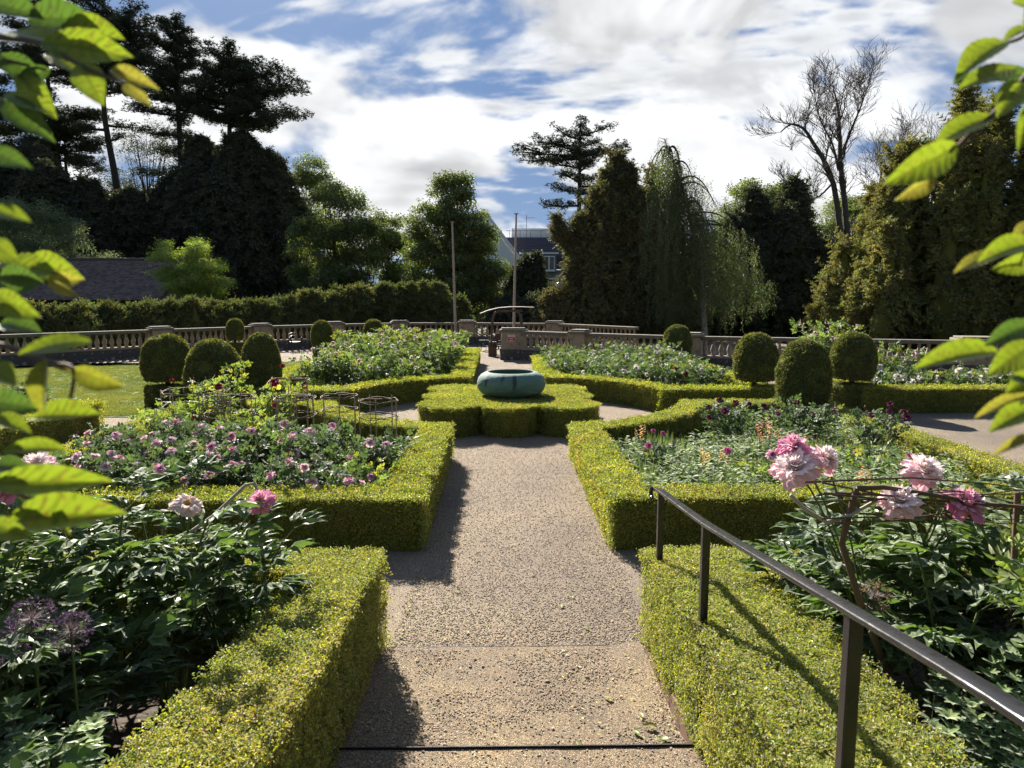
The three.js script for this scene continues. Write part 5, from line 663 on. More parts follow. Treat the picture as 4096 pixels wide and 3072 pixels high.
const rl = { fresh: [1, 2, 3].map((i) => roseLeaf(1100 + i, 0.11, RC.fresh)), deep: [1, 2, 3].map((i) => roseLeaf(1110 + i, 0.11, RC.deep)), far: [1, 2].map((i) => roseLeaf(1120 + i, 0.15, [...RC.deep, RC.fresh[2]])), farF: [1, 2].map((i) => roseLeaf(1130 + i, 0.15, RC.fresh)), tiny: [1, 2].map((i) => roseLeaf(1140 + i, 0.13, [...RC.deep, ...RC.sage])) };
// a rose bush: canes, leaves spread along them, flowers and buds at the tips
function roseBush(label, group, p, o) {
  const t = thing('rose_bush', label, 'rose bush', group, [p[0], o.y ?? 0.03, p[1]]), r = rng(o.seed), canes = [], pts = [], tips = [], set = o.set, n = o.canes ?? 8, H = o.h, W = o.w;
  for (let i = 0; i < n; i++) {
    const a = i / n * 6.28 + r(), out = W * Math.sqrt(r()) * 1.0, h = H * rr(r, o.low ?? 0.72, 1.08), e = [Math.cos(a) * out, h, Math.sin(a) * out], path = bez([Math.cos(a) * 0.05, 0, Math.sin(a) * 0.05], [Math.cos(a) * out * 0.35, h * 0.65, Math.sin(a) * out * 0.35], e, 6); canes.push(tube(path, taper(7, 0.007, 0.003), 4, false)); tips.push([path[6], path[6].clone().sub(path[5]).normalize()]);
    const m = Math.round((o.leaves ?? 46) * h);
    for (let k = 0; k < m; k++) { const f = Math.pow(r(), o.topHeavy ?? 0.75) * 6, b = path[Math.min(5, Math.floor(f))].clone().lerp(path[Math.min(6, Math.floor(f) + 1)], f % 1), az = r() * 6.28, d = new V3(Math.cos(az), rr(r, -0.15, 0.75), Math.sin(az)).normalize(), br = rr(r, 0.0, 0.16) * (o.bushy ?? 1), kk = rr(r, 0.7, 1.25), young = f > 4.6 && r() < (o.young ?? 0.25); b.addScaledVector(d, br); pts.push([place(b, d, r() * 6.28, rr(r, 0.7, 1.2) * (o.ls ?? 1)), young ? lin(kk * 1.5, kk * 1.15, kk * 0.8) : lin(kk, kk, kk)]); }
  }
  part('canes', merge(canes), o.stem ?? M.stem, t); crownInto(t, set, M.roseLeaf, pts, 'foliage');
  const put = (kind, q, d, s = 1) => { const m = part('bloom', pick(r, bl[kind]), M.petal, t); m.position.copy(q); m.quaternion.setFromUnitVectors(UPV, d.clone().normalize()); m.rotateY(r() * 6.28); m.scale.setScalar(s * rr(r, 0.8, 1.15)); return m; };
  for (let i = 0; i < (o.blooms ?? 0); i++) { const [q, d] = i < tips.length ? tips[i] : [tips[i % tips.length][0].clone().add(new V3(rr(r, -0.22, 0.22), rr(r, -0.3, 0.03), rr(r, -0.1, 0.25))), tips[i % tips.length][1]]; put(pick(r, o.kinds), q, d.clone().add(new V3(rr(r, -0.5, 0.5), rr(r, -0.1, 0.4), rr(r, -0.1, 0.8))), o.bs ?? 1); }
  for (const [x, y, z, kind, s] of o.at ?? []) { put(kind, new V3(x - p[0], y - (o.y ?? 0.03), z - p[1]), new V3(rr(r, -0.4, 0.4), 0.8, 0.6), s ?? 1); const b = new V3(x - p[0], y - 0.03, z - p[1]); canes.length = 0; part('flower_stem', tube(bez([b.x * 0.4, b.y * 0.4, b.z * 0.4], [b.x * 0.8, b.y * 0.8, b.z * 0.9], b.toArray(), 4), 0.003, 4, false), M.stem, t); }
  for (let i = 0; i < (o.buds ?? 0); i++) { const [q, d] = tips[(i * 3 + 1) % tips.length], m = part('bud', budGeo, M.bud, t); m.position.copy(q).add(new V3(rr(r, -0.1, 0.1), rr(r, -0.05, 0.08), rr(r, -0.1, 0.1))); m.rotation.set(rr(r, -0.4, 0.4), 0, rr(r, -0.4, 0.4)); }
  return t;
}
// pale pink roses in the near left bed
{
  const r = rng(121); let k = 0;
  for (let j = 0; j < 3; j++) for (let i = 0; i < 6; i++) { const x = -1.85 - i * 0.66 + rr(r, -0.14, 0.14) - (j % 2) * 0.2, z = -7.65 - j * 0.72 + rr(r, -0.12, 0.12); if (x < -5.3) continue; k++;
    roseBush(i < 1 ? 'pale pink rose bush at the path end of the near left bed' : 'pale pink double rose bush in the near bed among its fellows', i < 1 ? 'pink roses at the path end' : 'pink roses massed in the near bed', [x, z], { seed: 1200 + k, h: i < 1 ? 0.55 + j * 0.05 : 0.72 + j * 0.06, w: 0.36, canes: 9, leaves: 62, set: rl.deep, blooms: i < 1 ? 3 : 6, buds: 4, kinds: ['pink', 'pink', 'pale', 'pale'], young: 0.1 }); }
  // leafy yellowing plant by the path corner
  roseBush('yellowing leafy rose shoots in the corner by the path hedge', null, [-1.75, -7.95], { seed: 1290, h: 0.62, w: 0.3, canes: 9, leaves: 60, set: rl.fresh, blooms: 1, kinds: ['pink'], young: 0.6 });
  // red roses further back
  roseBush('tall red rose bush with bright shoots beside the broad topiary', null, [-4.9, -11.7], { seed: 1291, h: 1.25, w: 0.5, canes: 9, leaves: 42, set: rl.fresh, blooms: 0, kinds: ['crimson'], at: [[-5.5, 1.19, -11.5, 'crimson', 0.8], [-4.68, 1.1, -11.3, 'crimson', 1.3]], young: 0.4, buds: 4 });
  roseBush('red rose bush in willow hoops beside the narrow topiary', null, [-3.85, -11.4], { seed: 1292, h: 1.05, w: 0.45, canes: 8, leaves: 42, set: rl.fresh, blooms: 0, kinds: ['crimson'], at: [[-3.72, 1.18, -11.1, 'crimson', 1.3], [-3.36, 1.08, -11.4, 'crimson', 0.9], [-3.74, 1.4, -11.6, 'crimson', 0.8], [-3.7, 0.85, -11.0, 'crimson', 0.9]], young: 0.4, buds: 3 });
  roseBush('leafy red rose bush at the lawn end of the near bed', null, [-5.0, -10.4], { seed: 1293, h: 0.95, w: 0.5, canes: 9, leaves: 50, set: rl.fresh, blooms: 1, kinds: ['crimson'], young: 0.3, buds: 3 });
  roseBush('low leafy rose bush between two willow hoops', null, [-3.9, -10.2], { seed: 1294, h: 0.8, w: 0.5, canes: 9, leaves: 50, set: rl.fresh, blooms: 0, kinds: ['crimson'], young: 0.2, buds: 2 });
  roseBush('sprawling leafy rose behind the pink rose bed', null, [-3.0, -9.8], { seed: 1295, h: 0.6, w: 0.4, canes: 8, leaves: 50, set: rl.deep, blooms: 0, kinds: ['pink'], young: 0.2, buds: 2 });
}
// willow hoop supports
M.willow = std(lin(0.16, 0.10, 0.06), 0.75); M.paleStick = std(lin(0.32, 0.25, 0.17), 0.8);
function willowHoop(p, R, hs, n, label) {
  const t = thing('plant_support', label, 'plant support', null, [p[0], 0.03, p[1]]), r = rng(Math.round(p[0] * 100 + p[1] * 10)), top = hs[0] + 0.05;
  for (let i = 0; i < n; i++) { const a = i / n * 6.28 + 0.3; part('stake', tube([[Math.cos(a) * R * 0.93, -0.05, Math.sin(a) * R * 0.93], [Math.cos(a) * R, top * 0.6, Math.sin(a) * R], [Math.cos(a) * R, top, Math.sin(a) * R]], 0.0075, 6), M.paleStick, t); }
  for (const h of hs) for (let k = 0; k < 2; k++) { const pts = []; for (let i = 0; i <= 26; i++) { const a = i / 26 * 6.5 + k; pts.push(new V3(Math.cos(a) * (R + 0.012 * Math.sin(a * n + k * 3.1)), h + 0.016 * Math.sin(a * n * 0.5 + k * 3.1) + rr(r, -0.004, 0.004), Math.sin(a) * (R + 0.012 * Math.sin(a * n + k * 3.1)))); } part('hoop', tube(pts, 0.006, 5), M.willow, t); }
}
willowHoop([-1.92, -10.0], 0.27, [1.04, 0.82], 5, 'empty willow hoop support nearest the path hedge'); willowHoop([-2.6, -10.55], 0.26, [1.03, 0.83], 6, 'empty willow hoop support second from the path hedge'); willowHoop([-3.3, -10.7], 0.3, [0.98, 0.72], 6, 'willow hoop support with red rose leaves growing through'); willowHoop([-4.25, -10.6], 0.38, [1.0, 0.75], 7, 'wide willow hoop support round a leafy rose'); willowHoop([-5.0, -11.2], 0.5, [1.03, 0.8], 8, 'widest willow hoop support beside the lawn topiary'); willowHoop([-3.7, -11.8], 0.32, [1.12, 0.86], 6, 'willow hoop support farthest back among the red roses');
// near right bed: dark crimson roses, wallflowers, grassy clumps, leafy perennials
{
  roseBush('dark crimson rose bush beside the dark topiary', null, [3.35, -10.9], { seed: 1301, h: 0.82, w: 0.5, canes: 9, leaves: 58, set: rl.deep, blooms: 0, kinds: ['purple'], at: [[3.0, 0.84, -10.7, 'purple'], [3.2, 0.93, -10.8, 'purple'], [3.45, 0.9, -10.8, 'purple'], [3.22, 0.8, -10.6, 'purple', 1.2], [3.7, 0.86, -10.9, 'purple'], [2.95, 0.72, -10.5, 'purple']], young: 0.1, buds: 4 });
  roseBush('dark crimson rose bush in the middle of the wallflower bed', null, [4.45, -10.7], { seed: 1302, h: 0.85, w: 0.5, canes: 9, leaves: 58, set: rl.deep, blooms: 2, kinds: ['purple'], at: [[3.85, 0.86, -10.7, 'purple'], [4.4, 0.9, -10.8, 'purple'], [4.55, 0.75, -10.6, 'purple', 1.1], [4.4, 0.5, -10.1, 'purple'], [4.0, 0.78, -10.5, 'purple']], young: 0.1, buds: 4 });
  roseBush('dark purple rose bush leaning over the side path hedge', null, [5.2, -9.9], { seed: 1303, h: 0.8, w: 0.4, canes: 7, leaves: 52, set: rl.deep, blooms: 0, kinds: ['purple'], at: [[5.3, 1.02, -9.8, 'purple', 1.2], [5.25, 0.92, -9.75, 'purple'], [5.5, 0.9, -9.8, 'purple', 1.1], [5.6, 0.8, -9.9, 'purple', 1.3], [5.1, 0.85, -9.9, 'purple']], young: 0.05, buds: 2 });
  roseBush('hot pink rose bush near the path hedge corner', null, [1.75, -8.7], { seed: 1304, h: 0.6, w: 0.35, canes: 7, leaves: 48, set: rl.deep, blooms: 0, kinds: ['hot'], at: [[1.62, 0.72, -8.5, 'hot', 1.0], [1.85, 0.75, -9.3, 'hot', 0.7], [1.98, 0.72, -9.3, 'hot', 0.7]], buds: 2 });
  roseBush('single pink rose bush near the handrail end', null, [3.0, -7.9], { seed: 1305, h: 0.55, w: 0.4, canes: 8, leaves: 50, set: rl.fresh, blooms: 0, kinds: ['hot'], at: [[2.87, 0.75, -7.8, 'pink', 1.1], [2.5, 0.72, -8.2, 'hot', 0.8]], buds: 2 });
  roseBush('leafy rose bush beside the side path hedge', null, [4.5, -8.6], { seed: 1306, h: 0.6, w: 0.5, canes: 9, leaves: 55, set: [...rl.deep, ...rl.fresh], blooms: 1, kinds: ['hot'], buds: 2 });
  // leafy perennials and grassy clumps
  const grassGeo = (seed, n, L, cols, spread) => { const r = rng(seed), s = new Soup(); for (let i = 0; i < n; i++) { const a = r() * 6.28, o = new V3(rr(r, -0.06, 0.06), 0, rr(r, -0.06, 0.06)), out = spread * r(), l = L * rr(r, 0.6, 1.1), c = tint(pick(r, cols), r, 0.25), w = rr(r, 0.004, 0.008), sd = new V3(-Math.sin(a), 0, Math.cos(a)); let p = o, d = new V3(Math.cos(a) * out, 1, Math.sin(a) * out).normalize(); for (let k = 0; k < 3; k++) { const q = p.clone().addScaledVector(d, l / 3), wk = w * (1 - k * 0.28), wn = w * (1 - (k + 1) * 0.3); s.tri(p.clone().addScaledVector(sd, -wk), p.clone().addScaledVector(sd, wk), q.clone().addScaledVector(sd, wn), c); s.tri(p.clone().addScaledVector(sd, -wk), q.clone().addScaledVector(sd, wn), q.clone().addScaledVector(sd, -wn), c); p = q; d = d.clone().add(new V3(Math.cos(a) * 0.16 * out, -0.05, Math.sin(a) * 0.16 * out)).normalize(); } } return s.geo(); };
  const grassy = [1, 2].map((i) => grassGeo(1400 + i, 60, 0.5, [lin(0.15, 0.22, 0.04), lin(0.19, 0.24, 0.04), lin(0.11, 0.17, 0.045)], 0.5)), herb = [1, 2, 3].map((i) => { const r = rng(1410 + i), s = new Soup(); for (let k = 0; k < 34; k++) { const y = rr(r, 0.05, 0.52), a = r() * 6.28, q = rr(r, 0, 0.12); s.wide(new V3(Math.cos(a) * q, y, Math.sin(a) * q), new V3(Math.cos(a), rr(r, -0.2, 0.7), Math.sin(a)).normalize(), new V3(rr(r, -0.4, 0.4), 1, rr(r, -0.4, 0.4)).normalize(), rr(r, 0.06, 0.11), rr(r, 0.02, 0.04), tint(pick(r, [lin(0.13, 0.22, 0.025), lin(0.09, 0.16, 0.025), lin(0.22, 0.3, 0.03)]), r, 0.2)); } return s.geo(); });
  const oneClump = (name, label, cat, group, x, z, geoA, count, R, seed, extra) => { const t = thing(name, label, cat, group, [x, 0.03, z]), r = rng(seed), pts = []; for (let i = 0; i < count; i++) { const a = r() * 6.28, q = R * Math.sqrt(r()), k = rr(r, 0.75, 1.2); pts.push([place(new V3(Math.cos(a) * q, 0, Math.sin(a) * q), new V3(rr(r, -0.2, 0.2), 1, rr(r, -0.2, 0.2)).normalize(), r() * 6.28, rr(r, 0.75, 1.2)), lin(k, k, k)]); } crownInto(t, geoA, M.roseLeaf, pts, 'foliage'); extra?.(t, r); return t; };
  const flowerDot = (cols) => { const r = rng(9), s = new Soup(); for (let i = 0; i < 9; i++) { const a = i * 2.4, y = i * 0.012; s.wide(new V3(0, y, 0), new V3(Math.cos(a), 0.35, Math.sin(a)).normalize(), UPV, 0.024, 0.022, tint(pick(r, cols), r, 0.15), 0.1, 0.2); } return s.geo(); };
  const orange = flowerDot([lin(0.55, 0.13, 0.008), lin(0.6, 0.18, 0.01)]), yellow = flowerDot([lin(0.6, 0.33, 0.012), lin(0.58, 0.27, 0.01)]);
  const spikes = (n, H, geo) => (t, r) => { for (let i = 0; i < n; i++) { const a = r() * 6.28, q = 0.18 * Math.sqrt(r()), h = H * rr(r, 0.8, 1.1), b = [Math.cos(a) * q, h, Math.sin(a) * q]; part('flower_stem', tube([[b[0] * 0.4, 0, b[2] * 0.4], b], 0.003, 4, false), M.stem, t); const m = part('flower', geo, M.petal, t); m.position.set(...b); m.rotation.y = r() * 6; m.scale.setScalar(rr(r, 0.9, 1.5)); } };
  oneClump('wallflower', 'orange wallflower clump in front of the dark roses', 'wallflower', null, 3.28, -9.1, herb, 14, 0.22, 1421, spikes(12, 0.78, orange)); oneClump('wallflower', 'second orange wallflower clump beside the grassy leaves', 'wallflower', null, 3.6, -8.75, herb, 12, 0.22, 1422, spikes(8, 0.6, orange)); oneClump('wallflower', 'yellow wallflower clump among grey green leaves', 'wallflower', null, 2.4, -8.35, herb, 12, 0.22, 1423, spikes(10, 0.58, yellow)); oneClump('wallflower', 'small yellow orange wallflower clump by the path hedge', 'wallflower', null, 1.75, -9.6, herb, 10, 0.2, 1424, spikes(6, 0.6, yellow)); oneClump('wallflower', 'low orange wallflower clump near the peonies', 'wallflower', null, 3.7, -7.6, herb, 10, 0.2, 1425, spikes(4, 0.5, orange));
  const r = rng(143); let k = 0;
  for (const [x, z] of [[1.6, -8.0], [2.15, -7.7], [2.75, -8.6], [3.1, -8.3], [3.9, -9.3], [2.4, -9.4], [4.2, -9.5], [4.9, -9.2], [2.0, -9.9], [3.4, -9.8]]) oneClump('ornamental_grass', 'tuft of grey green grassy leaves in the wallflower bed', 'grass clump', 'grassy tufts in the wallflower bed', x, z, grassy, 15, 0.26, 1430 + k++);
  for (const [x, z] of [[1.75, -7.5], [2.4, -7.55], [3.4, -7.45], [4.1, -7.7], [4.8, -7.8], [5.2, -8.6], [2.3, -8.9], [3.9, -8.3], [5.1, -11.2], [2.7, -10.0], [4.0, -10.0], [1.6, -9.1], [4.6, -11.6], [3.9, -11.8], [2.05, -8.3], [2.9, -7.9], [3.6, -8.0], [4.4, -8.2], [2.6, -9.3], [3.2, -9.5], [5.0, -10.4], [1.9, -7.9], [4.7, -8.9]]) oneClump('leafy_perennial', 'leafy green perennial without flowers in the wallflower bed', 'perennial', 'leafy perennials in the wallflower bed', x, z, herb, 24, 0.32, 1450 + k++);
  for (const [x, z, l] of [[-1.55, -9.7, 'grey green lavender like tuft beside the empty willow hoop'], [-2.35, -9.9, 'lavender like tuft between the two empty willow hoops'], [-1.6, -9.0, 'low leafy tuft at the path corner of the pink rose bed']]) oneClump('leafy_tuft', l, 'perennial', null, x, z, [...grassy, ...herb], 14, 0.22, 1480 + k++);
}
// far beds
{
  const r = rng(151); let k = 0;
  for (let j = 0; j < 4; j++) for (let i = 0; i < 5; i++) { const z = -18.1 - j * 2.1 + rr(r, -0.3, 0.3), x = -1.75 - i * 0.8 + rr(r, -0.2, 0.2); if (j === 0 && i < 1) continue; k++; roseBush(j < 2 ? 'tall blush white rose bush beyond the bronze bowl' : 'tall blush rose bush with bright tips near the wicker chairs', j < 2 ? 'blush roses nearest the bowl' : 'blush roses nearest the chairs', [x, z], { seed: 1500 + k, h: j < 2 ? 1.08 + j * 0.06 : 1.28, w: 0.6, canes: 9, leaves: 40, ls: 1.1, set: j > 1 ? [...rl.far, ...rl.farF] : rl.far, blooms: 5, buds: 2, kinds: ['blush', 'white', 'white'], young: j > 1 ? 0.55 : 0.3, low: 0.6, bushy: 1.4 }); }
  for (let j = 0; j < 4; j++) for (let i = 0; i < 5; i++) { const z = -17.9 - j * 1.5 + rr(r, -0.3, 0.3), x = 1.7 + i * 0.8 + rr(r, -0.2, 0.2); if (j === 0 && i < 1) continue; k++; const red = i === 3 && j === 0; roseBush(red ? 'white rose bed bush with two red blooms' : 'white shrub rose beyond the bronze bowl', red ? null : 'white roses beyond the bowl', [x, z], { seed: 1600 + k, h: 0.72 + j * 0.06, w: 0.6, canes: 9, leaves: 52, ls: 1.05, set: rl.tiny, blooms: red ? 0 : 5, buds: 1, kinds: ['white'], at: red ? [[x - 0.1, 0.72, z + 0.3, 'crimson', 1.4], [x + 0.15, 0.62, z + 0.35, 'crimson', 1.6]] : [], young: 0.3, bushy: 1.5 }); }
  roseBush('pink climbing rose rising behind the pair of topiaries', null, [8.5, -18.9], { seed: 1701, h: 1.65, w: 0.95, canes: 12, leaves: 40, ls: 1.2, set: [...rl.far, ...rl.farF], blooms: 10, buds: 6, kinds: ['pale', 'pink'], young: 0.4, low: 0.6, bushy: 1.6 });
  roseBush('leafy climbing rose against the balustrade past the drum topiary', null, [10.2, -18.8], { seed: 1702, h: 1.1, w: 0.7, canes: 10, leaves: 40, ls: 1.2, set: rl.far, blooms: 2, buds: 3, kinds: ['pale'], young: 0.3, low: 0.5, bushy: 1.5 });
  [[8.9, -16.3], [9.8, -16.8], [10.7, -16.4], [11.6, -16.7], [9.4, -17.3], [12.6, -16.4]].forEach(([x, z], i) => roseBush('low white rose bush inside the long side hedge', 'white roses in the side bed', [x, z], { seed: 1710 + i, h: 0.72, w: 0.5, canes: 8, leaves: 40, ls: 1.1, set: rl.tiny, blooms: 4, kinds: ['white'], bs: 1.4, young: 0.2, bushy: 1.3 }));
  [[-8.6, -12.6], [-9.4, -11.8], [-10.2, -12.4], [-9, -10.8], [-10.8, -11.2]].forEach(([x, z], i) => roseBush('dull leafy rose bush in the bed by the lawn', 'leafy roses by the lawn', [x, z], { seed: 1720 + i, h: 0.95, w: 0.5, canes: 9, leaves: 55, set: rl.deep, blooms: 0, kinds: ['pale'], buds: 3, young: 0.2, bushy: 1.3 }));
}
// ---------------------------------------------------------------- peonies on the banks beside the steps
function peonyLeaf(seed, cols) {
  const r = rng(seed), s = new Soup(), c = pick(r, cols), stalk = 0.10, leaflet = (o, d, n, L, W) => { // a long pointed leaflet of three strips, arched and folded
    const side = new V3().crossVectors(d, n).normalize(), nn = new V3().crossVectors(side, d).normalize(), cc = tint(c, r, 0.18), N = 6, at = (t, k) => { const w = W * Math.pow(Math.sin(Math.PI * Math.pow(t * 0.98 + 0.01, 0.8)), 0.9) * 0.5; return o.clone().addScaledVector(d, L * t).addScaledVector(side, k * w).addScaledVector(nn, Math.abs(k) * w * 0.45 - L * 0.38 * t * t + 0.006 * Math.sin(t * 9 + k)); };
    for (let i = 0; i < N; i++) for (const k of [-1, 1]) { const a = at(i / N, 0), b = at((i + 1) / N, 0), e = at(i / N, k), f = at((i + 1) / N, k); if (k > 0) { s.tri(a, e, b, cc); s.tri(b, e, f, cc); } else { s.tri(a, b, e, cc); s.tri(b, f, e, cc); } } };
  const stem = (a, b) => { const w = new V3(0.0022, 0, 0), v = new V3(0, 0, 0.0022), q = lin(0.1, 0.12, 0.04); s.tri(a.clone().sub(w), a.clone().add(w), b, q); s.tri(a.clone().sub(v), a.clone().add(v), b, q); };
  for (const a of [-0.85, 0, 0.85]) { const d = new V3(Math.sin(a), Math.cos(a), 0).normalize(), o = new V3(0, stalk, 0), e = o.clone().addScaledVector(d, a ? 0.045 : 0.06); if (a) stem(o, e); for (const q of [-0.55, 0, 0.55]) { if (a && q * a > 0 && r() < 0.35) continue; const ang = a + q, dd = new V3(Math.sin(ang), Math.cos(ang), rr(r, -0.15, 0.2)).normalize(); leaflet(e, dd, new V3(rr(r, -0.3, 0.3), 0, 1).normalize(), rr(r, 0.10, 0.145), rr(r, 0.034, 0.05)); } }
  stem(new V3(), new V3(0, stalk + 0.05, 0)); return s.geo();
}
const peonyLeaves = [1, 2, 3, 4, 5, 6].map((i) => peonyLeaf(1800 + i, [lin(0.08, 0.14, 0.022), lin(0.10, 0.17, 0.022), lin(0.06, 0.11, 0.02)]));
M.peonyLeaf = phys(0xffffff, 1, { vertexColors: true, transmission: 0.5, clearcoat: 0.2, clearcoatRoughness: 0.28 });
const peonyBloom = (seed, a, b, c) => bloom(seed, 0.088, [[9, 1.1, 0.95, 1.5, a], [10, 1.02, 0.8, 1.2, b], [14, 1.0, 0.55, 0.98, b], [16, 1.0, 0.5, 0.74, c], [15, 1.02, 0.48, 0.5, c], [12, 1.02, 0.46, 0.28, c], [7, 1.0, 0.42, 0.08, c]], { ruffle: 0.09, curl: 0.12 });
const pb = { deep: [1, 2].map((i) => peonyBloom(1850 + i, lin(0.7, 0.22, 0.4), lin(0.76, 0.34, 0.5), lin(0.8, 0.44, 0.57))), soft: [1, 2, 3].map((i) => peonyBloom(1860 + i, lin(0.84, 0.5, 0.58), lin(0.88, 0.66, 0.69), lin(0.9, 0.77, 0.76))), pale: [1, 2].map((i) => bloom(1870 + i, 0.088, [[8, 1.1, 1.0, 1.3, lin(0.78, 0.6, 0.58)], [9, 1.0, 0.85, 1.0, lin(0.78, 0.64, 0.6)], [10, 0.8, 0.6, 0.7, lin(0.8, 0.68, 0.62)], [16, 0.5, 0.12, 0.3, lin(0.7, 0.45, 0.12)]], { ruffle: 0.12 })) };
function peony(label, group, p, o) {
  const y0 = bankSoil(p[0], p[1]) - 0.02, t = thing('peony_plant', label, 'peony', group, [p[0], y0, p[1]]), r = rng(o.seed), n = o.stems ?? 7;
  for (let i = 0; i < n; i++) {
    const a = i / n * 6.28 + r() * 0.8, out = (o.w ?? 0.34) * rr(r, 0.35, 1.05), h = (o.h ?? 0.9) * rr(r, 0.78, 1.16), path = bez([Math.cos(a) * 0.05, 0, Math.sin(a) * 0.05], [Math.cos(a) * out * 0.3, h * 0.6, Math.sin(a) * out * 0.3], [Math.cos(a) * out, h, Math.sin(a) * out], 6); part('stem', tube(path, taper(7, 0.008, 0.005), 5, false), M.stem, t);
    const m = 6; for (let k = 0; k < m; k++) { const f = lerp(0.34, 1, (k + r() * 0.6) / m), b = path[Math.min(6, Math.round(f * 6))], az = a + k * 2.3 + r(), lf = part('leaf', pick(r, peonyLeaves), M.peonyLeaf, t), d = new V3(Math.cos(az), rr(r, 0.25, 0.95), Math.sin(az)).normalize(); lf.position.copy(b); lf.quaternion.setFromUnitVectors(UPV, d); const up = new V3(0, 0, 1).applyQuaternion(lf.quaternion); lf.rotateY(Math.atan2(new V3(1, 0, 0).applyQuaternion(lf.quaternion).y, up.y)); lf.scale.setScalar(p[0] < 0 ? rr(r, 0.9, 1.3) : rr(r, 1.0, 1.45)); }
  }
  for (const [x, y, z, kind, s, dx, dz] of o.at ?? []) { const q = new V3(x - p[0], y - y0, z - p[1]); part('stem', tube(bez([0, 0.1, 0], [q.x * 0.5, q.y * 0.8, q.z * 0.5], q.toArray(), 6), 0.005, 5, false), M.stem, t); const b = part('bloom', pick(r, pb[kind]), M.petal, t); b.position.copy(q).y -= 0.02; b.quaternion.setFromUnitVectors(UPV, new V3(dx ?? rr(r, -0.4, 0.4), 0.9, dz ?? 0.45).normalize()); b.rotateY(r() * 6); b.scale.setScalar((s ?? 1) * (p[0] < 0 ? 0.86 : 1.02)); }
  return t;
}
peony('pink peony with one deep pink bloom beside the bent stick', null, [-1.95, -3.6], { seed: 1901, h: 0.92, w: 0.42, stems: 10, at: [[-1.46, 1.47, -3.7, 'deep', 0.95]] });
peony('peony with one open pale bloom showing yellow stamens', null, [-2.35, -3.75], { seed: 1902, h: 0.98, w: 0.42, stems: 9, at: [[-1.82, 1.48, -3.6, 'pale', 1.0]] });
peony('leafy peony without flowers at the corner of the shaded bank hedge', null, [-2.08, -3.05], { seed: 1903, h: 0.6, w: 0.36, stems: 9 });
peony('peony with a cluster of soft pink blooms behind the beech leaves', null, [-2.6, -3.1], { seed: 1904, h: 1.02, w: 0.4, stems: 9, at: [[-2.28, 1.74, -3.0, 'deep', 0.95], [-2.2, 1.82, -3.05, 'soft', 0.95], [-2.42, 1.78, -3.1, 'soft', 1]] });
peony('leafy peony behind the purple alliums', null, [-2.35, -2.75], { seed: 1905, h: 0.78, w: 0.36, stems: 9 });
peony('dark leafy peony at the back of the shaded bank', null, [-3.0, -3.7], { seed: 1906, h: 0.95, w: 0.4, stems: 8 });
peony('low leafy peony hugging the shaded bank hedge', null, [-2.1, -2.55], { seed: 1907, h: 0.36, w: 0.3, stems: 7 });
peony('leafy peony spilling into the near corner of the shaded bank', null, [-2.02, -2.05], { seed: 1908, h: 0.38, w: 0.3, stems: 7 });
peony('leafy peony round the foot of the bent grey stick', null, [-1.72, -3.85], { seed: 1909, h: 0.74, w: 0.3, stems: 8 });
peony('peony with a big cluster of pink blooms over the handrail hedge', null, [1.75, -3.45], { seed: 1911, h: 0.98, w: 0.42, stems: 10, at: [[1.17, 1.75, -3.2, 'soft', 1.15, -0.3, 0.6], [1.18, 1.84, -3.26, 'deep', 0.85, 0, 0.3], [1.30, 1.80, -3.22, 'soft', 0.85, 0.5, 0.4]] });
peony('peony with one tall pale pink bloom above the hazel twigs', null, [2.2, -3.3], { seed: 1912, h: 1.0, w: 0.4, stems: 9, at: [[1.7, 1.76, -3.1, 'soft', 1.0, 0.2, 0.4]] });
peony('peony with a soft pink bloom caught under the hazel twigs', null, [1.85, -3.0], { seed: 1913, h: 0.7, w: 0.36, stems: 9, at: [[1.49, 1.68, -2.9, 'soft', 0.95, -0.2, 0.5]] });
peony('peony with a deep pink bloom at the thick end of the hazel twigs', null, [2.3, -2.9], { seed: 1914, h: 0.9, w: 0.36, stems: 8, at: [[1.76, 1.67, -2.9, 'deep', 0.95, 0.3, 0.4]] });
peony('leafy peony spreading over the far strip of the handrail hedge', null, [1.7, -3.95], { seed: 1915, h: 0.72, w: 0.4, stems: 9 });
peony('leafy peony at the far right of the handrail bank', null, [2.6, -3.5], { seed: 1917, h: 0.95, w: 0.4, stems: 8 });
// alliums
function allium(label, p, R, col, seed) { const y0 = bankSoil(p[0], p[2]) - 0.02, t = thing('allium', label, 'allium', null, [p[0], y0, p[2]]), r = rng(seed), s = new Soup(); part('stem', tube([[rr(r, -0.05, 0.05), 0, 0.02], [0, (p[1] - y0) * 0.6, 0], [0, p[1] - y0, 0]], [0.006, 0.005, 0.004], 6), M.stem, t); const c = new V3(0, p[1] - y0, 0); for (let i = 0; i < 130; i++) { const d = rdir(r), e = c.clone().addScaledVector(d, R), sd = new V3().crossVectors(d, UPV).normalize(); s.blade(c, d, R, 0.0025, lin(0.12, 0.08, 0.08), sd); for (let k = 0; k < 5; k++) { const q = d.clone().multiplyScalar(0.5).add(rdir(r)).normalize(); s.blade(e, q, R * 0.24, 0.006, tint(col, r, 0.3), rdir(r)); } } part('flower_head', s.geo(), M.petal, t); }
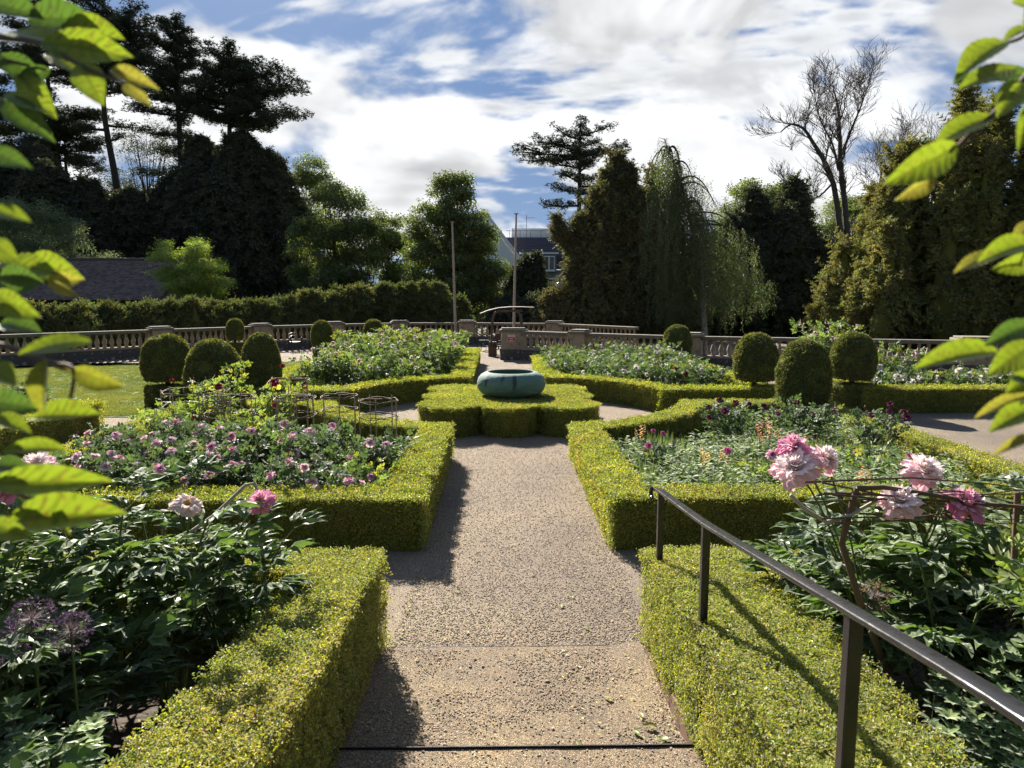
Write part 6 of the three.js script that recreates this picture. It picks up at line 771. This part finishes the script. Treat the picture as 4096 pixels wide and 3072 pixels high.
allium('purple allium globe among the shaded peony leaves', [-1.98, 1.33, -2.6], 0.075, lin(0.1, 0.05, 0.11), 71); allium('fading purple allium globe low beside the first globe', [-2.1, 1.2, -2.6], 0.075, lin(0.09, 0.05, 0.1), 72); allium('purple allium globe touching the dark peony leaves', [-1.85, 1.27, -2.62], 0.07, lin(0.09, 0.045, 0.1), 73); allium('brown dried allium head beside the handrail', [1.47, 1.22, -3.0], 0.065, lin(0.2, 0.13, 0.07), 74); allium('mauve fading allium globe above the phlox stems', [2.05, 1.08, -2.9], 0.075, lin(0.2, 0.13, 0.19), 75);
// upright leafy phlox stems
const phloxSet = [1, 2].map((i) => { const r = rng(1950 + i), s = new Soup(); for (let k = 0; k < 9; k++) { const y = 0.06 * k, sp = k === 8 ? 4 : 2; for (let q = 0; q < sp * 2; q++) { const a = k * 1.57 + q * (k === 8 ? 0.8 : Math.PI / sp * 1), up = 0.25 + k * 0.06; s.wide(new V3(0, y, 0), new V3(Math.cos(a), up, Math.sin(a)).normalize(), UPV, (0.075 - k * 0.004) * rr(r, 0.8, 1.1), 0.02, tint(k > 6 ? lin(0.2, 0.3, 0.07) : lin(0.11, 0.18, 0.06), r, 0.2), 0.15, 0.25); } } s.tri(new V3(-0.003, -0.5, 0), new V3(0.003, -0.5, 0), new V3(0, 0.5, 0), lin(0.16, 0.2, 0.05)); s.tri(new V3(0, -0.5, -0.003), new V3(0, -0.5, 0.003), new V3(0, 0.5, 0), lin(0.16, 0.2, 0.05)); return s.geo(); });
function phlox(label, x, z, n, R, h, seed) { const y0 = bankSoil(x, z), t = thing('phlox', label, 'phlox', null, [x, y0, z]), r = rng(seed), pts = []; for (let i = 0; i < n; i++) { const a = r() * 6.28, q = R * Math.sqrt(r()), k = rr(r, 0.8, 1.15), hh = h * rr(r, 0.65, 1.05); pts.push([place(new V3(Math.cos(a) * q, hh - 0.48, Math.sin(a) * q), new V3(rr(r, -0.12, 0.12), 1, rr(r, -0.12, 0.12)).normalize(), r() * 6.28, rr(r, 0.85, 1.1)), lin(k, k, k)]); } crownInto(t, phloxSet, M.roseLeaf, pts, 'leafy_stems'); }
phlox('leafy phlox clump beyond the handrail post', 1.62, -2.35, 34, 0.26, 0.56, 1); phlox('leafy phlox clump behind the first phlox', 2.0, -2.5, 34, 0.28, 0.6, 2); phlox('low phlox stems beside the near hedge and handrail', 1.5, -1.9, 18, 0.16, 0.45, 3); phlox('tall phlox stems at the end of the handrail', 1.85, -2.05, 22, 0.25, 0.6, 4);
phlox('shaded leafy phlox stems beside the near hedge', -1.75, -2.3, 12, 0.2, 0.5, 5); phlox('shaded phlox stems with pale tips at the bed edge', -2.1, -2.2, 12, 0.25, 0.55, 6); phlox('shaded phlox stem pair beneath the alliums', -1.72, -1.95, 8, 0.14, 0.4, 7);
roseBush('leafy rose shoots beside the hazel twigs on the bank', null, [2.2, -2.75], { y: bankSoil(2.2, -2.75), seed: 1961, h: 0.95, w: 0.3, canes: 6, leaves: 45, set: rl.fresh, blooms: 0, kinds: ['pink'], young: 0.2 });
// sticks: bent hazel support on the left, woven hazel on the right
M.hazel = std(lin(0.12, 0.075, 0.05), 0.85, { bumpMap: M.bark.bumpMap, bumpScale: 0.004 }); M.greyStick = std(lin(0.38, 0.33, 0.28), 0.8, { bumpMap: M.bark.bumpMap, bumpScale: 0.003 });
{
  const t = thing('bent_stick_support', 'bent grey stick tied to an upright stake above the shaded peonies', 'plant support', null, [-2.2, bankSoil(-2.2, -4.1) - 0.05, -4.1]), y0 = bankSoil(-2.2, -4.1) - 0.05, q = (x, y, z) => [x + 2.2, y - y0, z + 4.1];
  part('bent_stick', tube([q(-2.262, 0.969, -4.08), q(-2.156, 1.074, -4.08), q(-1.887, 1.261, -4.08), q(-1.688, 1.449, -4.08), q(-1.635, 1.461, -4.08), q(-1.617, 1.390, -4.08), q(-1.612, 1.086, -4.08), q(-1.629, 0.406, -4.08)], [0.012, 0.012, 0.011, 0.01, 0.01, 0.01, 0.011, 0.012], 8), M.greyStick, t);
  part('stake', tube([q(-2.2, y0, -4.1), q(-2.203, 0.734, -4.10), q(-2.191, 1.297, -4.10)], [0.015, 0.014, 0.012], 8), M.hazel, t);
  part('cross_stick', tube([q(-3.304, 1.027, -4.12), q(-2.660, 1.051, -4.11), q(-2.145, 1.062, -4.11)], 0.009, 6), M.hazel, t);
  part('cross_stick', tube([q(-2.250, 1.027, -4.16), q(-1.957, 1.203, -4.22), q(-1.582, 1.250, -4.24)], 0.006, 6), M.hazel, t);
  for (let i = 0; i < 4; i++) part('straw_tie', tube([q(-2.2, 1.02 + i * 0.012, -4.08), q(-2.24 + 0.03 * i, 1.13 + i * 0.03, -4.06)], 0.003, 4), M.paleStick, t);
}
{
  const r = rng(1970), y0 = bankSoil(1.3, -2.95) - 0.05, t = thing('hazel_support', 'woven hazel twig support with crooked brown posts among the pink peonies', 'plant support', null, [1.3, y0, -2.95]), q = (x, y, z) => [x - 1.3, y - y0, z + 2.95];
  part('post', tube([q(1.56, y0, -2.95), q(1.52, 0.9, -2.95), q(1.36, 1.24, -2.92), q(1.26, 1.5, -2.9), q(1.29, 1.66, -2.9), q(1.31, 1.74, -2.9)], [0.018, 0.017, 0.015, 0.014, 0.013, 0.012], 8), M.hazel, t);
  part('post', tube([q(2.02, y0, -2.9), q(2.02, 1.2, -2.9), q(2.0, 1.72, -2.9)], [0.016, 0.014, 0.012], 8), M.hazel, t);
  part('arch', tube([q(1.31, 1.74, -2.9), q(1.42, 1.745, -2.9), q(1.6, 1.72, -2.88), q(1.85, 1.68, -2.86), q(2.1, 1.66, -2.86)], [0.012, 0.011, 0.01, 0.009, 0.008], 7), M.hazel, t);
  part('arch', tube([q(1.02, 1.72, -2.88), q(1.08, 1.66, -2.88), q(1.18, 1.6, -2.88), q(1.27, 1.62, -2.89), q(1.4, 1.69, -2.9)], [0.008, 0.009, 0.01, 0.009, 0.007], 7), M.greyStick, t);
  for (let i = 0; i < 13; i++) { const ya = rr(r, 1.6, 1.78), yb = rr(r, 1.58, 1.74), x0 = rr(r, 1.1, 1.35), x1 = rr(r, 1.8, 2.3); part('twig', tube([q(x0, ya, -2.9 + rr(r, -0.05, 0.05)), q(lerp(x0, x1, 0.4), lerp(ya, yb, 0.4) + rr(r, -0.05, 0.05), -2.9), q(lerp(x0, x1, 0.7), lerp(ya, yb, 0.7) + rr(r, -0.04, 0.04), -2.88), q(x1, yb, -2.88)], taper(4, rr(r, 0.003, 0.006), 0.0015), 5), M.hazel, t); }
}
// handrail
{
  const t = thing('handrail', 'black steel handrail on square posts descending beside the steps', 'handrail', null, [0.79, 0.1, -4.38]), iron = std(lin(0.016, 0.016, 0.017), 0.34, { metalness: 0.0, bumpMap: texture(128, (u, v) => 0.5 + tfbm(u, v, 10, 3, 77) * 0.8), bumpScale: 0.0005, roughnessMap: texture(128, (u, v) => 0.8 + tfbm(u, v, 9, 4, 79) * 0.5) });
  const pts = [[0.83, 1.285, -4.53], [0.825, 1.315, -4.38], [0.815, 1.435, -3.35], [0.74, 1.715, -1.78], [0.71, 1.83, -1.1], [0.68, 1.98, 0.3]].map((p) => new V3(p[0] - 0.79, p[1] - 0.1, p[2] + 4.38)), curve = new THREE.CatmullRomCurve3(pts, false, 'catmullrom', 0.3), s = new THREE.Shape(), w = 0.026, h = 0.009, b = 0.007; s.moveTo(-w + b, -h); s.lineTo(w - b, -h); s.quadraticCurveTo(w, -h, w, 0); s.quadraticCurveTo(w, h, w - b, h); s.lineTo(-w + b, h); s.quadraticCurveTo(-w, h, -w, 0); s.quadraticCurveTo(-w, -h, -w + b, -h);
  // sweep the flat bar by hand so that it stays level across
  const prof = s.getPoints(4), N = 40, pos = [], idx = []; for (let i = 0; i <= N; i++) { const p = curve.getPoint(i / N), T = curve.getTangent(i / N), sd = new V3().crossVectors(T, UPV).normalize(), up = new V3().crossVectors(sd, T); for (const q of prof) pos.push(p.x + sd.x * q.x + up.x * q.y, p.y + sd.y * q.x + up.y * q.y, p.z + sd.z * q.x + up.z * q.y); }
  const m = prof.length; for (let i = 0; i < N; i++) for (let k = 0; k < m - 1; k++) { const a = i * m + k; idx.push(a, a + 1, a + m, a + 1, a + m + 1, a + m); } for (let k = 1; k < m - 2; k++) idx.push(0, k + 1, k); const g0 = new THREE.BufferGeometry(); g0.setAttribute('position', new THREE.Float32BufferAttribute(pos, 3)); g0.setIndex(idx); const g = toCreasedNormals(g0, 0.6); const uv = new Float32Array(g.attributes.position.count * 2); for (let i = 0; i < uv.length / 2; i++) uv.set([g.attributes.position.getX(i) * 4, g.attributes.position.getZ(i) * 4], i * 2); g.setAttribute('uv', new THREE.BufferAttribute(uv, 2)); part('rail', g, iron, t);
  part('end_curl', tube([[0.01, 1.19, -0.15], [0.012, 1.18, -0.185], [0.014, 1.155, -0.2], [0.014, 1.13, -0.185], [0.012, 1.125, -0.16]], 0.014, 10), iron, t);
  for (const [x, z, top] of [[0.825, -4.38, 1.308], [0.81, -3.35, 1.43], [0.74, -1.78, 1.71]]) part('post', rbox(0.038, top - 0.1, 0.038, x - 0.79, (top - 0.1) / 2, z + 4.38, 0.004), iron, t);
}
// ---------------------------------------------------------------- beech branches of the hedge arch close to the viewer
function beechLeaf(seed) { // unit leaf along +y, pleated between the veins, toothed edge
  const r = rng(seed), NU = 34, NV = 10, pos = [], col = [], idx = [], ph = r() * 0.3, bend = rr(r, 0.05, 0.22), roll = rr(r, 0.1, 0.5);
  for (let i = 0; i <= NU; i++) for (let j = 0; j <= NV; j++) {
    const t = i / NU, s = j / NV * 2 - 1, a = Math.abs(s), saw = 1 + 0.035 * (((t * 17) % 1) - 0.5) * a * a, w = 0.5 * Math.pow(Math.sin(Math.PI * Math.pow(t * 0.985 + 0.008, 0.82)), 0.85) * saw, vein = ((t - a * 0.17 + ph + 1) * 9) % 1, pleat = Math.abs(vein - 0.5) * 2;
    pos.push(s * w, t + a * w * 0.10, (0.022 * pleat * Math.min(1, a * 2.2)) + roll * w * a * a * 0.55 - bend * t * t + 0.01 * Math.sin(t * 6 + s * 2));
    const v = pleat > 0.84 || a < 0.06 ? 0.58 : 1, n = 1 + 0.12 * noise(t * 6 + seed, s * 3, seed); const spot = noise(t * 13 + seed * 3, s * 6, 4.4) > 0.42; spot ? col.push(0.85, 0.5, 1.2) : col.push(v * n, v * n, v);
  }
  for (let i = 0; i < NU; i++) for (let j = 0; j < NV; j++) { const a = i * (NV + 1) + j, b = a + NV + 1; idx.push(a, a + 1, b, a + 1, b + 1, b); }
  const g = new THREE.BufferGeometry(); g.setAttribute('position', new THREE.Float32BufferAttribute(pos, 3)); g.setAttribute('color', new THREE.Float32BufferAttribute(col, 3)); g.setIndex(idx); g.computeVertexNormals(); return g;
}
const beechLeaves = [1, 2, 3, 4, 5].map((i) => beechLeaf(2000 + i));
const beechMat = (c) => phys(c, 1, { vertexColors: true, transmission: 0.52, clearcoat: 0.35, clearcoatRoughness: 0.3 });
M.beech = { b: beechMat(lin(0.185, 0.25, 0.014)), s: beechMat(lin(0.22, 0.24, 0.018)), y: beechMat(lin(0.27, 0.26, 0.03)), d: beechMat(lin(0.07, 0.13, 0.016)) };
M.twig = std(lin(0.10, 0.065, 0.05), 0.85);
{
  const r = rng(2010), branches = {};
  const def = {
    lt: ['beech branch with a thick fan of leaves against the pines', [-0.75, 2.79, -0.68], [[[-0.95, 2.7, -0.1], [-0.9, 2.8, -0.55], [-0.712, 2.795, -0.7], [-0.635, 2.774, -0.66], [-0.58, 2.758, -0.63], [-0.532, 2.731, -0.6], [-0.49, 2.713, -0.58]], [[-0.86, 2.8, -0.62], [-0.715, 2.767, -0.7], [-0.644, 2.758, -0.67], [-0.592, 2.744, -0.65]], [[-0.715, 2.767, -0.7], [-0.66, 2.73, -0.64], [-0.61, 2.71, -0.62]]]],
    lm: ['beech branch of bright leaves in front of the tiled barn and lawn', [-0.7, 2.55, -0.6], [[[-0.95, 2.45, -0.1], [-0.86, 2.57, -0.55], [-0.702, 2.583, -0.66], [-0.625, 2.575, -0.62], [-0.584, 2.56, -0.62]], [[-0.86, 2.55, -0.5], [-0.663, 2.511, -0.6], [-0.583, 2.513, -0.55], [-0.526, 2.501, -0.52], [-0.498, 2.498, -0.5], [-0.502, 2.478, -0.5]], [[-0.663, 2.511, -0.6], [-0.62, 2.47, -0.56], [-0.57, 2.452, -0.55]]]],
    ll: ['beech branch of long flat leaves just above the shaded peonies', [-0.68, 2.38, -0.6], [[[-0.95, 2.3, -0.1], [-0.85, 2.37, -0.5], [-0.675, 2.384, -0.6], [-0.599, 2.399, -0.56], [-0.585, 2.386, -0.57], [-0.554, 2.376, -0.56]]]],
    rt: ['beech twig with drooping leaves against the clouds and golden yew', [0.34, 2.8, -0.68], [[[0.75, 2.7, -0.1], [0.6, 2.85, -0.6], [0.349, 2.802, -0.7], [0.25, 2.739, -0.62], [0.205, 2.696, -0.6], [0.169, 2.669, -0.585], [0.16, 2.647, -0.6]], [[0.5, 2.84, -0.64], [0.344, 2.851, -0.7], [0.256, 2.774, -0.64], [0.225, 2.76, -0.62]]]],
    rm: ['beech twig with lime green leaves in front of the right balustrade', [0.3, 2.55, -0.6], [[[0.75, 2.5, -0.1], [0.5, 2.58, -0.5], [0.3, 2.549, -0.6], [0.216, 2.521, -0.55], [0.198, 2.505, -0.56]], [[0.5, 2.56, -0.5], [0.307, 2.486, -0.6], [0.226, 2.469, -0.55]], [[0.5, 2.6, -0.5], [0.294, 2.611, -0.6], [0.213, 2.588, -0.55], [0.201, 2.584, -0.57]]]],
  };
  for (const k in def) { const [label, p, twigs] = def[k], t = branches[k] = thing('beech_branch', label, 'branch', null, p); twigs.forEach((w, i) => part('twig', tube(new THREE.CatmullRomCurve3(w.map((q) => new V3(q[0] - p[0], q[1] - p[1], q[2] - p[2]))).getPoints(14), taper(15, i ? 0.003 : 0.005, 0.0013), 6), M.twig, t)); }
  const cam = camera.position;
  for (const [b, x0, y0, z0, x1, y1, z1, w, kind] of [['lt',-0.576,2.755,-0.620,-0.492,2.747,-0.601,0.42,'b'],['lt',-0.631,2.776,-0.660,-0.564,2.774,-0.640,0.50,'b'],['lt',-0.635,2.802,-0.700,-0.558,2.801,-0.679,0.45,'d'],['lt',-0.534,2.733,-0.600,-0.509,2.697,-0.582,0.62,'b'],['lt',-0.500,2.723,-0.580,-0.455,2.706,-0.563,0.30,'y'],['lt',-0.485,2.710,-0.570,-0.459,2.691,-0.553,0.40,'y'],['lt',-0.594,2.747,-0.660,-0.618,2.728,-0.640,0.50,'d'],['lt',-0.609,2.715,-0.620,-0.559,2.703,-0.601,0.40,'b'],['lt',-0.611,2.711,-0.620,-0.559,2.674,-0.601,0.42,'d'],['lt',-0.579,2.749,-0.630,-0.534,2.734,-0.611,0.50,'b'],['lt',-0.643,2.762,-0.670,-0.591,2.729,-0.650,0.42,'d'],['lt',-0.600,2.792,-0.690,-0.526,2.778,-0.669,0.40,'b'],['lt',-0.616,2.740,-0.650,-0.573,2.697,-0.630,0.40,'b'],['lt',-0.672,2.816,-0.700,-0.609,2.804,-0.679,0.50,'d'],['lt',-0.549,2.647,-0.500,-0.507,2.637,-0.485,0.40,'d'],['lm',-0.514,2.602,-0.450,-0.477,2.596,-0.436,0.35,'b'],['lm',-0.548,2.586,-0.500,-0.523,2.574,-0.485,0.60,'b'],['lm',-0.625,2.577,-0.620,-0.567,2.574,-0.601,0.50,'b'],['lm',-0.615,2.580,-0.640,-0.556,2.565,-0.621,0.50,'b'],['lm',-0.587,2.561,-0.620,-0.544,2.564,-0.601,0.40,'y'],['lm',-0.569,2.560,-0.600,-0.541,2.549,-0.582,0.35,'y'],['lm',-0.612,2.565,-0.600,-0.566,2.560,-0.582,0.60,'d'],['lm',-0.584,2.551,-0.550,-0.542,2.533,-0.533,0.50,'b'],['lm',-0.616,2.526,-0.600,-0.570,2.525,-0.582,0.50,'d'],['lm',-0.485,2.518,-0.500,-0.537,2.517,-0.485,0.42,'b'],['lm',-0.529,2.504,-0.520,-0.533,2.462,-0.504,0.55,'s'],['lm',-0.498,2.498,-0.500,-0.456,2.486,-0.485,0.42,'s'],['lm',-0.526,2.501,-0.520,-0.499,2.496,-0.504,0.30,'y'],['lm',-0.559,2.501,-0.500,-0.527,2.489,-0.485,0.60,'b'],['lm',-0.563,2.455,-0.550,-0.495,2.465,-0.533,0.32,'b'],['lm',-0.597,2.468,-0.550,-0.546,2.467,-0.533,0.50,'d'],['lm',-0.573,2.460,-0.520,-0.532,2.456,-0.504,0.40,'b'],['ll',-0.509,2.441,-0.500,-0.550,2.448,-0.485,0.38,'b'],['ll',-0.603,2.402,-0.550,-0.486,2.414,-0.533,0.24,'b'],['ll',-0.595,2.369,-0.560,-0.487,2.388,-0.543,0.34,'b'],['ll',-0.567,2.388,-0.500,-0.527,2.381,-0.485,0.45,'b'],['ll',-0.599,2.390,-0.580,-0.559,2.379,-0.563,0.40,'d'],['ll',-0.557,2.380,-0.560,-0.537,2.362,-0.543,0.40,'b'],['ll',-0.613,2.412,-0.570,-0.568,2.419,-0.553,0.40,'d'],['rt',0.225,2.761,-0.620,0.170,2.733,-0.601,0.50,'b'],['rt',0.222,2.734,-0.600,0.164,2.721,-0.582,0.42,'b'],['rt',0.199,2.735,-0.620,0.172,2.724,-0.601,0.50,'d'],['rt',0.273,2.743,-0.650,0.214,2.742,-0.631,0.35,'d'],['rt',0.213,2.717,-0.580,0.183,2.685,-0.563,0.55,'b'],['rt',0.205,2.696,-0.600,0.144,2.673,-0.582,0.40,'b'],['rt',0.166,2.668,-0.580,0.100,2.635,-0.563,0.42,'b'],['rt',0.162,2.649,-0.600,0.121,2.624,-0.582,0.35,'y'],['rt',0.171,2.658,-0.610,0.141,2.632,-0.592,0.30,'y'],['rt',0.236,2.776,-0.600,0.203,2.783,-0.582,0.60,'b'],['rt',0.249,2.773,-0.620,0.208,2.759,-0.601,0.35,'b'],['rt',0.220,2.776,-0.580,0.199,2.749,-0.563,0.60,'b'],['rt',0.201,2.696,-0.550,0.182,2.654,-0.533,0.30,'b'],['rm',0.213,2.590,-0.550,0.156,2.580,-0.533,0.40,'b'],['rm',0.201,2.584,-0.570,0.152,2.574,-0.553,0.35,'y'],['rm',0.223,2.578,-0.560,0.176,2.569,-0.543,0.40,'b'],['rm',0.232,2.609,-0.580,0.207,2.593,-0.563,0.50,'y'],['rm',0.198,2.505,-0.560,0.119,2.503,-0.543,0.34,'b'],['rm',0.197,2.515,-0.520,0.154,2.493,-0.504,0.50,'b'],['rm',0.217,2.528,-0.550,0.167,2.513,-0.533,0.40,'d'],['rm',0.224,2.491,-0.550,0.188,2.475,-0.533,0.50,'b'],['rm',0.224,2.473,-0.550,0.161,2.459,-0.533,0.22,'y'],['rm',0.211,2.465,-0.530,0.160,2.449,-0.514,0.40,'b'],['rm',0.204,2.445,-0.520,0.159,2.435,-0.504,0.22,'y'],['rm',0.225,2.477,-0.550,0.193,2.493,-0.533,0.50,'d']]) {
    const t = branches[b], a = new V3(x0, y0, z0), e = new V3(x1, y1, z1), d = e.clone().sub(a), L = d.length(); d.normalize();
    const n = new V3(0, 0.15, 1).add(new V3(rr(r, -0.6, 0.6), rr(r, -0.2, 1.3), rr(r, -0.1, 0.2))); n.addScaledVector(d, -n.dot(d)).normalize(); const s = new V3().crossVectors(d, n).normalize();
    const m = part('leaf', pick(r, beechLeaves), M.beech[kind], t); m.quaternion.setFromRotationMatrix(new THREE.Matrix4().makeBasis(s, d, n)); m.position.copy(a).sub(t.position); m.scale.set(w * L * 0.84, L * 0.86, L * 0.86);
  }
  // the arch itself, to either side of and behind the viewer
  const archLeaf = [1, 2].map((i) => leafClump(2050 + i, 26, 0.16, 0.075, [lin(0.07, 0.11, 0.02), lin(0.09, 0.14, 0.02)]));
  for (const [x0, x1, l] of [[-6.5, -0.95, 'tall clipped beech hedge beside the arch on the shaded peony side'], [0.75, 6.5, 'tall clipped beech hedge beside the arch on the handrail side']]) {
    const t = thing('beech_hedge', l, 'hedge', null, [(x0 + x1) / 2, 0.5, 0.5]), W = x1 - x0, H = 3.3, list = [[], []]; part('inner_foliage', bx(W - 0.1, H - 0.1, 0.9, 0, H / 2, 0), M.boxCore, t);
    for (let i = 0; i < 2600; i++) { const f = r(), x = rr(r, -W / 2, W / 2), y = rr(r, 0.1, H); const [p, n] = f < 0.42 ? [new V3(x, y, -0.5), new V3(0, 0, -1)] : f < 0.6 ? [new V3(x, H, rr(r, -0.5, 0.5)), UPV] : f < 0.75 ? [new V3((x0 < 0 ? 1 : -1) * W / 2, y, rr(r, -0.5, 0.5)), new V3(x0 < 0 ? 1 : -1, 0, 0)] : [new V3(x, y, 0.5), new V3(0, 0, 1)]; const k = rr(r, 0.8, 1.2); list[i % 2].push([place(p, n.clone().add(rdir(r).multiplyScalar(0.4)).normalize(), r() * 6.28, 1), lin(k, k, k)]); }
    list.forEach((q, i) => scatter('foliage', archLeaf[i], M.leafBroad, q, t));
  }
}
// fallen leaves on the gravel beside the board
{
  const r = rng(2070), spots = [[0.58, -3.42, 'b'], [0.66, -3.44, 's'], [0.70, -3.5, 'b'], [0.62, -3.52, 's'], [0.55, -3.55, 'b'], [0.73, -3.4, 's'], [0.60, -3.72, 'y'], [0.46, -3.92, 'y'], [0.66, -3.62, 'y'], [0.2, -3.5, 's'], [-0.45, -5.1, 's'], [0.3, -5.6, 's'], [0.1, -6.2, 's'], [0.45, -5.2, 'y'], [-0.6, -5.9, 'd'], [0.55, -4.85, 's']];
  spots.forEach(([x, z, k], i) => { const y = z > -4.66 ? 0.15 + (z + 4.66) * 0.045 : 0.012, m = solo('fallen_leaf', beechLeaves[i % 5], M.beech[k], i < 9 ? 'pale yellow fallen leaf in the little heap by the side board' : 'single pale fallen leaf lying on the gravel', 'leaf', i < 9 ? 'fallen leaves heaped by the board' : 'scattered fallen leaves'); m.position.set(x, y, z); m.rotation.set(-Math.PI / 2 + rr(r, -0.25, 0.25), rr(r, -0.2, 0.2), r() * 6.28); const L = rr(r, 0.05, 0.085); m.scale.set(L * 0.55, L, L); });
}
shade(scene);
renderer.render(scene, camera);
